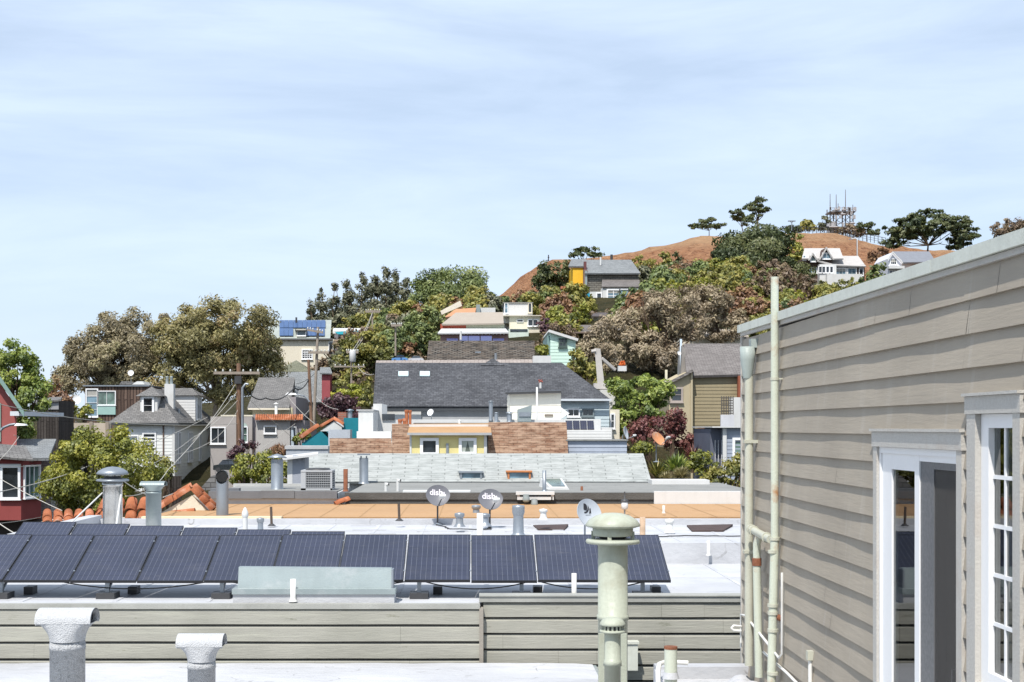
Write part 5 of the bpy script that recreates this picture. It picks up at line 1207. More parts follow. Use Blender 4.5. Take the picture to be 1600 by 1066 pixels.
MB().slab((X(752, Yr), Yr - .25, zr - .13), (X(788, Yr), Yr - .25, zr - .13), (X(771, Yr), Yr, zr + .20), (X(769, Yr), Yr, zr + .20), .05).build('roof_peak', S_DK, kb)
MB().box(X(583, Ye) - .06, X(583, Ye) + .06, Ye - .06, 73, ze - 4.5, ze - .02).build('verge_wall', M('pale_verge', (.5, .48, .45), .8), kb)
MB().box(X(597, 66.3), X(800, 66.3), 66.3, 72.8, -4, ze - .1).build('wall', M('light_grey_wall', (.42, .43, .44), .8), kb)
MB().box(X(595, Ye), X(797, Ye), Ye - .12, Ye - .02, ze - .22, ze - .10).build('gutter', M('dark_gutter', (.06, .065, .07), .4), kb)
MB().box(X(876, Yx), X(955, Yx), Yx - .14, Yx - .03, mR - .1, mR + .0).build('gutter', M('pale_gutter', (.6, .63, .66), .5), kb)
MB().box(X(597, 66.2), X(658, 66.2), 66.15, 66.29, -2, Z(641, 66.2)).build('white_panel', WHITE, kb)
BG = M('powder_blue_boards', (.50, .58, .60), .7, .04)
mb = MB().box(X(876, Yx + .3), X(952, Yx + .3), Yx + .3, 72.8, -4, mR - .08); mb.laps(lambda z: X(876, Yx + .3), lambda z: X(952, Yx + .3), Yx + .3, -1, mR - .1, .17, .018); mb.build('boarded_wall', BG, kb)
win_px(kb, 888, 640.5, 904, 649.5, Yx + .28, rows=1, cols=2, fw=.06); win_px(kb, 911, 640.5, 926, 649, Yx + .28, rows=1, cols=2, fw=.06, frame=M('slate_frame', (.2, .24, .25), .6))
for a in (622.5, 656):
    y0 = Ye + (Yr - Ye) * .655; y1 = Ye + (Yr - Ye) * .76; u_ = .06
    s = MB(); s.slab((X(a, y0), y0, onroof(y0) + .08), (X(a + 15.5, y0), y0, onroof(y0) + .08), (X(a + 15.5, y1), y1, onroof(y1) + .08), (X(a, y1), y1, onroof(y1) + .08), .1)
    f = s.build('skylight', M('pale_skylight', (.55, .68, .70), .2, .04, 2, 0, 0, spec=.6), kb)
# ---- grey-brown shingled roof further back
hb2 = thing('mottled_shingle_house', 'house with a steep mottled grey brown shingle roof behind the charcoal roof', 'house', (X(750, 77), 77, 0))
mb = MB(); Ya, Yc = 75.5, 79.5; mb.slab((X(666, Ya), Ya, Z(570, Ya)), (X(836, Ya), Ya, Z(570, Ya)), (X(835, Yc), Yc, Z(532.5, Yc)), (X(670, Yc), Yc, Z(532.5, Yc)), .1)
mb.slab((X(836, Yc), 83.5, Z(570, Ya)), (X(666, Yc), 83.5, Z(570, Ya)), (X(670, Yc), Yc, Z(532.5, Yc)), (X(835, Yc), Yc, Z(532.5, Yc)), .1); mb.build('roof', S_GB, hb2)
MB().box(X(672, 76), X(832, 76), 76, 83, -1, Z(571, Ya) - .1).build('wall', WHITE, hb2)
c = P(747, 553, 77.5); MB().hexa([c + Vector((-.15, -.1, -.2)), c + Vector((.15, -.1, -.2)), c + Vector((.15, .2, -.1)), c + Vector((-.15, .2, -.1)), c + Vector((-.15, -.1, .12)), c + Vector((.15, -.1, .12)), c + Vector((.15, .2, .12)), c + Vector((-.15, .2, .12))]).build('roof_vent', GALV, hb2)
MB().tube([P(774.5, 562, 76), P(774.5, 552, 76)], .07, 8).build('flue', GALV, hb2); MB().tube([P(720, 531, 79), P(720, 517, 79)], .06, 8).build('white_flue', WHITE, hb2)
r = thing('low_shingle_strip', 'low ridge of pinkish beige shingles showing over the charcoal roof', 'building', (X(700, 73), 74, -2))
mb = MB(); mb.slab((X(586, 73), 73.4, Z(569, 73.4)), (X(842, 73), 73.4, Z(569, 73.4)), (X(842, 74.6), 74.6, Z(561.5, 74.6)), (X(588, 74.6), 74.6, Z(563.5, 74.6)), .1); mb.build('roof', SH('beige_shingles', (.42, .36, .32), (.55, .48, .43), (.25, .2, .18), .4, .18, .02, .25), r)
MB().box(X(588, 74), X(840, 74), 74.0, 75.2, -2, Z(569, 74) - .1).build('wall', CREAM, r)
single(MB().box(X(833, 73.2), X(861, 73.2), 73.2, 74, 1.5, Z(556, 73.2)), 'roof_box', WHITE, 'plain white box beside the mint green house gable', 'box', P(847, 567, 73.2))
# ================================================================== clay tiles at the left
def barrel(mb, a, b, r, n=8):      # one half-round clay tile from a to b
    a, b = Vector(a), Vector(b); t = (b - a).normalized(); s = t.cross(UZ).normalized(); up = s.cross(t)
    base = len(mb.v)
    for k, p in enumerate((a, b)):
        rr = r * (1.0 if k else .86)
        for q in (1.0, .84):
            for j in range(n + 1):
                w_ = math.pi * j / n; mb.v.append(tuple(p + s * math.cos(w_) * rr * q + up * math.sin(w_) * rr * q))
    m = n + 1
    for j in range(n):
        mb.f.append((base + j, base + j + 1, base + 2 * m + j + 1, base + 2 * m + j)); mb.sm.append(True)
        mb.f.append((base + m + j, base + m + j + 1, base + 3 * m + j + 1, base + 3 * m + j)); mb.sm.append(True)
        mb.f.append((base + 2 * m + j, base + 2 * m + j + 1, base + 3 * m + j + 1, base + 3 * m + j)); mb.sm.append(False)
tp = thing('tiled_parapet', 'parapet capped with clay barrel tiles and a small tiled gable by the tee vent', 'parapet', (-8.5, 36, -8))
rd = random.Random(11)
t = MB(); Y = 36.0
for i in range(6):
    px = 74 + 16.5 * i; 
    for k in range(2): barrel(t, P(px, 801 + 7 * k, Y + .5 - .3 * k) + Vector((0, 0, .02 * k)), P(px + rd.uniform(-2, 2), 812 + 8 * k, Y - .1 - .3 * k), .125)
for i in range(4):
    px = 163 + 20 * i
    for k in range(2): barrel(t, P(px + 4, 783 + 15 * k, Y + .4 - .3 * k), P(px - 2 + rd.uniform(-2, 2), 802 + 15 * k, Y - .1 - .3 * k), .155)
# gable: tiles run down both rakes
top = (300, 765)
for (ex, ey, n_) in ((226, 812, 4), (330, 797, 3)):
    for k in range(n_):
        a = (top[0] + (ex - top[0]) * k / n_, top[1] + (ey - top[1]) * k / n_); b = (top[0] + (ex - top[0]) * (k + 1.12) / n_, top[1] + (ey - top[1]) * (k + 1.12) / n_)
        barrel(t, P(a[0], a[1], Y), P(b[0], b[1], Y - .02), .15)
        barrel(t, P(a[0] + 2, a[1] - 5, Y + .42), P(b[0] + 2, b[1] - 5, Y + .4), .14)
for (a, b) in (((270, 804), (305, 799)),): barrel(t, P(*b, Y - .3), P(*a, Y - .3), .1)
t.build('tiles', CLAY, tp)
b = MB(); b.box(X(66, Y), X(166, Y), Y - .2, Y + .9, -8, Z(815, Y)); b.box(X(160, Y), X(232, Y), Y - .1, Y + .9, -8, Z(812, Y))
b.prism([P(232, 812, Y - .05), P(326, 800, Y - .05), P(300, 774, Y - .05)], (0, .5, 0)); b.box(X(226, Y), X(330, Y), Y - .04, Y + .6, -8, Z(806, Y)); b.build('wall', CREAM, tp)
c = P(530, 786, 38.9); t = MB(); barrel(t, P(545, 781, 39.0), P(529, 787, 38.8), .12); barrel(t, P(540, 782, 38.7), P(524, 789, 38.6), .10)
single(t, 'clay_tile', CLAY, 'loose clay tile at the corner where the tan strip meets the rusty post', 'tile', c)

# ================================================================== houses on the left
RED = M('brick_red_paint', (.27, .06, .055), .7, .1, 2, .04, .1); RED2 = M('faded_red_paint', (.33, .095, .085), .7, .08, 2, .04, .1)
GREENT = M('grey_green_trim', (.22, .33, .30), .6, .08)
rh = house('red_house', 'brick red house with a bay of white framed windows at the left edge', 'house', -20, 58)
Y = 58.0
w_ = MB(); w_.prism([P(-60, 705, Y), P(26, 705, Y), P(26, 636, Y), P(0, 600, Y), P(-60, 520, Y)], (-1.98, 6, 0)); w_.build('wall', RED2, rh)
mb = MB(); mb.slab(P(38, 643, Y - .6), P(38, 643, Y + 6.2), P(-62, 497, Y + 6.2), P(-62, 497, Y - .6), .14); mb.build('roof', S_GR, rh)
mb = MB(); d = P(-62, 497, Y - .62) - P(38, 643, Y - .62); n_ = Vector((-d.z, 0, d.x)).normalized()
mb.prism([P(38, 643, Y - .62), P(-62, 497, Y - .62), P(-62, 508, Y - .62), P(38, 652, Y - .62)], (0, -.05, 0)); mb.build('barge_board', GREENT, rh)
MB().box(X(22, Y), X(36, Y), Y - .5, Y + 5.8, Z(650, Y), Z(643, Y)).build('gutter', M('pale_gutter', (.6, .63, .66), .5), rh)
MB().box(X(-10, Y), X(2, Y), Y - .06, Y - .01, Z(690, Y), Z(630, Y)).build('corner_board', GREENT, rh)
mb = MB(); mb.slab(P(-40, 716, 55), P(76, 716, 55), P(88, 686, 60), P(-40, 686, 60), .1); mb.build('lower_roof', S_LG, rh)
mb = MB(); mb.slab(P(-20, 712, 54.2), P(52, 718, 54.2), P(40, 697, 56.2), P(-20, 692, 56.2), .08); mb.build('porch_roof', S_GR, rh)
bay = MB(); Yb = 54.6; bay.prism([(X(-40, Yb), Yb, Z(813, Yb)), (X(33, Yb), Yb, Z(813, Yb)), (X(64, Yb + 1.1), Yb + 1.1, Z(813, Yb)), (X(65, 60), 60, Z(813, Yb)), (X(-40, 60), 60, Z(813, Yb))], (0, 0, Z(717, Yb) - Z(813, Yb))); bay.build('bay', RED, rh)
MB().box(X(-40, Yb), X(33, Yb), Yb - .07, Yb - .005, Z(729, Yb), Z(725, Yb)).build('string_course', WHITE, rh)
win_px(rh, 5, 731, 29, 777, Yb, fw=.09, rows=1, sill=.05)
a = Vector((X(33, Yb), Yb, 0)); b = Vector((X(64, Yb + 1.1), Yb + 1.1, 0)); u = (b - a).normalized(); n_ = u.cross(UZ)
window(rh, Vector((a.x, a.y, Z(776, Yb))) + u * .18, u, n_, (b - a).length - .36, Z(730, Yb) - Z(776, Yb), fw=.07, cols=3, rows=1, pane=PANEG)
MB().box(X(64, 57), X(80, 57), 57.0, 57.6, -6, Z(718, 57)).build('brick_pier', SH('pale_bricks', (.42, .40, .38), (.5, .48, .45), (.3, .28, .27), .25, .09, .012, .15), rh)
MB().box(X(-40, 56), X(58, 56), 55.8, 56.6, -9, Z(813, Yb) - .003).build('basement', M('dark_basement', (.06, .05, .045), .9), rh)

sh = house('dark_shed', 'dark weathered plank shed under the bright green tree', 'shed', 78, 80); Y = 80.0
BRD = SH('dark_planks', (.065, .055, .05), (.11, .095, .085), (.03, .025, .022), 3.0, .16, .02, .3, vert=True)
walls(sh, X(58, Y), X(92, Y), Y, Y + 3, Z(626, Y), BRD); MB().slab(P(54, 629, Y - .2), P(95, 624, Y - .2), P(97, 620, Y + 3), P(58, 622, Y + 3), .1).build('roof', S_GR, sh)
MB().box(X(75, Y), X(92, Y), Y - .05, Y - .01, Z(640, Y), Z(624, Y)).build('fascia', M('grey_board', (.3, .3, .31), .8), sh)
r = thing('garden_wall', 'low beige garden wall between the dark shed and the white villa', 'wall', (X(130, 84), 84, -8))
MB().box(X(96, 84), X(172, 84), 84, 84.3, -9, Z(661, 84)).build('wall', M('beige_wall', (.52, .45, .37), .85, .08), r)
mb = MB()
for px in (96, 143, 168): mb.box(X(px, 84) - .1, X(px, 84) + .1, 83.9, 83.99, -9, Z(644 if px < 100 else 659, 84))
mb.build('post', M('weathered_board', (.32, .27, .22), .9), r)
MB().box(X(131, 84), X(148, 84), 83.95, 83.99, -9, Z(673, 84)).build('doorway', BLACK, r)
mo = house('timber_house', 'modern flat roofed house of dark vertical timber with a big corner window', 'house', 185, 100); Y = 100.0
TIM = SH('vertical_timber', (.14, .095, .075), (.24, .165, .13), (.05, .035, .03), 4.0, .22, .03, .3, vert=True)
walls(mo, X(133, Y), X(232, Y), Y, Y + 7, Z(604, Y), TIM)
MB().box(X(131, Y), X(234, Y), Y - .15, Y + 7.1, Z(604, Y) + .002, Z(602, Y)).build('roof', GALV, mo)
win_px(mo, 136, 609, 152, 650, Y, fw=.08, rows=4, cols=1, pane=PANEB); win_px(mo, 154, 612, 180, 632, Y, fw=.06, rows=1, cols=2, pane=PANEG)
MB().box(X(153, Y), X(181, Y), Y - .1, Y - .02, Z(648, Y), Z(633, Y)).build('glass_balustrade', M('sea_green_glass', (.30, .46, .42), .15, .05, 2, 0, 0, spec=.6), mo)
MB().prism([P(186, 601, Y + 1), P(206, 601, Y + 1), P(202, 596, Y + 1), P(190, 596, Y + 1)], (0, 2, 0)).build('roof_box', S_GR, mo)
MB().prism([P(206, 601, Y + 1), P(226, 601, Y + 1), P(223, 596, Y + 1), P(214, 596, Y + 1)], (0, 2, 0)).build('skylight', WHITE, mo)
dish('satellite_dish', 'small round white dish on a pole over the timber house', P(204.5, 583, 101), (.1, -.95, .25), .42, .42, M('white_dish_paint', (.78, .78, .78), .5), Z(601, 101), arm=False)
dish('satellite_dish', 'round white dish among twigs beside the timber house', P(119, 625, 92), (.3, -.9, .3), .6, .62, M('white_dish_paint', (.78, .78, .78), .5), Z(660, 92), arm=False)

# white villa: front wall to the camera, long side in shade
vv = house('white_villa', 'white boarded villa with a hipped grey roof, dormers and a white chimney', 'house', 225, 95)
Y0, Y1 = 95.0, 109.0; x0, x1 = X(178, Y0), X(272, Y0); ze = Z(661, Y0); VW = M('villa_white_boards', (.74, .75, .73), .7, .03)
walls(vv, x0, x1, Y0, Y1, ze, VW, ex=.22, lap=.02)
xm = X(241, Y0) ; mb = MB(); o_ = .35; zt = ze + 2.35
A, B, C_, D_ = Vector((x0 - o_, Y0 - o_, ze)), Vector((x1 + o_, Y0 - o_, ze)), Vector((x1 + o_, Y1 + o_, ze)), Vector((x0 - o_, Y1 + o_, ze))
Ra, Rb = Vector(((x0 + x1) / 2 + .25, Y0 + 2.4, zt)), Vector(((x0 + x1) / 2 + .25, Y1 - 2.4, zt))
mb.poly([A, B, Ra]); mb.poly([B, C_, Rb, Ra]); mb.poly([C_, D_, Rb]); mb.poly([D_, A, Ra, Rb]); mb.poly([A - UZ * .12, B - UZ * .12, C_ - UZ * .12, D_ - UZ * .12])
for p, q in ((A, B), (B, C_), (C_, D_), (D_, A)): mb.poly([p, q, q - UZ * .12, p - UZ * .12])
mb.build('roof', S_GR, vv)
MB().box(x0 - .36, x1 + .36, Y0 - .42, Y0 - .34, ze - .13, ze - .02).box(x1 + .36, x1 + .44, Y0 - .42, Y1, ze - .13, ze - .02).build('gutter', M('dark_gutter', (.06, .065, .07), .4), vv)
# front dormer
Yd = Y0 + .6; dz0, dz1 = Z(652, Yd), Z(619, Yd); da, db_ = X(219, Yd), X(246, Yd)
MB().box(da, db_, Yd, Yd + 2.2, dz0, dz1).build('dormer', WHITE, vv)
mb = MB(); c = ((da + db_) / 2, Yd + .9, Z(603.5, Yd)); e = [(da - .25, Yd - .25, dz1), (db_ + .3, Yd - .25, dz1), (db_ + .3, Yd + 2.6, dz1), (da - .25, Yd + 2.6, dz1)]
for k in range(4): mb.poly([e[k], e[(k + 1) % 4], c])
mb.poly(e); mb.build('dormer_roof', S_GR, vv)
win_px(vv, 225, 622.5, 238, 645, Yd, fw=.14, rows=2)
# side dormer
Ys = Y0 + 6; xa = x1 - 1.2; mb = MB(); mb.box(xa, x1 + .25, Ys, Ys + 2.4, ze + .1, Z(618, Ys)); mb.laps(lambda z: xa, lambda z: x1 + .25, Ys, ze + .1, Z(618, Ys), .2, .02); mb.build('dormer', WHITE, vv)
mb = MB(); zz = Z(618, Ys); e = [(xa - .5, Ys - .2, zz), (x1 + .5, Ys - .2, zz), (x1 + .5, Ys + 2.6, zz), (xa - .5, Ys + 2.6, zz)]; c1 = (x1 - .2, Ys + 1.2, Z(606, Ys)); c0 = (xa - 1.2, Ys + 1.2, Z(606, Ys))
mb.poly([e[0], e[1], c1, c0]); mb.poly([e[1], e[2], c1]); mb.poly([e[2], e[3], c0, c1]); mb.poly(e); mb.build('dormer_roof', S_GR, vv)
window(vv, Vector((x1 + .25, Ys + .4, ze + .35)), UY, UX, 1.5, Z(621, Ys) - ze - .35, cols=3, rows=1, fw=.1)
Yc = Y0 + 2.2; cx0, cx1 = X(257, Yc), X(271, Yc)
MB().box(cx0, cx1, Yc, Yc + .6, ze + .3, Z(600, Yc)).build('chimney', WHITE, vv)
for q in (.12, .42): MB().lathe([(.11, Z(600, Yc)), (.10, Z(590, Yc)), (.12, Z(589, Yc)), (.08, Z(588, Yc))], (cx0 + q, Yc + .3, 0), 12).build('chimney_pot', GALVL, vv)
MB().tube([(x1 - .3, Y0 + 3.0, ze + .5), (x1 - .3, Y0 + 3.0, ze + 1.0)], .1, 8).build('flue', GALV, vv)
win_px(vv, 225, 678, 242, 707, Y0, fw=.1, rows=2); win_px(vv, 190, 682, 215, 690, Y0, fw=.06, rows=1, pane=PANEB)
for (a, b) in ((1.2, .5), (4.6, .45), (5.4, .45), (8.6, .5)): window(vv, Vector((x1 + .02, Y0 + a, ze - 2.6)), UY, UX, b, 1.9, fw=.12, rows=2)
MB().box(x1 - .12, x1 + .05, Y0 - .04, Y0 - .022, -6, ze).build('corner_board', WHITE, vv)
MB().tube([(x1 - .7, Y0 - .06, ze - .1), (x1 - .7, Y0 - .06, -4)], .05, 8).build('downspout', M('brown_downspout', (.16, .11, .09), .6), vv)
r = thing('plank_fence', 'short dark plank fence at the foot of the white villa', 'fence', P(272, 762, 70))
MB().box(X(258, 70), X(283, 70), 70, 70.1, Z(790, 70), Z(744, 70)).build('boards', BRD, r); MB().box(X(257, 70), X(259, 70), 69.95, 70.15, Z(790, 70), Z(741, 70)).build('post', BRD, r)
r = thing('leaning_board', 'grey sloping board resting by the open elbow pipe', 'board', P(330, 768, 44)); 
MB().hexa([P(309, 768, 44), P(341, 764, 44), P(341, 764, 44.4), P(309, 768, 44.4), P(330, 744, 44), P(342, 741, 44), P(342, 741, 44.4), P(330, 744, 44.4)]).build('board', S_GR, r)

# grey stucco houses in the middle distance
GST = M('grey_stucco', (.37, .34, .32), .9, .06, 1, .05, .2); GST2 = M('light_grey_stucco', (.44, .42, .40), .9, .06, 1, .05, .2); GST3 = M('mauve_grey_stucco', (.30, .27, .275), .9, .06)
g1 = house('grey_stucco_house', 'grey stucco house with a wide white window beside the brown utility pole', 'house', 360, 90); Y = 90.0
walls(g1, X(329, Y), X(394, Y), Y, Y + 8, Z(651, Y), GST); win_px(g1, 331, 669, 351, 692, Y, fw=.08, rows=1, cols=2)
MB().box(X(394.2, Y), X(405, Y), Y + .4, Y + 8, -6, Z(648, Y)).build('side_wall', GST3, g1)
win_px(g1, 378, 668, 386, 690, Y, fw=.06, rows=2, pane=PANEG); MB().prism([P(382 + 4.6 * math.cos(R(a)), 668 - 7 * math.sin(R(a)), Y - .03) for a in range(0, 181, 20)], (0, .025, 0)).build('arch', M('sage_arch', (.35, .42, .38), .7), g1)
MB().box(X(345, Y), X(395, Y), Y - .02, Y + .3, Z(651, Y) + .002, Z(648.5, Y)).build('coping', CREAM, g1)
g2 = house('tile_coped_house', 'pale grey house with an orange clay tile coping and a small window', 'house', 430, 86); Y = 86.0
walls(g2, X(400, Y), X(453, Y), Y, Y + 7, Z(657, Y), GST2); win_px(g2, 414, 667, 430.5, 676, Y, fw=.07, rows=1)
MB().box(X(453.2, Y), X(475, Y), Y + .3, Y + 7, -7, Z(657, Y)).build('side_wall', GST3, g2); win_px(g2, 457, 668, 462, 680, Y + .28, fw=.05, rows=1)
t = MB()
for i in range(21):
    px = 401 + 3.55 * i; yy = Y + (.0 if px < 455 else .35); barrel(t, P(px, 648.5, yy + .5), P(px - .6, 657.5, yy - .35), .075, 6)
t.build('tile_coping', CLAY, g2)
dk = thing('door', 'dark blue glazed gate post beside the tile coped house', 'gate', P(458, 700, 85)); MB().box(X(455, 85), X(459, 85), 85, 85.1, Z(705, 85), Z(672, 85)).build('post', M('pale_blue', (.45, .52, .58), .6), dk); MB().box(X(459.1, 85), X(466, 85), 85.03, 85.08, Z(705, 85), Z(680, 85)).build('panel', PANE, dk); dk.name = 'glazed_gate'
g3 = house('grey_gable_house', 'house with a broad grey shingle roof behind the orange tile coping', 'house', 425, 98); Y = 98.0
walls(g3, X(393, Y), X(456, Y), Y + .4, Y + 8, Z(637, Y), M('pale_yellow_wall', (.62, .57, .38), .8, .05))
mb = MB(); mb.slab(P(386, 638, Y - .1), P(452, 637, Y - .1), P(461, 590, Y + 4.5), P(404, 590, Y + 4.5), .12); mb.slab(P(460, 640, Y + 8), P(386, 640, Y + 8), P(404, 590, Y + 4.5), P(461, 590, Y + 4.5), .1); mb.build('roof', S_GR, g3)
MB().box(X(388, Y), X(453, Y), Y - .18, Y - .05, Z(640.5, Y), Z(638, Y)).build('gutter', CREAM, g3)
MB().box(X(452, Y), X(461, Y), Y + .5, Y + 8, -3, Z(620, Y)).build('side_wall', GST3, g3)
coney('white flue with a flat hat in front of the grey gable roof', 431.5, 92, 629, 648, 4.5, 8, m=PIPEW, base=Z(650, 92), group=None)
g4 = house('light_grey_roof_house', 'house with a light blue grey roof and a mossy peak behind the utility poles', 'house', 480, 108); Y = 108.0
walls(g4, X(440, Y), X(512, Y), Y + .5, Y + 9, Z(629, Y), M('pale_blue_wall', (.55, .60, .60), .8))
mb = MB(); mb.slab(P(412, 630, Y), P(514, 628, Y), P(508, 579, Y + 5), P(413, 580, Y + 5), .1); mb.build('roof', S_LG, g4)
mb = MB(); ap = P(463, 563, Y + 7); e = [P(434, 581, Y + 4.8), P(487, 581, Y + 4.8), P(487, 578, Y + 9), P(434, 578, Y + 9)]
for k in range(4): mb.poly([e[k], e[(k + 1) % 4], ap])
mb.build('roof_peak', SH('mossy_shingles', (.20, .21, .15), (.28, .28, .2), (.1, .1, .08), .3, .16, .014, .2), g4)
MB().box(X(503, Y), X(516, Y), Y - .1, Y + 1.5, -2, Z(582, Y)).build('red_bay', M('dull_red_wall', (.33, .08, .09), .8), g4)
MB().slab(P(500, 583, Y - .4), P(519, 583, Y - .4), P(516, 574, Y + 2), P(500, 574, Y + 2), .1).build('bay_roof', S_LG, g4)
MB().box(X(465, Y), X(477, Y), Y + .4, Y + .49, Z(638, Y), Z(630, Y)).build('yellow_panel', M('yellow_panel', (.7, .62, .3), .8), g4)
MB().tube([P(448, 588, Y + 4), P(448, 582, Y + 4)], .1, 8).build('flue', WHITE, g4)

# cream block with the blue solar roof
cbk = house('cream_block', 'tall cream house with blue solar panels on its roof and a grey side', 'house', 470, 132); Y = 132.0
walls(cbk, X(415, Y), X(522, Y), Y, Y + 10, Z(530, Y), CREAM)
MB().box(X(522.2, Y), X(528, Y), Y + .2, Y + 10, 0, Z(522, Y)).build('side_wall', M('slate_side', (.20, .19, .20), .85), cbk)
mb = MB(); mb.slab(P(410, 529, Y - .3), P(516, 529, Y - .3), P(518, 500, Y + 4), P(410, 501, Y + 4), .15); mb.build('roof', M('grey_green_roof', (.33, .36, .33), .8), cbk)
MB().box(X(412, Y), X(520, Y), Y - .35, Y - .05, Z(531.5, Y), Z(529.2, Y)).build('eave', M('dark_eave', (.12, .12, .12), .7), cbk)
BP = M('blue_solar_cells', (.05, .10, .22), .3, .15, 1.5, .02, 0, spec=.6); s0 = MB()
def onr(px, py): f = (529 - py) / 28.5; return P(px, py, Y - .3 + 4.3 * f) + Vector((0, -.12, .12))
for row, (ya, yb, pxs) in enumerate(((502.5, 514, [437 + 7.2 * i for i in range(10)]), (515, 526.5, [437, 444.2, 451.4, 479, 486.2, 493.4, 500.6]))):
    for a in pxs:
        pn = MB(); pn.slab(onr(a, yb), onr(a + 6.9, yb), onr(a + 6.9, ya), onr(a, ya), .05); pn.build('solar_panel', BP, cbk)
MB().box(X(463, Y), X(478, Y), Y - .1, Y + 2.4, Z(528, Y), Z(515, Y)).build('dormer', CREAM, cbk); win_px(cbk, 465, 517, 477, 524, Y - .1, fw=.06, rows=1, pane=PANEB)
MB().slab(P(461, 516, Y - .4), P(480, 516, Y - .4), P(480, 514, Y + 2.4), P(461, 514, Y + 2.4), .1).build('dormer_roof', DARKM, cbk)
win_px(cbk, 473, 547.5, 487, 560, Y, fw=.1, rows=4, cols=4, mw=.05); win_px(cbk, 421, 552, 434, 562, Y, fw=.08, rows=2, cols=2); win_px(cbk, 514.5, 535, 520, 556, Y, fw=.06, rows=1)
MB().tube([P(463, 505, Y + 3), P(463, 496, Y + 3)], .09, 8).build('flue', DARKM, cbk)
tl = house('teal_eave_house', 'low house showing a white flat roof with a teal fascia by the tall conifers', 'house', 548, 142); Y = 142.0
walls(tl, X(524, Y), X(568, Y), Y + .8, Y + 7, Z(521, Y), M('dark_wall', (.14, .13, .12), .9)); MB().slab(P(520, 517.5, Y), P(573, 515.5, Y), P(574, 513, Y + 8), P(521, 513, Y + 8), .25).build('roof', WHITE, tl)
MB().prism([P(523, 518.6, Y), P(572, 516.6, Y), P(568, 522, Y), P(528, 522.5, Y)], (0, .6, 0)).build('fascia', M('bright_teal', (.03, .33, .42), .6), tl)

# teal house in front of the charcoal one
th = house('teal_house', 'teal walled house with an orange clay tile roof slope and a boxy teal parapet', 'house', 520, 60); Y = 59.5
TEAL = M('deep_teal_paint', (.012, .19, .24), .65, .08)
w_ = MB(); w_.prism([P(472, 707, Y), P(513, 707, Y), P(513, 687, Y), P(500, 674, Y), P(472, 693, Y)], (0, 3, 0)); w_.build('wall', TEAL, th)
MB().box(X(535, Y), X(566.5, Y), Y + .6, Y + 3, -7, Z(653, Y)).build('box_wall', TEAL, th)
MB().box(X(513, 57.5), X(547, 57.5), 57.5, 58.5, -7, Z(671.5, 57.5)).build('grey_parapet', M('blue_grey_parapet', (.40, .43, .47), .8), th)
t = MB()
for i in range(7):
    a = P(497 + 3.2 * i * .2, 664, Y + .4 + i * .3); b = P(471, 686, Y - .4 + i * .3)
    barrel(t, P(500 - i * .5, 666, Y + i * .35), P(473 - i * .5, 685, Y + i * .35), .15, 6)
for (a, b) in (((522, 656), (502, 668)), ((536, 664), (520, 655))): 
    for k in range(3): barrel(t, P(*a, Y + .5 + k * .3), P(*b, Y + .5 + k * .3), .13, 6)
t.build('tiles', CLAY, th)
w_ = MB(); w_.prism([P(500, 674, Y + .45), P(534, 674, Y + .45), P(534, 668, Y + .45), P(521, 659, Y + .45)], (0, 2, 0)); w_.build('white_gable', WHITE, th)
MB().box(X(447, 56), X(513, 56), 56, 57.4, -7, Z(702, 56)).build('low_wall', M('blue_grey_parapet', (.40, .43, .47), .8), th); MB().box(X(445, 56), X(513, 56), 55.95, 57.45, Z(702, 56) + .002, Z(697, 56)).build('coping', M('grey_coping', (.45, .45, .45), .7), th)
coney('grey roof flue with a pale hat on the teal parapet', 547, 61, 639, 654, 7, 13, base=Z(655, 61), conical=.2, group=None)
single(MB().box(X(528, 62), X(541, 62), 62, 63, -6, Z(644, 62)), 'brick_chimney', SH('red_bricks', (.36, .12, .08), (.45, .18, .12), (.3, .25, .2), .25, .09, .012, .2), 'short red brick chimney above the teal parapet', 'chimney', P(535, 655, 62))
# ================================================================== the hillside houses
bh = house('beige_roof_house', 'low house with broad beige roof planes, a red wall and a white lower roof', 'house', 740, 112); Y = 112.0
mb = MB(); mb.slab(P(690, 506.5, Y), P(787, 505, Y), P(786, 488, Y + 4), P(712, 488.5, Y + 4), .12); mb.build('roof', M('beige_roof', (.37, .32, .265), .85, .06, dirt=(.38, .33, .27), dirt_amt=.4), bh)
walls(bh, X(688, Y), X(728, Y), Y + .3, Y + 7, Z(506, Y), M('dull_red_wall2', (.40, .09, .055), .8)); MB().box(X(728.2, Y), X(788, Y), Y + .35, Y + 7, 3, Z(505.5, Y)).build('green_wall', M('pale_green_wall', (.52, .55, .42), .8), bh)
MB().slab(P(684, 520, Y - 3), P(795, 519, Y - 3), P(790, 513.5, Y + .2), P(690, 513.5, Y + .2), .12).build('lower_roof', WHITE, bh)
for i in range(18): px = 690 + 5.7 * i; MB().box(X(px, Y - 2.9), X(px + 1.6, Y - 2.9), Y - 2.9, Y - 2.8, Z(523, Y - 2.9), Z(520.6, Y - 2.9)).build('rafter_end', WHITE, bh)
MB().box(X(688, Y - 2.6), X(794, Y - 2.6), Y - 2.6, Y - .5, 3, Z(521, Y - 2.6)).build('lower_wall', M('mauve_brown_wall', (.30, .19, .17), .8), bh)
for i, a in enumerate((698, 718, 732, 751, 770)):
    top = 525 if i in (1, 2, 3) else 529
    MB().slab(P(a, 533, Y - 4.6), P(a + (13 if i == 1 else 17.5), 533, Y - 4.6), P(a + (13 if i == 1 else 17.5), top, Y - 3.2), P(a, top, Y - 3.2), .06).build('solar_panel', M('violet_blue_cells', (.05, .06, .17), .3, .15, 1.5, .02, 0, spec=.6), bh)
r = house('orange_roof_cottage', 'cottage with a terracotta coloured roof and a white gable above the beige roofs', 'house', 715, 122); Y = 122.0
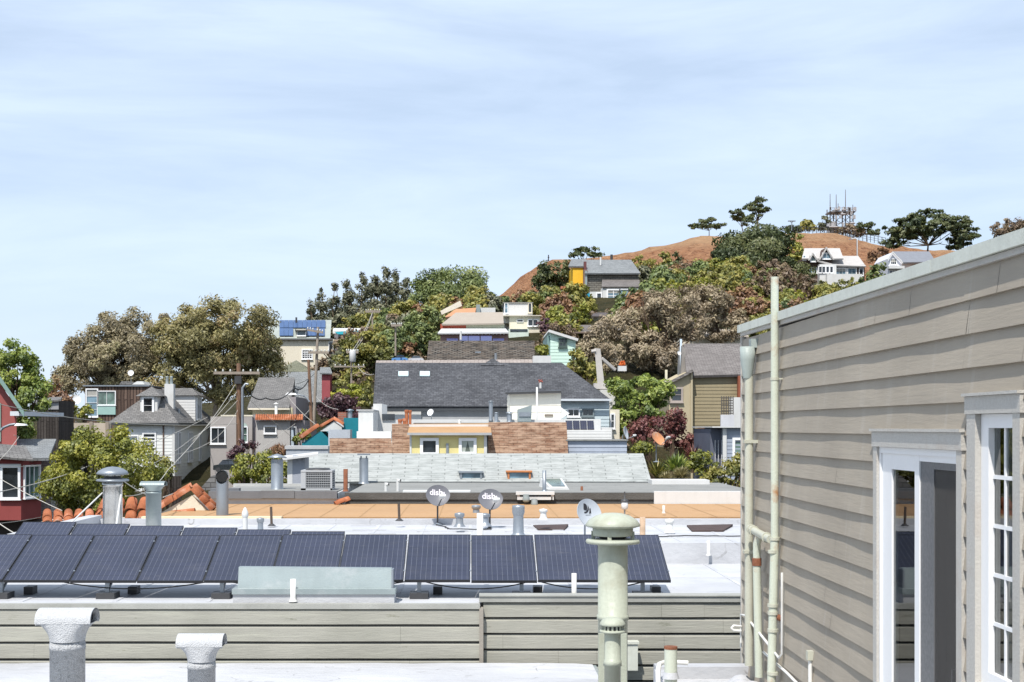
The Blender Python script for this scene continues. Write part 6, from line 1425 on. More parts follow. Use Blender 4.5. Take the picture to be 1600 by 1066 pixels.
MB().slab(P(692, 497, Y), P(742, 491, Y), P(744, 481, Y + 4), P(712, 483, Y + 4), .12).build('roof', M('terracotta_roof', (.50, .25, .13), .85, .1), r); walls(r, X(690, Y), X(742, Y), Y + .4, Y + 6, Z(497, Y), WHITE)
MB().slab(P(688, 486, Y - .5), P(690, 492, Y - .5), P(722, 478, Y - .5), P(719, 470, Y - .5), .5).build('white_gable', M('cream_gable', (.72, .66, .55), .8), r)
MB().box(X(747, Y + 4), X(774, Y + 4), Y + 4, Y + 8, 6, Z(481, Y + 4)).build('white_wing', WHITE, r); MB().box(X(744, Y + 3), X(750, Y + 3), Y + 3, Y + 3.9, 8, Z(476, Y + 3)).build('chimney', GALVL, r)
r = house('white_cube_house', 'white flat roofed house stepped in two boxes above the mint green gable', 'house', 815, 120); Y = 120.0
MB().box(X(788, Y + 3), X(832, Y + 3), Y + 3, Y + 8, 6, Z(474, Y + 3)).build('upper_box', WHITE, r); MB().box(X(786, Y + 3), X(833, Y + 3), Y + 2.9, Y + 8.1, Z(474, Y + 3) + .002, Z(472.6, Y + 3)).build('roof', ROOFG, r)
MB().box(X(796, Y), X(844, Y), Y, Y + 6, 4, Z(494.5, Y)).build('lower_box', CREAM, r); MB().box(X(783, Y), X(846, Y), Y - .3, Y + 2.8, Z(494.5, Y) + .002, Z(493, Y)).build('eave', M('beige_eave', (.55, .5, .42), .8), r)
win_px(r, 825.5, 500, 832, 509, Y, fw=.06, rows=1); win_px(r, 833.5, 500, 840, 509, Y, fw=.06, rows=1); win_px(r, 789, 474.5, 793, 489, Y + 3, fw=.06, rows=2, pane=PANEB); win_px(r, 826, 474.5, 830, 488, Y + 3, fw=.06, rows=1, frame=CREAM)
win_px(r, 808, 500, 817, 503, Y, fw=.04, rows=1, sill=0)
MB().box(X(795, Y - 2), X(826, Y - 2), Y - 2, Y - .1, 3, Z(514, Y - 2)).build('porch_wall', M('pale_mint_wall', (.62, .70, .62), .8), r); MB().box(X(797, Y - 1.8), X(824, Y - 1.8), Y - 2.05, Y - 2.01, Z(518, Y - 2), Z(514.5, Y - 2)).build('porch_window', PANE, r)
MB().prism([P(786, 488, Y + 1), P(796, 497, Y + 1), P(796, 505, Y + 1), P(786, 505, Y + 1)], (0, 2, 0)).build('side_gable', WHITE, r)
# mint house
mh = house('mint_house', 'narrow mint green boarded house with a slanted roof and one small dark framed window', 'house', 878, 88); Y = 88.0
MINT = M('mint_paint', (.58, .76, .66), .7, .03); x0, x1 = X(860, Y), X(899.5, Y); za, zb = Z(518, Y), Z(531, Y)
MB().prism([(x0, Y, 2), (x1, Y, 2), (x1, Y, zb), (x0, Y, za)], (0, 6, 0)).build('core', MINT, mh)
tz = lambda x: za + (zb - za) * (x - x0) / (x1 - x0); mb = MB()
mb.laps(lambda z: x0, lambda z: (x1 if z < zb else max(x0, x0 + (x1 - x0) * (za - z) / (za - zb))), Y - .002, 2, za - .06, .2, .018); mb.build('wall', MINT, mh)
MB().slab((x0 - .1, Y - .3, za + .1), (x1 + .15, Y - .3, zb + .05), (x1 + .15, Y + 6.2, zb + .05), (x0 - .1, Y + 6.2, za + .1), .16).build('roof', WHITE, mh)
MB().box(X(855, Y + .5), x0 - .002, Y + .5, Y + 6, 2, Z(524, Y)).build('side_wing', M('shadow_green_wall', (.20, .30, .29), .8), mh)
win_px(mh, 875, 531, 883.5, 540.5, Y - .02, fw=.09, rows=2, frame=M('dark_green_frame', (.07, .10, .09), .6), cols=2, mw=.05)
# yellow and grey house on the ridge
yh = house('yellow_grey_house', 'big ridge house with a grey shingle side, a bright yellow end and a white sunroom', 'house', 940, 152); Y = 152.0
walls(yh, X(919, Y), X(998, Y), Y, Y + 9, Z(426, Y), SH('dark_grey_wall_shingles', (.19, .18, .155), (.27, .255, .22), (.11, .10, .09), .5, .22, .03, .25))
MB().box(X(896, Y), X(912, Y), Y + 1, Y + 8, 10, Z(414, Y)).build('yellow_wall', M('bright_yellow_boards', (.78, .47, .035), .7, .04), yh)
mb = MB(); mb.slab(P(914, 427, Y - .5), P(1001, 427, Y - .5), P(986, 406, Y + 4), P(908, 406, Y + 4), .15); mb.build('roof', S_LG, yh)
mb = MB(); mb.slab(P(888, 416, Y + .8), P(916, 416, Y + .8), P(916, 405, Y + 5), P(893, 405, Y + 5), .15); mb.build('yellow_roof', S_LG, yh)
MB().box(X(912.4, Y), X(918, Y), Y - .2, Y + 6, 10, Z(422, Y)).build('stair_tower', M('weathered_brown_panel', (.22, .17, .15), .85), yh)
MB().box(X(914, Y), X(917, Y), Y - .3, Y - .21, Z(446, Y), Z(424, Y)).build('duct', GALVL, yh); MB().box(X(913, Y), X(917, Y), Y + .5, Y + 1.2, Z(424, Y), Z(408, Y)).build('chimney', M('dark_brick', (.15, .06, .06), .85), yh)
MB().tube([P(938.5, 415, Y + 2), P(938.5, 402, Y + 2)], .1, 8).build('flue', WHITE, yh); MB().tube([P(955.5, 406, Y + 4.4), P(955.5, 398, Y + 4.4)], .14, 8).build('roof_ventilator', DARKM, yh)
# dark lower roof strip and sunroom
MB().slab(P(940, 448, Y - 3), P(1000, 448, Y - 3), P(999, 437, Y - .1), P(941, 437, Y - .1), .12).build('sunroom_roof', S_TN, yh)
sr = MB(); sr.box(X(942, Y - 2.8), X(998, Y - 2.8), Y - 2.8, Y - .1, 10, Z(449, Y - 2.8)); sr.box(X(922, Y - 2.5), X(941.8, Y - 2.5), Y - 2.5, Y - .1, 10, Z(456, Y - 2.5)); sr.build('sunroom', WHITE, yh)
win_px(yh, 950, 454, 967, 471, Y - 2.8, fw=.15, rows=2, cols=2, pane=PANEB, mw=.07); win_px(yh, 969, 453, 981, 471, Y - 2.8, fw=.12, rows=2, cols=1, pane=PANEB); win_px(yh, 983, 453, 995, 470, Y - 2.8, fw=.12, rows=2, cols=1, pane=PANEB); win_px(yh, 933, 459, 939, 474, Y - 2.5, fw=.12, rows=2)
MB().box(X(928, Y - 3.4), X(997, Y - 3.4), Y - 3.4, Y - 2.85, Z(480, Y - 3), Z(477, Y - 3)).build('balcony', WHITE, yh)
MB().box(X(930, Y - 3), X(972, Y - 3), Y - 2.9, Y - 1, 8, Z(481, Y - 3)).build('cream_base', CREAM, yh)
MB().box(X(876, Y), X(913, Y), Y - .4, Y + .9, Z(452, Y), Z(448, Y)).build('terrace_roof', M('rust_red_fascia', (.42, .16, .09), .8), yh)
MB().box(X(878, Y), X(912, Y), Y + .3, Y + .9, 12, Z(452.3, Y)).build('terrace_wall', M('pale_terrace_wall', (.50, .52, .50), .8), yh); win_px(yh, 879, 455, 888, 464, Y + .3, fw=.08, rows=1); win_px(yh, 895, 454, 901, 461, Y + .3, fw=.08, rows=1); win_px(yh, 903, 454, 909, 461, Y + .3, fw=.08, rows=1)
MB().box(X(895, Y - 1), X(917, Y - 1), Y - 1, Y - .3, Z(474, Y), Z(467, Y)).build('red_deck', M('rust_red_fascia', (.42, .16, .09), .8), yh)
MB().box(X(918, Y - 2), X(921.5, Y - 2), Y - 2, Y - .2, 10, Z(458, Y - 2)).build('turquoise_panel', M('bright_turquoise', (.03, .36, .55), .6), yh)
# brown decks below
r = house('dark_deck_house', 'dark brown low house with decks hidden behind the pale brown tree', 'house', 940, 118); Y = 118.0
DKB = M('dark_brown_boards', (.10, .075, .065), .85, .15); walls(r, X(893, Y), X(980, Y), Y, Y + 6, Z(520, Y), DKB)
MB().slab(P(890, 519, Y - .8), P(985, 517, Y - .8), P(985, 508, Y + 4), P(892, 508, Y + 4), .12).build('roof', S_TN, r); MB().box(X(890, Y), X(985, Y), Y - .9, Y - .82, Z(522, Y), Z(519.5, Y)).build('fascia', M('brown_fascia', (.2, .15, .12), .8), r)
MB().box(X(928, 126), X(984, 126), 126, 129, 6, Z(495, 126)).build('upper_wall', CREAM, r); MB().slab(P(924, 494, 125.6), P(990, 494, 125.6), P(988, 488.5, 129), P(928, 488.5, 129), .12).build('upper_roof', M('dark_roof', (.10, .085, .085), .8), r)
MB().box(X(968, 125.4), X(982, 125.4), 125.4, 125.8, Z(520, 125), Z(497, 125)).build('white_panel', WHITE, r)
r = house('cream_wall_house', 'long cream walled house showing under the pale brown trees', 'house', 1110, 108); Y = 108.0
walls(r, X(1066, Y), X(1170, Y), Y, Y + 6, Z(526, Y), CREAM); MB().slab(P(1095, 526, Y - .3), P(1170, 526, Y - .3), P(1165, 516, Y + 4), P(1092, 513, Y + 4), .12).build('roof', M('beige_roof', (.37, .32, .265), .85), r)

# tan house on the right
tn = house('tan_house', 'tan boarded house with a taupe shingle roof beside the clapboard wall', 'house', 1120, 78); Y = 78.0
TAN = M('olive_tan_boards', (.30, .25, .155), .75, .05); x0, x1 = X(1082, Y), X(1200, Y)
walls(tn, x0, x1, Y, Y + 9, Z(586, Y), TAN, ex=.19, lap=.022)
mb = MB(); mb.slab(P(1073, 587, Y - .3), P(1205, 584, Y - .3), P(1200, 537, Y + 4.4), P(1068, 537, Y + 4.4), .14); mb.slab(P(1205, 587, Y + 9), P(1073, 587, Y + 9), P(1068, 537, Y + 4.4), P(1200, 537, Y + 4.4), .14); mb.build('roof', S_TN, tn)
TAN2 = M('pale_tan_stucco', (.47, .40, .27), .85, .05); Yw = Y - .5
MB().prism([P(1045, 700, Yw), P(1081, 700, Yw), P(1081, 579, Yw), P(1045, 598, Yw)], (0, 6, 0)).build('wing_wall', TAN2, tn)
MB().slab(P(1040, 599, Yw - .3), P(1082, 577, Yw - .3), P(1082, 577, Yw + 6), P(1040, 599, Yw + 6), .14).build('wing_roof', S_TN, tn)
MB().prism([P(1064, 588, Yw + 3), P(1073, 588, Yw + 3), P(1071, 545, Yw + 3), P(1066, 540, Yw + 3)], (0, 1.5, 0)).build('gable_wall', M('grey_gable_boards', (.28, .26, .24), .8), tn)
win_px(tn, 1050, 608, 1064, 626, Yw, fw=.1, rows=2, frame=M('taupe_frame', (.42, .36, .32), .6))
MB().box(X(1079, Yw), X(1082, Yw), Yw - .08, Yw - .01, -6, Z(582, Yw)).build('corner_board', TAN2, tn)
MB().box(X(1151, Y), X(1157, Y), Y - .5, Y - .1, -4, Z(588, Y)).build('red_post', M('red_brown_post', (.30, .10, .055), .85), tn)
pipe_thing('roof_flue', 'tan flue pipe with a cap on the wing of the tan house', 'flue', 1041, 578, 604, 77, 4, M('tan_pipe', (.5, .46, .34), .6))
pipe_thing('mast', 'pale blue mast rising behind the tan house gable', 'mast', 1064, 530, 590, 81, 3.4, M('pale_blue', (.45, .52, .58), .6))
dish('satellite_dish', 'small white dish on the mast of the tan house', P(1061, 552, 80.5), (.4, -.85, .2), .24, .24, M('white_dish_paint', (.78, .78, .78), .5), Z(590, 80.5), arm=False)
single(MB().box(X(1141, 70), X(1200, 70), 70, 70.2, -6, Z(621, 70)), 'white_wall', WHITE, 'white wall panel beside the red brown post', 'wall', P(1150, 690, 70))
r = thing('trellis_screen', 'dark trellis screen over small white posts before the tan house', 'trellis', P(1136, 666, 69)); Y = 69
mb = MB()
for i in range(6): mb.box(X(1127 + 3.6 * i, Y), X(1127 + 3.6 * i, Y) + .04, Y, Y + .04, Z(648, Y), Z(619, Y))
for i in range(7): mb.box(X(1127, Y), X(1146, Y), Y + .041, Y + .07, Z(646 - 4 * i, Y) - .02, Z(646 - 4 * i, Y) + .02)
mb.build('lattice', M('dark_trellis', (.10, .09, .08), .8), r); MB().box(X(1126, Y), X(1147, Y), Y - .02, Y + .1, Z(668, Y), Z(648, Y) - .005).build('base', M('pale_grey_panel', (.6, .6, .62), .7), r)
r = thing('slatted_fence', 'brown horizontal slat fence between the dark red shrub and the blue grey house', 'fence', P(1100, 720, 66)); Y = 66
mb = MB()
for i in range(12): mb.box(X(1090, Y), X(1116, Y), Y, Y + .04, Z(720 - 4.4 * i, Y), Z(717 - 4.4 * i, Y))
mb.build('slats', M('brown_slats', (.22, .12, .075), .85, .15), r); MB().box(X(1099, Y), X(1100.5, Y), Y - .06, Y - .005, -6, Z(667, Y)).build('post', M('brown_slats', (.22, .12, .075), .85), r)
bl = house('blue_grey_house', 'small blue grey boarded house with white trim beside the clapboard wall', 'house', 1140, 60); Y = 60.0
BLG = M('blue_grey_boards2', (.32, .36, .43), .7, .04); x0, x1 = X(1131, Y), X(1215, Y)
walls(bl, x0, x1, Y, Y + 5, Z(668.5, Y), BLG, ex=.16, lap=.018); MB().box(X(1113, Y), x0 - .005, Y + .5, Y + 5, -7, Z(670, Y)).build('porch_wall', M('dark_blue_grey', (.12, .13, .17), .7), bl)
MB().box(X(1111, Y), x1, Y - .3, Y + 5.2, Z(668.5, Y) + .002, Z(666.5, Y)).build('roof', WHITE, bl)
MB().box(x0 - .06, x0 + .1, Y - .1, Y - .02, -7, Z(668.6, Y)).build('corner_board', WHITE, bl)
win_px(bl, 1148, 688, 1168, 716, Y, fw=.11, rows=1, pane=PANEG)
mb = MB()
for px in (1117, 1122, 1127): mb.box(X(px, Y + .4), X(px + 1, Y + .4), Y + .4, Y + .45, -7, Z(688, Y))
mb.build('porch_bar', M('pale_grey_panel', (.6, .6, .62), .7), bl)
# small things by the green tree
r = thing('timber_tower', 'grey weathered timber ventilator post leaning over the bright green tree', 'chimney', P(940, 606, 72)); Y = 72; WG = M('pale_weathered_timber', (.50, .47, .44), .9, .12)
MB().hexa([P(934, 606, Y), P(945, 606, Y), P(945, 606, Y + .4), P(934, 606, Y + .4), P(929, 544, Y), P(938, 545, Y), P(938, 545, Y + .4), P(929, 544, Y + .4)]).build('post', WG, r)
MB().tube([P(940, 560, Y + .2), P(961, 578, Y + .6)], .10, 4).tube([P(931, 548, Y), P(924, 549, Y)], .1, 5).build('brace', WG, r); MB().box(X(928, Y), X(949, Y), Y - .1, Y + .5, Z(608, Y), Z(599, Y)).build('base', WG, r)
r = thing('flower_pot', 'white planter with bright orange flowers behind the bright green tree', 'planter', P(972, 580, 76)); MB().box(X(966, 76), X(979, 76), 76, 76.4, Z(580, 76), Z(572, 76)).build('planter', WHITE, r)
fm = foliage_mesh('flowers', [(P(972, 568.5, 76.2).x, 76.2, Z(568.5, 76.2), .2, .15, .13)], .08, .09, 500, np.random.default_rng(3), org=r.location); fm.materials.append(LEAF('orange_petal', [(.6, .10, .02), (.8, .2, .03), (.7, .14, .02)], .2)); o = bpy.data.objects.new('flowers', fm); COL.objects.link(o); o.parent = r
nb = thing('white_neighbour', 'narrow white house end between the powder blue wall and the green tree', 'house', P(960, 690, 69)); Y = 68.5
MB().box(X(938, 71), X(961, 71), 71, 74, -5, Z(609, 71)).build('upper_wall', WHITE, nb); MB().box(X(953, Y), X(968, Y), Y, Y + 4, -5, Z(640, Y)).build('wall', CREAM, nb); win_px(nb, 955, 648, 959, 668, Y, fw=.06, rows=2)
dish('satellite_dish', 'pale dish seen edge on above the end of the white shingle roof', P(976, 677, 53.5), (.9, -.35, .2), .5, .5, WHITED, Z(706, 53.5))
dish('satellite_dish', 'rust orange dish tilted to the sky above the yucca plants', P(1027, 687, 55), (.55, -.62, .55), .62, .62, M('rusty_orange_dish', (.55, .25, .12), .7, .35, 1.2, .05, .05, dirt=(.62, .6, .56), dirt_amt=.8, dirt_scale=1.5), Z(722, 55))

# houses high on the hill
hh = house('brown_hill_house', 'brown shingled hill house with pale roofs, gables and white framed windows', 'house', 1300, 212); Y = 212.0
BRS = M('dark_brown_shingle_wall', (.085, .055, .045), .9, .15); PR = M('pale_shingle_roof', (.46, .44, .42), .85, .08)
walls(hh, X(1253, Y), X(1300, Y), Y, Y + 8, Z(405, Y), BRS); MB().box(X(1300.2, Y), X(1352, Y), Y + .3, Y + 8, 18, Z(413, Y)).build('wing_wall', BRS, hh)
mb = MB(); mb.slab(P(1253, 404, Y - .4), P(1318, 404, Y - .4), P(1312, 388, Y + 4), P(1257, 388, Y + 4), .2); mb.slab(P(1296, 414, Y - .3), P(1353, 416, Y - .3), P(1341, 400, Y + 4), P(1300, 400, Y + 4), .2); mb.build('roof', PR, hh)
for (a, ap, b, ya, yp) in ((1264, 1270, 1277, 405, 396), (1281, 1291, 1302, 404, 387)):
    MB().prism([P(a, ya, Y - .6), P(b, ya, Y - .6), P(ap, yp, Y - .6)], (0, 3, 0)).build('gable', BRS, hh)
    rf = MB(); rf.slab(P(a - 1.5, ya + 1.5, Y - 1), P(ap, yp - 1, Y - 1), P(ap, yp - 1, Y + 3), P(a - 1.5, ya + 1.5, Y + 3), .2); rf.slab(P(b + 1.5, ya + 1.5, Y - 1), P(ap, yp - 1, Y - 1), P(ap, yp - 1, Y + 3), P(b + 1.5, ya + 1.5, Y + 3), .2); rf.build('gable_roof', PR, hh)
win_px(hh, 1267.5, 398, 1273, 408, Y - .6, fw=.15, rows=2, pane=PANEG); win_px(hh, 1286, 396.5, 1297, 404, Y - .6, fw=.15, rows=1, cols=2, pane=PANEB)
MB().slab(P(1277, 407, Y - 1), P(1303, 414, Y - 1), P(1303, 411, Y + 1), P(1279, 404, Y + 1), .2).build('porch_roof', PR, hh)
MB().box(X(1277, Y), X(1303, Y), Y - 1.4, Y - .1, 18, Z(414.5, Y)).build('sunroom', WHITE, hh)
for a in (1279.5, 1285, 1291, 1297): win_px(hh, a, 417, a + 4, 426, Y - 1.4, fw=.1, rows=1)
win_px(hh, 1265, 420, 1276, 426, Y, fw=.15, rows=1, cols=3, pane=PANEB); win_px(hh, 1255, 400, 1258, 406, Y, fw=.12, rows=1, pane=PANEB); win_px(hh, 1306, 420, 1321, 430, Y + .3, fw=.15, rows=1, cols=3, pane=PANEB); win_px(hh, 1325, 420, 1337, 431, Y + .3, fw=.15, rows=1, cols=2, pane=PANEB); win_px(hh, 1343, 420, 1348, 430, Y + .3, fw=.12, rows=1)
MB().box(X(1286, Y), X(1340, Y), Y - 2.4, Y - 1.5, 18, Z(431, Y)).build('terrace', WHITE, hh)
wh = house('white_hill_house', 'white hill house with a blue grey gable roof and an orange porch roof', 'house', 1425, 196); Y = 196.0
WHL = M('pale_lilac_white', (.68, .68, .72), .7, .03)
MB().prism([P(1388, 440, Y), P(1409, 440, Y), P(1409, 407, Y), P(1395, 394, Y), P(1388, 404, Y)], (0, 7, 0)).build('wall', WHL, wh); MB().box(X(1409.2, Y), X(1470, Y), Y + .2, Y + 7, 17, Z(410, Y)).build('side_wall', WHITE, wh)
MB().slab(P(1411, 410, Y - .5), P(1462, 409, Y - .5), P(1452, 393, Y + 4.5), P(1395, 393, Y + 4.5), .2).build('roof', M('slate_roof', (.20, .21, .235), .8, .1), wh)
MB().prism([P(1387, 405, Y - .45), P(1395, 393, Y - .45), P(1411, 410, Y - .45), P(1411, 412, Y - .45), P(1395, 395.5, Y - .45), P(1387, 407, Y - .45)], (0, .2, 0)).build('barge_board', WHITE, wh)
win_px(wh, 1392, 405.5, 1400, 413, Y, fw=.12, rows=1, cols=3); MB().box(X(1386, Y), X(1410, Y), Y - 1, Y - .05, Z(421, Y), Z(417, Y)).build('porch_roof', WHITE, wh); win_px(wh, 1399, 423, 1408, 431, Y, fw=.12, rows=1, cols=3); win_px(wh, 1390, 423, 1394, 431, Y, fw=.12, rows=1)
MB().slab(P(1418, 424, Y - 1.5), P(1430, 415, Y - 1.5), P(1430, 415, Y + .1), P(1418, 424, Y + .1), .2).slab(P(1442, 418, Y - 1.5), P(1430, 415, Y - 1.5), P(1430, 415, Y + .1), P(1442, 418, Y + .1), .2).build('orange_porch_roof', M('terracotta_roof', (.50, .25, .13), .85), wh)
# hilltop mast
mt = thing('radio_tower', 'lattice radio tower with antenna racks and tall whips on the hilltop', 'tower', (X(1310, 292), 292, 36)); Y = 292.0
IR = M('grey_tower_steel', (.20, .19, .19), .6, .1); mb = MB()
for px in (1297, 1307, 1321, 1333): mb.box(X(px, Y) - .1, X(px, Y) + .1, Y - .1, Y + .1, 36, Z(325, Y)); mb.box(X(px, Y) - .1, X(px, Y) + .1, Y + 2.4, Y + 2.6, 36, Z(325, Y))
for a, b in ((1297, 1307), (1307, 1321), (1321, 1333)):
    for k in range(4): mb.tube([P(a, 362 - 9 * k, Y), P(b, 353 - 9 * k, Y)], .06, 4).tube([P(b, 362 - 9 * k, Y), P(a, 353 - 9 * k, Y)], .06, 4)
mb.build('frame', IR, mt)
pl = MB()
for py in (331, 355): pl.box(X(1295, Y), X(1335, Y), Y - .8, Y + 3, Z(py + 1.6, Y), Z(py, Y)).box(X(1295, Y), X(1335, Y), Y - .8, Y - .7, Z(py - 5, Y) - .05, Z(py - 5, Y) + .05)
pl.build('platform', IR, mt)
rd = random.Random(9)
an = MB()
for i in range(34):
    px = rd.uniform(1295, 1335); py = rd.choice((327, 327, 334, 340, 352, 358)); an.box(X(px, Y) - .12, X(px, Y) + .12, Y - 1.2, Y - .9, Z(py + rd.uniform(2, 5), Y), Z(py - rd.uniform(1, 3), Y))
for i in range(7): an.lathe([(0, -.1), (.5, 0), (.55, .25), (0, .25)], P(rd.uniform(1297, 1333), rd.choice((329, 336, 350, 356)), Y - 1), 12)
an.build('antennas', M('pale_antenna', (.42, .40, .40), .6), mt)
wp = MB()
for px, py in ((1297, 303), (1306.5, 304), (1321, 296.5), (1332.5, 320), (1309.5, 318)): wp.tube([P(px, 330, Y), P(px, py, Y)], [.11, .06], 6)
wp.build('whip', IR, mt)
MB().box(X(1296, Y), X(1308, Y), Y + .2, Y + 2.2, 36, Z(346, Y)).build('cabin', M('pale_cabin', (.62, .62, .63), .7), mt)
# hilltop fence, lamps and posts
r = thing('chain_fence', 'thin dark fence along the hilltop before the radio tower', 'fence', (X(1270, 284), 284, 37)); mb = MB(); pts = []
for px in range(1222, 1386, 6): py = np.interp(px, [1222, 1300, 1340, 1386], [353, 356, 363, 372]); mb.box(X(px, 284) - .05, X(px, 284) + .05, 283.95, 284.05, Z(py + 12, 284), Z(py, 284)); pts.append(P(px, py + .5, 284))
mb.build('post', DARKM, r); mb = MB(); mb.tube(pts, .05, 4, False).tube([p - UZ * .5 for p in pts], .03, 4, False).tube([p - UZ * .9 for p in pts], .03, 4, False); mb.build('rail', DARKM, r)
r = thing('street_lamp', 'twin headed lamp post on the hilltop by the round tree', 'lamp', P(1237, 364, 283)); MB().tube([P(1237, 364, 283), P(1237, 347, 283)], .1, 6).build('pole', GALV, r)
for s in (-1, 1): MB().tube([P(1237, 348, 283), P(1237 + 3 * s, 346, 283)], .06, 5).box(X(1237 + 3 * s, 283) - .35, X(1237 + 3 * s, 283) + .35, 282.8, 283.2, Z(346, 283) - .05, Z(346, 283) + .15).build('lamp_head', GALV, r)
r = thing('street_lamp', 'pale single arm lamp post beside the brown hill house', 'lamp', P(1339.5, 408, 218)); MB().tube([P(1339.5, 408, 218), P(1339, 374, 218), P(1336, 372.5, 218), P(1330, 373.5, 218)], .1, 6).build('pole', M('pale_lamp_steel', (.6, .6, .6), .5), r); MB().box(X(1327, 218), X(1331, 218), 217.9, 218.1, Z(374.6, 218), Z(373.2, 218)).build('lamp_head', GALV, r)
single(MB().tube([P(857, 408, 277), P(857, 398.5, 277)], .12, 6).tube([P(857, 403, 277), P(857.1, 402, 277)], .2, 6), 'trail_post', DARKM, 'lone marker post on the bare ridge left of the yellow house', 'post', P(857, 408, 277))

# ================================================================== utility poles
def pole(label, px, y0, y1, Y, wpx, arms=(), m=WOODP, px1=None, stuff=True):
    u = Y / F; r = thing('utility_pole', label, 'utility pole', P(px, y1, Y), 'wooden utility poles'); px1 = px if px1 is None else px1
    MB().tube([P(px, y1, Y), P((px + px1) / 2, (y0 + y1) / 2, Y), P(px1, y0, Y)], [wpx / 2 * u, wpx / 2 * u * .92, wpx / 2 * u * .8], 12).build('pole', m, r)
    for (ax0, ay0, ax1, ay1, th) in arms:
        c = MB(); a, b = P(ax0, ay0, Y - .25), P(ax1, ay1, Y - .25); c.hexa([a + Vector((0, -.06, -th)), b + Vector((0, -.06, -th)), b + Vector((0, .08, -th)), a + Vector((0, .08, -th)), a + Vector((0, -.06, th)), b + Vector((0, -.06, th)), b + Vector((0, .08, th)), a + Vector((0, .08, th))]); c.build('crossarm', WOODG, r)
        i_ = MB()
        for q in (.04, .2, .36, .64, .8, .96):
            p = a.lerp(b, q); i_.lathe([(.03, th), (.05, th + .05), (.03, th + .12), (0, th + .13)], p, 8)
        i_.build('insulator', M('pale_insulator', (.55, .55, .52), .3), r)
    return r
p1 = pole('stout reddish brown utility pole with a wide pale crossarm by the white villa', 373, 568, 736, 74, 8.5, ((334, 583, 406, 583, .07),))
P1Y = 74
MB().tube([P(379, 740, 73.8), P(379, 606, 73.8), P(384, 600, 73.8), P(388, 601, 73.8)], .07, 8).build('riser', GALV, p1)
MB().box(X(368, 74), X(378, 74), 73.7, 73.95, Z(600, 74), Z(588, 74)).build('bracket', DARKM, p1)
p2 = pole('rusty brown leaning utility pole stub between the grey roofs and the cream block', 487, 562, 668, 88, 5.4, (), px1=482)
p3 = pole('tall grey utility pole with two crossarms in front of the cream block', 490, 511, 668, 90, 5, ((480, 515.5, 505, 520, .06), (482, 551, 514, 551, .07)), WOODG, px1=497)
MB().tube([P(505, 551, 90), P(512, 560, 90), P(505, 565, 90), P(497, 562, 90)], .03, 6, False).build('jumper', WIREB, p3)
p4 = pole('grey utility pole with a transformer can and a low crossarm by the olive shrubs', 549, 548, 606, 99, 3.2, ((541, 550, 560, 550.5, .08), (522, 573, 570, 573, .05)), WOODG)
c = P(551, 566, 98.7); MB().lathe([(.16, 0), (.22, .05), (.22, .75), (.14, .85), (0, .86)], c, 12).build('transformer', M('pale_transformer', (.55, .55, .55), .5), p4)
p5 = pole('pale utility pole with one crossarm against the row of tall conifers', 582, 484, 518, 128, 3, ((571, 487, 594, 487, .10),), WOODG)
p6 = pole('slim utility pole with a short crossarm among the dark shrubs', 618, 506, 556, 103, 3, ((611, 509, 628, 508.5, .07),), WOODG)
p7 = pole('faint utility pole with a double crossarm under the tall conifers', 604, 494, 520, 126, 2.4, ((604, 496.5, 623, 497, .07), (604, 503, 620, 503, .05)), WOODG)
# street lamp arms
def lamp_arm(label, pts, head, Y, group=None):
    r = thing('street_lamp', label, 'lamp', pts[0], group); MB().tube(pts, .05, 6).build('arm', GALV, r)
    c = P(head[0], head[1], Y); u = Y / F; MB().hexa([c + Vector((-9 * u, -.15, -2 * u)), c + Vector((9 * u, -.15, -1.5 * u)), c + Vector((9 * u, .15, -1.5 * u)), c + Vector((-9 * u, .15, -2 * u)), c + Vector((-6 * u, -.1, 2 * u)), c + Vector((7 * u, -.1, 1 * u)), c + Vector((7 * u, .1, 1 * u)), c + Vector((-6 * u, .1, 2 * u))]).build('lamp_head', M('pale_lamp_head', (.68, .68, .68), .4), r); return r
lamp_arm('cobra head street lamp on a curved arm before the red house', [P(-4, 690, 50), P(-3, 676, 50), P(6, 668, 50), P(16, 664, 50), P(24, 663, 50)], (33, 663.5), 50)
lamp_arm('street lamp head hanging off the rusty brown leaning pole', [P(484, 628, 87.8), P(477, 620, 87.8), P(468, 617, 87.8), P(462, 616.5, 87.8)], (455, 615.5), 87.8)
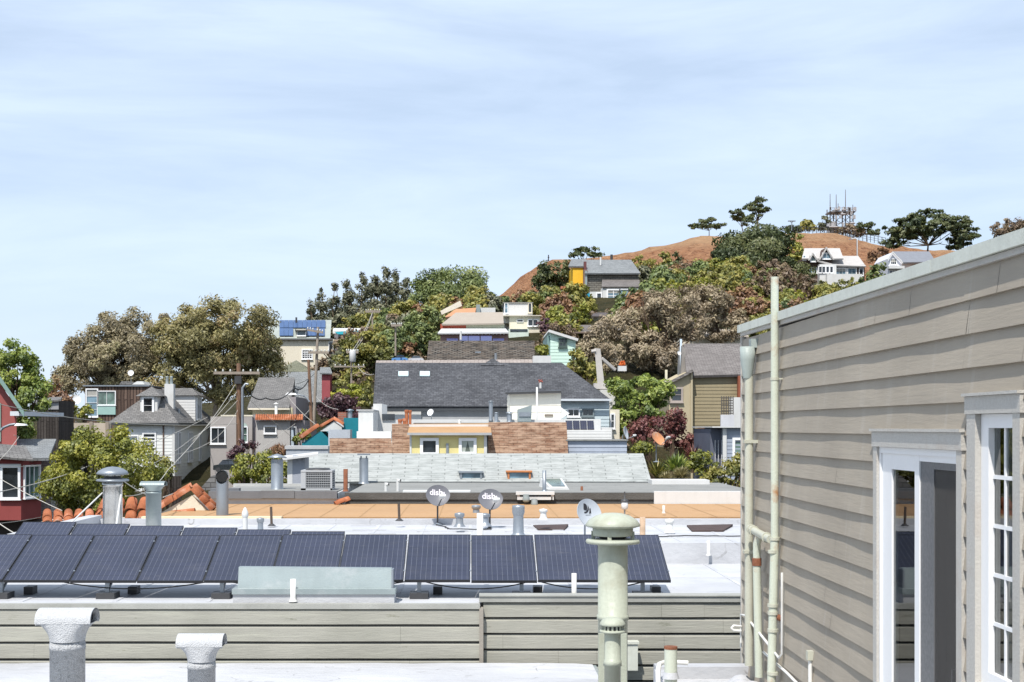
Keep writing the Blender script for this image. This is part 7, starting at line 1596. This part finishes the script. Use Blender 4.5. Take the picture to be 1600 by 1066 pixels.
# cars
def car(label, px0, py0, px1, py1, Y, col, m=None):
    u = Y / F; L = (px1 - px0) * u; h = min(1.5, (py1 - py0) * u); c = P((px0 + px1) / 2, py1, Y); r = thing('parked_car', label, 'car', c, 'parked cars'); cm = M('car_paint_' + col, m, .3, .03, 1, 0, 0, spec=.6); x0, z0 = c.x - L / 2, c.z
    b = MB(); pr = [(0, .18), (0, .5), (.03, .58), (.2, .62), (.80, .66), (.97, .58), (1, .45), (1, .18)]; b.prism([(x0 + L * a, Y, z0 + h * k) for a, k in pr], (0, 1.75, 0)); b.build('body', cm, r)
    g = MB(); a0, a1, t0, t1 = .2, .84, .34, .72; g.hexa([(x0 + L * a0, Y + .05, z0 + h * .63), (x0 + L * a1, Y + .05, z0 + h * .64), (x0 + L * a1, Y + 1.7, z0 + h * .64), (x0 + L * a0, Y + 1.7, z0 + h * .63), (x0 + L * t0, Y + .22, z0 + h * .98), (x0 + L * t1, Y + .22, z0 + h * .98), (x0 + L * t1, Y + 1.5, z0 + h * .98), (x0 + L * t0, Y + 1.5, z0 + h * .98)]); g.build('windows', PANE, r)
    k = MB().box(x0 + L * t0, x0 + L * t1, Y + .2, Y + 1.52, z0 + h * .98 + .002, z0 + h); k.build('roof', cm, r)
    for q in (.2, .8):
        w_ = MB(); cx = x0 + L * q; w_.tube([(cx, Y - .02, z0 + h * .2), (cx, Y + .2, z0 + h * .2)], h * .2, 14); w_.build('wheel', DARKM, r)
car('blue parked car below the slim utility pole on the rising street', 612, 555, 637, 566, 104, 'blue', (.10, .25, .52))
car('pale parked car beside the blue one under the dark leaning tree', 637, 556, 662, 566.5, 106, 'pale', (.55, .55, .57))
car('dark parked car in the street below the grey stucco house', 333, 719, 372, 738, 66, 'dark', (.025, .03, .032))

# ================================================================== cables
A = P(373, 584, P1Y - .3)
cb_ = [
 ('cable running from the left edge above the red porch to the brown pole', [P(-40, 622, 48), P(170, 659, 62), P(372, 662, P1Y)], .12, .016),
 ('pale cable rising from the left edge past the golden tree to the white villa eave', [P(-40, 775, 40), P(151, 723, 55), P(324, 652, 93)], .15, .018),
 ('thin cable beside the golden tree dropping from the left edge to the steel chimney', [P(-30, 730, 40), P(97, 798, 36)], .05, .012),
 ('cable crossing the lower left corner above the solar panels', [P(-30, 795, 30), P(24, 834, 28)], .03, .012),
 ('cable from the steel chimney top to the tee vent', [P(192, 751, 30), P(229, 773, 31)], .02, .011),
 ('cable from the tee vent up to the brown pole', [P(196, 775, 34), P(262, 735, 50), P(368, 600, P1Y)], .25, .014),
 ('upper thin cable from the tee vent to the shaded villa side', [P(255, 777, 33), P(300, 757, 45)], .03, .013),
 ('lowest cable from the brown pole across the villa side', [P(243, 712, 60), P(330, 690, 66), P(372, 640, P1Y)], .2, .012),
 ('middle cable from the brown pole across the villa side', [P(200, 742, 50), P(300, 685, 66), P(372, 625, P1Y)], .15, .012),
 ('cable slanting from the brown pole down to the grey house wall', [P(372, 610, P1Y), P(300, 690, 70)], .1, .012),
 ('cable from the brown pole past the tile coping to the lamp', [P(377, 612, P1Y), P(465, 690, 80)], .08, .012),
 ('pale cable from the lamp head down past the tile coping to the teal house', [P(448, 617, 87), P(494, 664, 62)], .12, .014),
 ('long cable slanting up from the bushes to the lamp arm', [P(377, 720, 72), P(447, 672, 85), P(484, 640, 88)], .1, .013),
 ('cable from the tall grey pole to the low crossarm pole', [P(497, 545, 90), P(549, 573, 99)], .3, .014),
 ('cable from the transformer pole to the charcoal roof', [P(560, 574, 99), P(584, 585, 70)], .2, .016),
 ('cable from the purple shrub to the teal parapet', [P(494, 620, 88), P(528, 640, 62)], .15, .014),
 ('pair of thin cables rising to the pole under the conifers', [P(549, 550, 99), P(582, 488, 128)], .3, .02),
 ('steep cable from the far conifer pole to the shrubs', [P(582, 488, 128), P(556, 545, 99)], .4, .016),
 ('cable before the red bay windows', [P(-30, 729, 46), P(64, 727, 52)], .03, .012),
 ('cable looping from the red porch lamp', [P(22, 680, 48), P(30, 682, 49), P(13, 705, 48), P(-10, 728, 46)], .01, .010),
 ('thin cable before the red house basement', [P(-30, 820, 40), P(65, 808, 52)], .04, .012),
]
for lab, pts, sag, rr_ in cb_: cable(lab, pts, sag, rr_ * .92)
cable('thick black cable sagging from the brown pole to the lamp arm', [P(378, 600, P1Y), P(415, 622, 79), P(460, 606, 87), P(484, 590, 88)], .35, .035, WIREB)
cable('thin black cable from the cream block to the tall grey pole', [P(463, 600, 95), P(500, 575, 91)], .2, .016, WIREB)
# ================================================================== trees and shrubs
E = dict(aspect=.38, droop=.35, flat=.8); PN_ = dict(aspect=.4, flat=.42, shell=.6, lump=.35); SHB = dict(aspect=.55, flat=.8)
tree('eucalyptus_tree', 'ragged grey brown eucalyptus between the timber house and the big domed one', 'tree', 'euc', 109, [(178, 532, 45, 42), (190, 562, 74, 46), (228, 525, 50, 46), (140, 560, 34, 38), (112, 565, 24, 40), (205, 570, 55, 40), (95, 600, 18, 26), (160, 590, 40, 26)], (190, 680), group='large eucalyptus trees', limbs=14, **E)
tree('eucalyptus_tree', 'huge dome shaped olive brown eucalyptus behind the white villa', 'tree', 'eucg', 107, [(345, 512, 88, 52), (335, 548, 92, 56), (285, 530, 52, 52), (400, 545, 42, 46), (350, 565, 70, 45), (425, 560, 20, 34), (258, 590, 40, 36), (330, 600, 60, 40), (395, 595, 34, 30)], (328, 690), bark=TRUNKP, group='large eucalyptus trees', limbs=16, **E)
tree('leafy_tree', 'bright yellow green tree behind the red house roof', 'tree', 'green', 66, [(22, 590, 44, 42), (50, 625, 30, 42), (8, 552, 22, 26), (40, 560, 22, 18), (60, 585, 14, 20), (30, 670, 34, 30)], (30, 720), **SHB)
tree('autumn_shrub', 'rusty brown shrub beside the bright yellow green tree', 'shrub', 'rust', 84, [(84, 610, 20, 26), (100, 630, 14, 18)], **SHB)
tree('potted_shrub', 'straggly golden shrub before the timber house window', 'shrub', 'gold', 88, [(112, 640, 12, 14), (134, 646, 12, 12), (160, 656, 10, 6)], **SHB)
tree('round_tree', 'large rounded golden green tree beside the red bay windows', 'tree', 'gold', 51, [(150, 738, 78, 58), (105, 755, 38, 56), (205, 735, 48, 42), (150, 780, 70, 36), (190, 700, 40, 26), (120, 700, 34, 24)], (150, 850), n=30000, **SHB)
tree('leafy_shrub', 'small darker green shrub at the corner of the white villa', 'shrub', 'olive', 60, [(252, 733, 24, 24), (235, 752, 20, 20)], **SHB)
con = [(486, 490, 8, 26), (503, 484, 11, 32), (523, 478, 11, 38), (543, 472, 12, 34), (567, 466, 13, 34), (586, 462, 14, 36), (603, 458, 11, 38), (618, 458, 14, 34), (634, 466, 12, 30)]
lab = ['shortest conifer at the outer end of the row beyond the cream block', 'second conifer from the outer end, just above the solar roof', 'tall pointed conifer above the teal fascia', 'conifer with a split top in the middle of the ridge row', 'broad conifer behind the pale crossarm pole', 'tall conifer just past the pale crossarm pole', 'slender conifer with the highest tip of the row', 'bushy conifer next to the tallest one', 'low conifer touching the wide pine']
for (a, b, c, d), l in zip(con, lab):
    tree('conifer', l, 'tree', 'cyp', 172 + (a * 7 % 9), [(a, b - d * .75, c * .5, d * .34), (a, b - d * .2, c * .95, d * .45), (a + 1, b + d * .5, c * 1.4, d * .6), (a - 1, b + d * 1.1, c * 1.7, d * .6)], group='conifers on the ridge', limbs=5, aspect=.42, flat=1.2, shell=.85, leaf=.34)
tree('leafy_shrub', 'mass of grey green foliage filling the feet of the conifer row', 'shrub', 'cyp', 166, [(515, 512, 26, 14), (555, 500, 30, 20), (600, 498, 32, 20), (638, 488, 24, 22)], leaf=.34, **SHB)
tree('pine_tree', 'wide dark pine at the end of the conifer row beside the bare slope', 'tree', 'pinel', 165, [(700, 440, 48, 24), (672, 452, 34, 24), (735, 448, 30, 26), (705, 462, 54, 20), (655, 468, 24, 16), (692, 428, 30, 13), (752, 462, 14, 16), (690, 478, 44, 14)], leaf=.34, n=22000, clump=1.5, aspect=.42, flat=.6, shell=.8, lump=.3)
tree('dark_tree', 'dark round headed tree leaning over the parked cars', 'tree', 'pinel', 116, [(662, 505, 30, 24), (645, 525, 28, 22), (678, 520, 20, 20), (650, 548, 26, 14)], (668, 566), **SHB)
tree('leafy_tree', 'olive tree with a broad crown beside the transformer pole', 'tree', 'olive', 118, [(572, 540, 36, 26), (592, 552, 22, 22), (550, 562, 26, 20), (560, 580, 30, 20), (535, 540, 10, 14)], (575, 606), **SHB)
tree('leafy_shrub', 'dark shrub under the slim utility pole', 'shrub', 'olive', 122, [(612, 540, 22, 20), (630, 552, 18, 12), (600, 520, 16, 14)], **SHB)
tree('purple_shrub', 'purple leaved shrub between the poles and the charcoal roof', 'shrub', 'purple', 80, [(528, 634, 28, 20), (510, 645, 18, 14), (550, 648, 14, 16), (532, 655, 26, 14)], **SHB)
tree('hedge_bush', 'clipped yellow green bush above the purple shrub', 'shrub', 'yel', 92, [(545, 611, 24, 10), (540, 620, 20, 8)], **SHB)
tree('leafy_shrub', 'low green shrub at the foot of the transformer pole', 'shrub', 'olive', 104, [(535, 596, 14, 10), (575, 606, 10, 16), (568, 625, 16, 20)], **SHB)
tree('purple_plant', 'spindly dark purple shrub at the foot of the brown pole', 'shrub', 'purple', 72, [(380, 700, 16, 12), (365, 712, 12, 9), (395, 694, 8, 8)], n=700, **SHB)
tree('leafy_shrub', 'dense olive green shrub behind the low white building', 'shrub', 'gold', 50, [(400, 732, 34, 26), (425, 745, 26, 18), (372, 748, 20, 12), (440, 728, 14, 14)], **SHB)
tree('leafy_shrub', 'dark green shrub beyond the wide galvanised flue', 'shrub', 'olive', 53, [(447, 745, 12, 22), (415, 712, 12, 8)], **SHB)
tree('spiky_plant', 'brown spiky plant beside the low blue grey wall', 'plant', 'rust', 57, [(436, 704, 9, 9)], n=500, aspect=.12, leaf=.35, clump=.25)
tree('leafy_shrub', 'small leafy shrub in front of the tile coped house', 'shrub', 'gold', 75, [(468, 690, 8, 10), (478, 682, 6, 6)], **SHB)
# hill slope
tree('oak_tree', 'dark rounded oak against the bare red slope', 'tree', 'pine', 160, [(868, 428, 32, 20), (850, 438, 20, 18), (885, 440, 20, 20), (862, 452, 18, 12)], (862, 475), **SHB)
tree('pine_tree', 'dark pine with a pointed top behind the yellow house', 'tree', 'pine', 172, [(905, 392, 12, 8), (913, 396, 18, 10), (931, 396, 9, 10), (898, 401, 10, 7)], leaf=.42, **PN_)
for bl_, k, Y, l in (
    ([(1000, 415, 22, 14), (985, 425, 16, 12)], 'olive', 205, 'olive shrub just right of the ridge house roof'),
    ([(1030, 412, 20, 16), (1045, 425, 16, 14)], 'olive', 200, 'rounded olive shrub between the ridge house and the small conifer'),
    ([(1075, 432, 28, 14), (1055, 445, 26, 14)], 'pinel', 188, 'dark green shrub below the small conifer'),
    ([(1110, 428, 24, 14), (1095, 445, 26, 14)], 'olive', 184, 'yellowish shrub below the great hill pine'),
    ([(1020, 440, 26, 16), (998, 452, 18, 14)], 'pinel', 180, 'green shrub beside the grey shingle wall'),
    ([(895, 492, 14, 9), (880, 500, 18, 9)], 'yel', 138, 'clipped yellow green shrub under the red terrace'),
    ([(907, 487, 13, 13), (912, 500, 12, 10)], 'gold', 141, 'clipped golden shrub under the white sunroom'),
    ([(852, 472, 18, 14), (868, 482, 20, 12), (842, 490, 12, 14)], 'pinel', 146, 'green shrub mass under the dark oak'),
    ([(885, 470, 16, 10)], 'olive', 148, 'feathery shrub before the terrace windows'),
    ([(848, 508, 11, 14), (855, 522, 12, 12)], 'purple', 126, 'plum coloured shrub beside the white cube house'),
    ([(882, 512, 16, 14), (898, 520, 14, 12)], 'olive', 122, 'olive shrub right above the mint green roof'),
    ([(870, 520, 10, 16)], 'rust', 124, 'rusty shrub between the plum shrub and the mint green roof'),
    ([(770, 470, 16, 10), (752, 478, 12, 8)], 'olive', 148, 'shrub on the slope under the wide pine'),
    ([(800, 468, 20, 6), (830, 462, 18, 7)], 'straw', 160, 'straw coloured brush at the foot of the bare slope'),
    ([(785, 472, 14, 8)], 'pinel', 152, 'small green shrub above the white cube house'),
    ([(840, 478, 14, 8)], 'pinel', 150, 'dark shrub beside the white cube house top'),
    ([(640, 545, 14, 8), (622, 552, 10, 6)], 'rust', 112, 'dry brown brush beside the parked cars'),
    ([(846, 548, 8, 7)], 'gold', 87, 'tiny golden shrub at the mint green house corner'),
    ([(690, 470, 16, 8)], 'straw', 155, 'straw brush under the wide pine'),
    ([(570, 500, 26, 14), (600, 505, 24, 14), (540, 508, 14, 9)], 'olive', 158, 'dark undergrowth shrub under the tall conifers'),
    ([(640, 490, 18, 12)], 'olive', 150, 'rounded shrub between the conifers and the dark round headed tree'),
    ([(620, 525, 16, 12)], 'olive', 135, 'dark shrub behind the slim utility pole')):
    tree('hill_shrub', l, 'shrub', k, Y, bl_, group='shrubs on the hillside', limbs=4, **SHB)
tree('small_conifer', 'small pointed conifer standing alone before the bare hill', 'tree', 'pine', 206, [(1056, 395, 3, 10), (1057, 408, 7, 10), (1060, 420, 12, 10)], leaf=.45, limbs=3, aspect=.4, flat=.8, shell=.7)
tree('pale_brown_tree', 'large pale brown tree in dry leaf below the ridge house', 'tree', 'eucp', 100, [(1012, 482, 38, 28), (1050, 472, 42, 28), (968, 514, 34, 28), (1030, 515, 58, 40), (1075, 510, 32, 34), (985, 545, 44, 34), (1040, 560, 40, 26)], (1052, 612), n=36000, limbs=18, **E)
tree('pale_brown_tree', 'second pale brown tree next to the clapboard wall', 'tree', 'eucp', 106, [(1105, 470, 36, 26), (1132, 490, 26, 34), (1095, 500, 26, 26), (1125, 520, 26, 22), (1150, 510, 16, 26)], (1135, 560), limbs=10, **E)
tree('brown_shrub', 'brown feathery shrub to the right of the mint green house', 'shrub', 'eucp', 92, [(930, 540, 26, 26), (915, 560, 22, 22), (950, 565, 24, 20), (938, 515, 14, 14)], **E)
tree('olive_shrub', 'olive shrub over the far corner of the charcoal roof', 'shrub', 'olive', 82, [(905, 560, 18, 14), (918, 580, 20, 18), (900, 575, 14, 12), (935, 595, 12, 12)], **SHB)
tree('pine_tree', 'great dark pine on the hill slope left of the brown hill house', 'tree', 'pine', 232, [(1180, 366, 44, 18), (1150, 385, 26, 16), (1208, 380, 32, 20), (1178, 395, 52, 20), (1145, 412, 26, 18), (1192, 418, 50, 20), (1222, 405, 20, 26), (1160, 430, 36, 16), (1182, 400, 58, 34), (1195, 428, 48, 16)], leaf=.46, n=42000, clump=2.2, aspect=.42, flat=.55, shell=.7, lump=.3)
tree('flat_pine', 'low flat topped pine alone on the hill crest', 'tree', 'pine', 282, [(1107, 350, 24, 8), (1092, 354, 14, 6), (1124, 354, 13, 6), (1108, 343, 14, 5)], (1108, 368), leaf=.62, limbs=6, **PN_)
tree('tall_pine', 'tall open pine with a tufted top on the hill crest', 'tree', 'pine', 284, [(1184, 318, 13, 9), (1172, 326, 11, 7), (1192, 328, 10, 7), (1180, 336, 15, 6), (1186, 312, 9, 5)], (1184, 366), leaf=.6, limbs=8, **PN_)
tree('tall_pine', 'lower spreading pine just left of the tall open pine', 'tree', 'pine', 281, [(1152, 332, 12, 6), (1160, 340, 18, 8), (1145, 340, 8, 4), (1168, 348, 16, 6)], (1162, 366), leaf=.6, limbs=6, **PN_)
tree('yellow_shrub', 'yellow green shrub between the great dark pine and the brown hill house', 'shrub', 'gold', 222, [(1242, 378, 13, 12), (1246, 395, 14, 18), (1240, 415, 14, 16)], **SHB)
tree('round_bush', 'small round tree by the hilltop fence', 'tree', 'olive', 286, [(1262, 354, 9, 9)], (1262, 366), **SHB)
tree('round_bush', 'pair of low dark bushes under the twin lamp', 'shrub', 'pine', 286, [(1236, 358, 6, 4), (1245, 359, 5, 4)], **SHB)
tree('hilltop_tree', 'dark tree at the foot of the radio tower', 'tree', 'cyp', 288, [(1290, 345, 8, 10), (1287, 356, 12, 8)], (1288, 366), leaf=.55, **PN_)
tree('hilltop_tree', 'dull brown shrub in front of the radio tower legs', 'shrub', 'redb', 286, [(1325, 358, 14, 8), (1340, 364, 14, 7), (1310, 362, 10, 5)], **SHB)
tree('hilltop_tree', 'low dark pine between the radio tower and the broad flat pine', 'tree', 'pine', 280, [(1352, 352, 12, 6), (1345, 358, 12, 6), (1368, 362, 14, 8)], leaf=.6, **PN_)
tree('flat_pine', 'broad flat topped pine with dark trunks above the white hill house', 'tree', 'pine', 218, [(1450, 338, 40, 12), (1420, 348, 28, 12), (1485, 350, 30, 14), (1450, 355, 62, 16), (1405, 366, 26, 14), (1508, 366, 24, 14), (1395, 382, 16, 12), (1500, 382, 24, 14), (1440, 368, 40, 8)], (1448, 402), leaf=.6, n=14000, limbs=16, **PN_)
tree('dry_tree', 'dry brownish tree over the coping at the right edge', 'tree', 'redb', 205, [(1562, 358, 18, 14), (1585, 352, 18, 12), (1600, 360, 18, 16), (1572, 372, 24, 12)], leaf=.5, **E)
tree('bramble_bush', 'reddish brown bramble dome below the great dark pine', 'shrub', 'redb', 140, [(1215, 440, 50, 18), (1180, 458, 36, 20), (1250, 455, 34, 20), (1215, 465, 50, 20)], **SHB)
tree('leafy_shrub', 'rust coloured brush just over the coping at the wall corner', 'shrub', 'rust', 120, [(1185, 482, 30, 16), (1235, 480, 34, 12), (1160, 495, 14, 14)], **SHB)
for bl_, k, Y, l in (
    ([(1285, 452, 24, 12), (1270, 466, 22, 10)], 'olive', 150, 'olive shrub with yellow flowers beside the bramble dome'),
    ([(1325, 448, 24, 12), (1310, 460, 20, 10)], 'olive', 165, 'olive shrub below the white terrace of the brown hill house'),
    ([(1366, 430, 13, 12), (1375, 418, 8, 8), (1355, 442, 14, 10)], 'pinel', 190, 'green shrub between the two hill houses'),
    ([(1368, 402, 12, 9), (1378, 394, 8, 8)], 'rust', 205, 'rusty shrub left of the white hill house gable'),
    ([(1290, 468, 10, 8)], 'purple', 148, 'lavender tinted shrub over the coping')):
    tree('hill_shrub', l, 'shrub', k, Y, bl_, group='shrubs on the hillside', limbs=4, **SHB)
# gardens on the right
tree('leafy_tree', 'bright green rounded tree beside the tan house', 'tree', 'green', 70, [(1000, 612, 42, 30), (982, 640, 28, 28), (1015, 640, 30, 26), (1030, 612, 18, 22), (978, 668, 16, 16), (968, 605, 16, 18)], (1000, 720), n=16000, **SHB)
tree('red_shrub', 'dark red shrub under the bright green tree', 'shrub', 'wine', 66, [(1030, 670, 42, 26), (1005, 680, 24, 22), (1062, 688, 24, 20), (1055, 655, 14, 22)], **SHB)
tree('leafy_shrub', 'low golden green shrub behind the rust orange dish', 'shrub', 'gold', 60, [(1000, 700, 18, 10), (1085, 722, 26, 18), (1105, 735, 18, 14)], **SHB)
tree('leafy_shrub', 'dark leafy shrub below the blue grey house window', 'shrub', 'olive', 56, [(1135, 735, 24, 16), (1155, 725, 12, 18), (1120, 748, 20, 14), (1150, 752, 16, 12), (1140, 765, 20, 12)], **SHB)
def yucca(label, px, py, Y, h, n, kind, name='yucca_plant', spread=1.0):
    SEED[0] += 1; rg = random.Random(SEED[0]); b = P(px, py, Y); r = thing(name, label, 'plant', b); mb = MB()
    for i in range(n):
        a = rg.uniform(0, 2 * math.pi); e = rg.uniform(.12, 1.25); L = h * rg.uniform(.7, 1.1); d = Vector((math.cos(a) * math.cos(e) * spread, math.sin(a) * math.cos(e) * spread, math.sin(e))); s = d.cross(UZ).normalized() * h * .035
        p0, p1 = b + d * .05, b + d * L * .6; p2 = b + d * L + Vector((0, 0, -.12 * L * math.cos(e)))
        mb.poly([p0 - s * .6, p0 + s * .6, p1 + s, p1 - s]); mb.poly([p1 - s, p1 + s, p2])
    o = mb.build('leaves', LV[kind], r, fix=False); me = o.data; at_ = me.attributes.new('tint', 'FLOAT', 'FACE'); at_.data.foreach_set('value', np.random.default_rng(SEED[0]).random(len(me.polygons)).astype('f'))
    MB().tube([b - UZ * .6, b + UZ * .1], [.12, .06], 6).build('stem', TRUNK, r)
yucca('spiky green yucca in front of the rust orange dish', 1056, 738, 57, .95, 160, 'green')
yucca('taller dark spiky yucca beside the white roof end', 1027, 748, 55.5, .9, 110, 'olive')
yucca('reddish spiky plant by the slatted fence', 1083, 718, 63, .8, 130, 'wine', 'cordyline_plant')
yucca('pale straw grass tuft below the yucca', 1064, 748, 54, .55, 420, 'straw', 'grass_tuft')
yucca('second straw grass tuft behind the white roof end', 1040, 752, 54.5, .45, 260, 'straw', 'grass_tuft')

# ---- the low brush that covers the hillside between the houses
def clear(px, Y):
    keep = [(690, 845, 104, 128), (872, 1000, 140, 160), (855, 905, 84, 95), (893, 985, 110, 124), (1228, 1378, 150, 222), (1376, 1476, 160, 205), (845, 1130, 198, 230), (415, 530, 131, 143), (520, 575, 138, 150), (640, 850, 68, 86), (608, 664, 90, 110), (1060, 1170, 104, 114)]
    return not any(a - 8 < px < b + 8 and c - 7 < Y < d + 1 for a, b, c, d in keep)
def brush():
    rng = np.random.default_rng(77); bl = []
    while len(bl) < 420:
        Y = 84 + 138 * rng.random() ** .8; px = rng.uniform(500, 1500) if Y > 110 else rng.uniform(545, 1300)
        if (Y > 205 and px < 1130) or not clear(px, Y): continue
        x = X(px, Y); z = ground_z(x, Y); s = rng.uniform(.35, .7)
        bl.append((x, Y, z + s * .3, s * rng.uniform(1.5, 2.6), s * 2, s * .8))
    org = (10, 150, 10)
    me = foliage_mesh('undergrowth', bl, .45, .34, 26000, rng, org=org, aspect=.5)
    me.materials.append(LV['redb']); o = bpy.data.objects.new('undergrowth', me); COL.objects.link(o); o.location = org
    meta(o, 'dry low brush covering the hillside between the rounded shrubs', 'undergrowth', kind='stuff')
    # rounded shrubs one can count: a few kinds, copied over the slope
    protos = []
    for k, lab in (('olive', 'rounded olive shrub in the brush of the hillside'), ('pinel', 'rounded dark green shrub in the brush of the hillside'), ('cyp', 'rounded grey green shrub in the brush of the hillside'), ('gold', 'rounded golden shrub in the brush of the hillside'), ('rust', 'rounded rusty shrub in the brush of the hillside'), ('redb', 'rounded reddish brown shrub in the brush of the hillside')):
        px = {'olive': 1090, 'pinel': 700, 'cyp': 860, 'gold': 1120, 'rust': 740, 'redb': 1215}[k]; Y = 170
        py = VY - (ground_z(X(px, Y), Y) + 1.3) * F / Y
        protos.append(tree('slope_shrub', lab, 'shrub', k, Y, [(px, py, 24, 19), (px - 14, py + 8, 18, 12), (px + 15, py + 6, 18, 14), (px + 4, py - 9, 15, 10)], group='rounded shrubs covering the hillside', limbs=5, leaf=.34, **SHB))
    spots = []; tries = 0
    while len(spots) < 150 and tries < 20000:
        tries += 1; Y = 112 + 106 * rng.random(); px = rng.uniform(520, 1480)
        if (Y > 168 and px < 1140) or (Y > 116 and 905 < px < 1005) or (Y > 148 and 760 < px < 900) or not clear(px, Y): continue
        x = X(px, Y)
        if any((x - a) ** 2 + (Y - b) ** 2 < 9.5 for a, b in spots): continue
        spots.append((x, Y)); p = protos[int(rng.choice(6, p=[.34, .24, .16, .10, .07, .09]))]
        dup(p, (x, Y, ground_z(x, Y) - .2), None, rng.uniform(0, 6.28), rng.uniform(.55, 1.25))
brush()
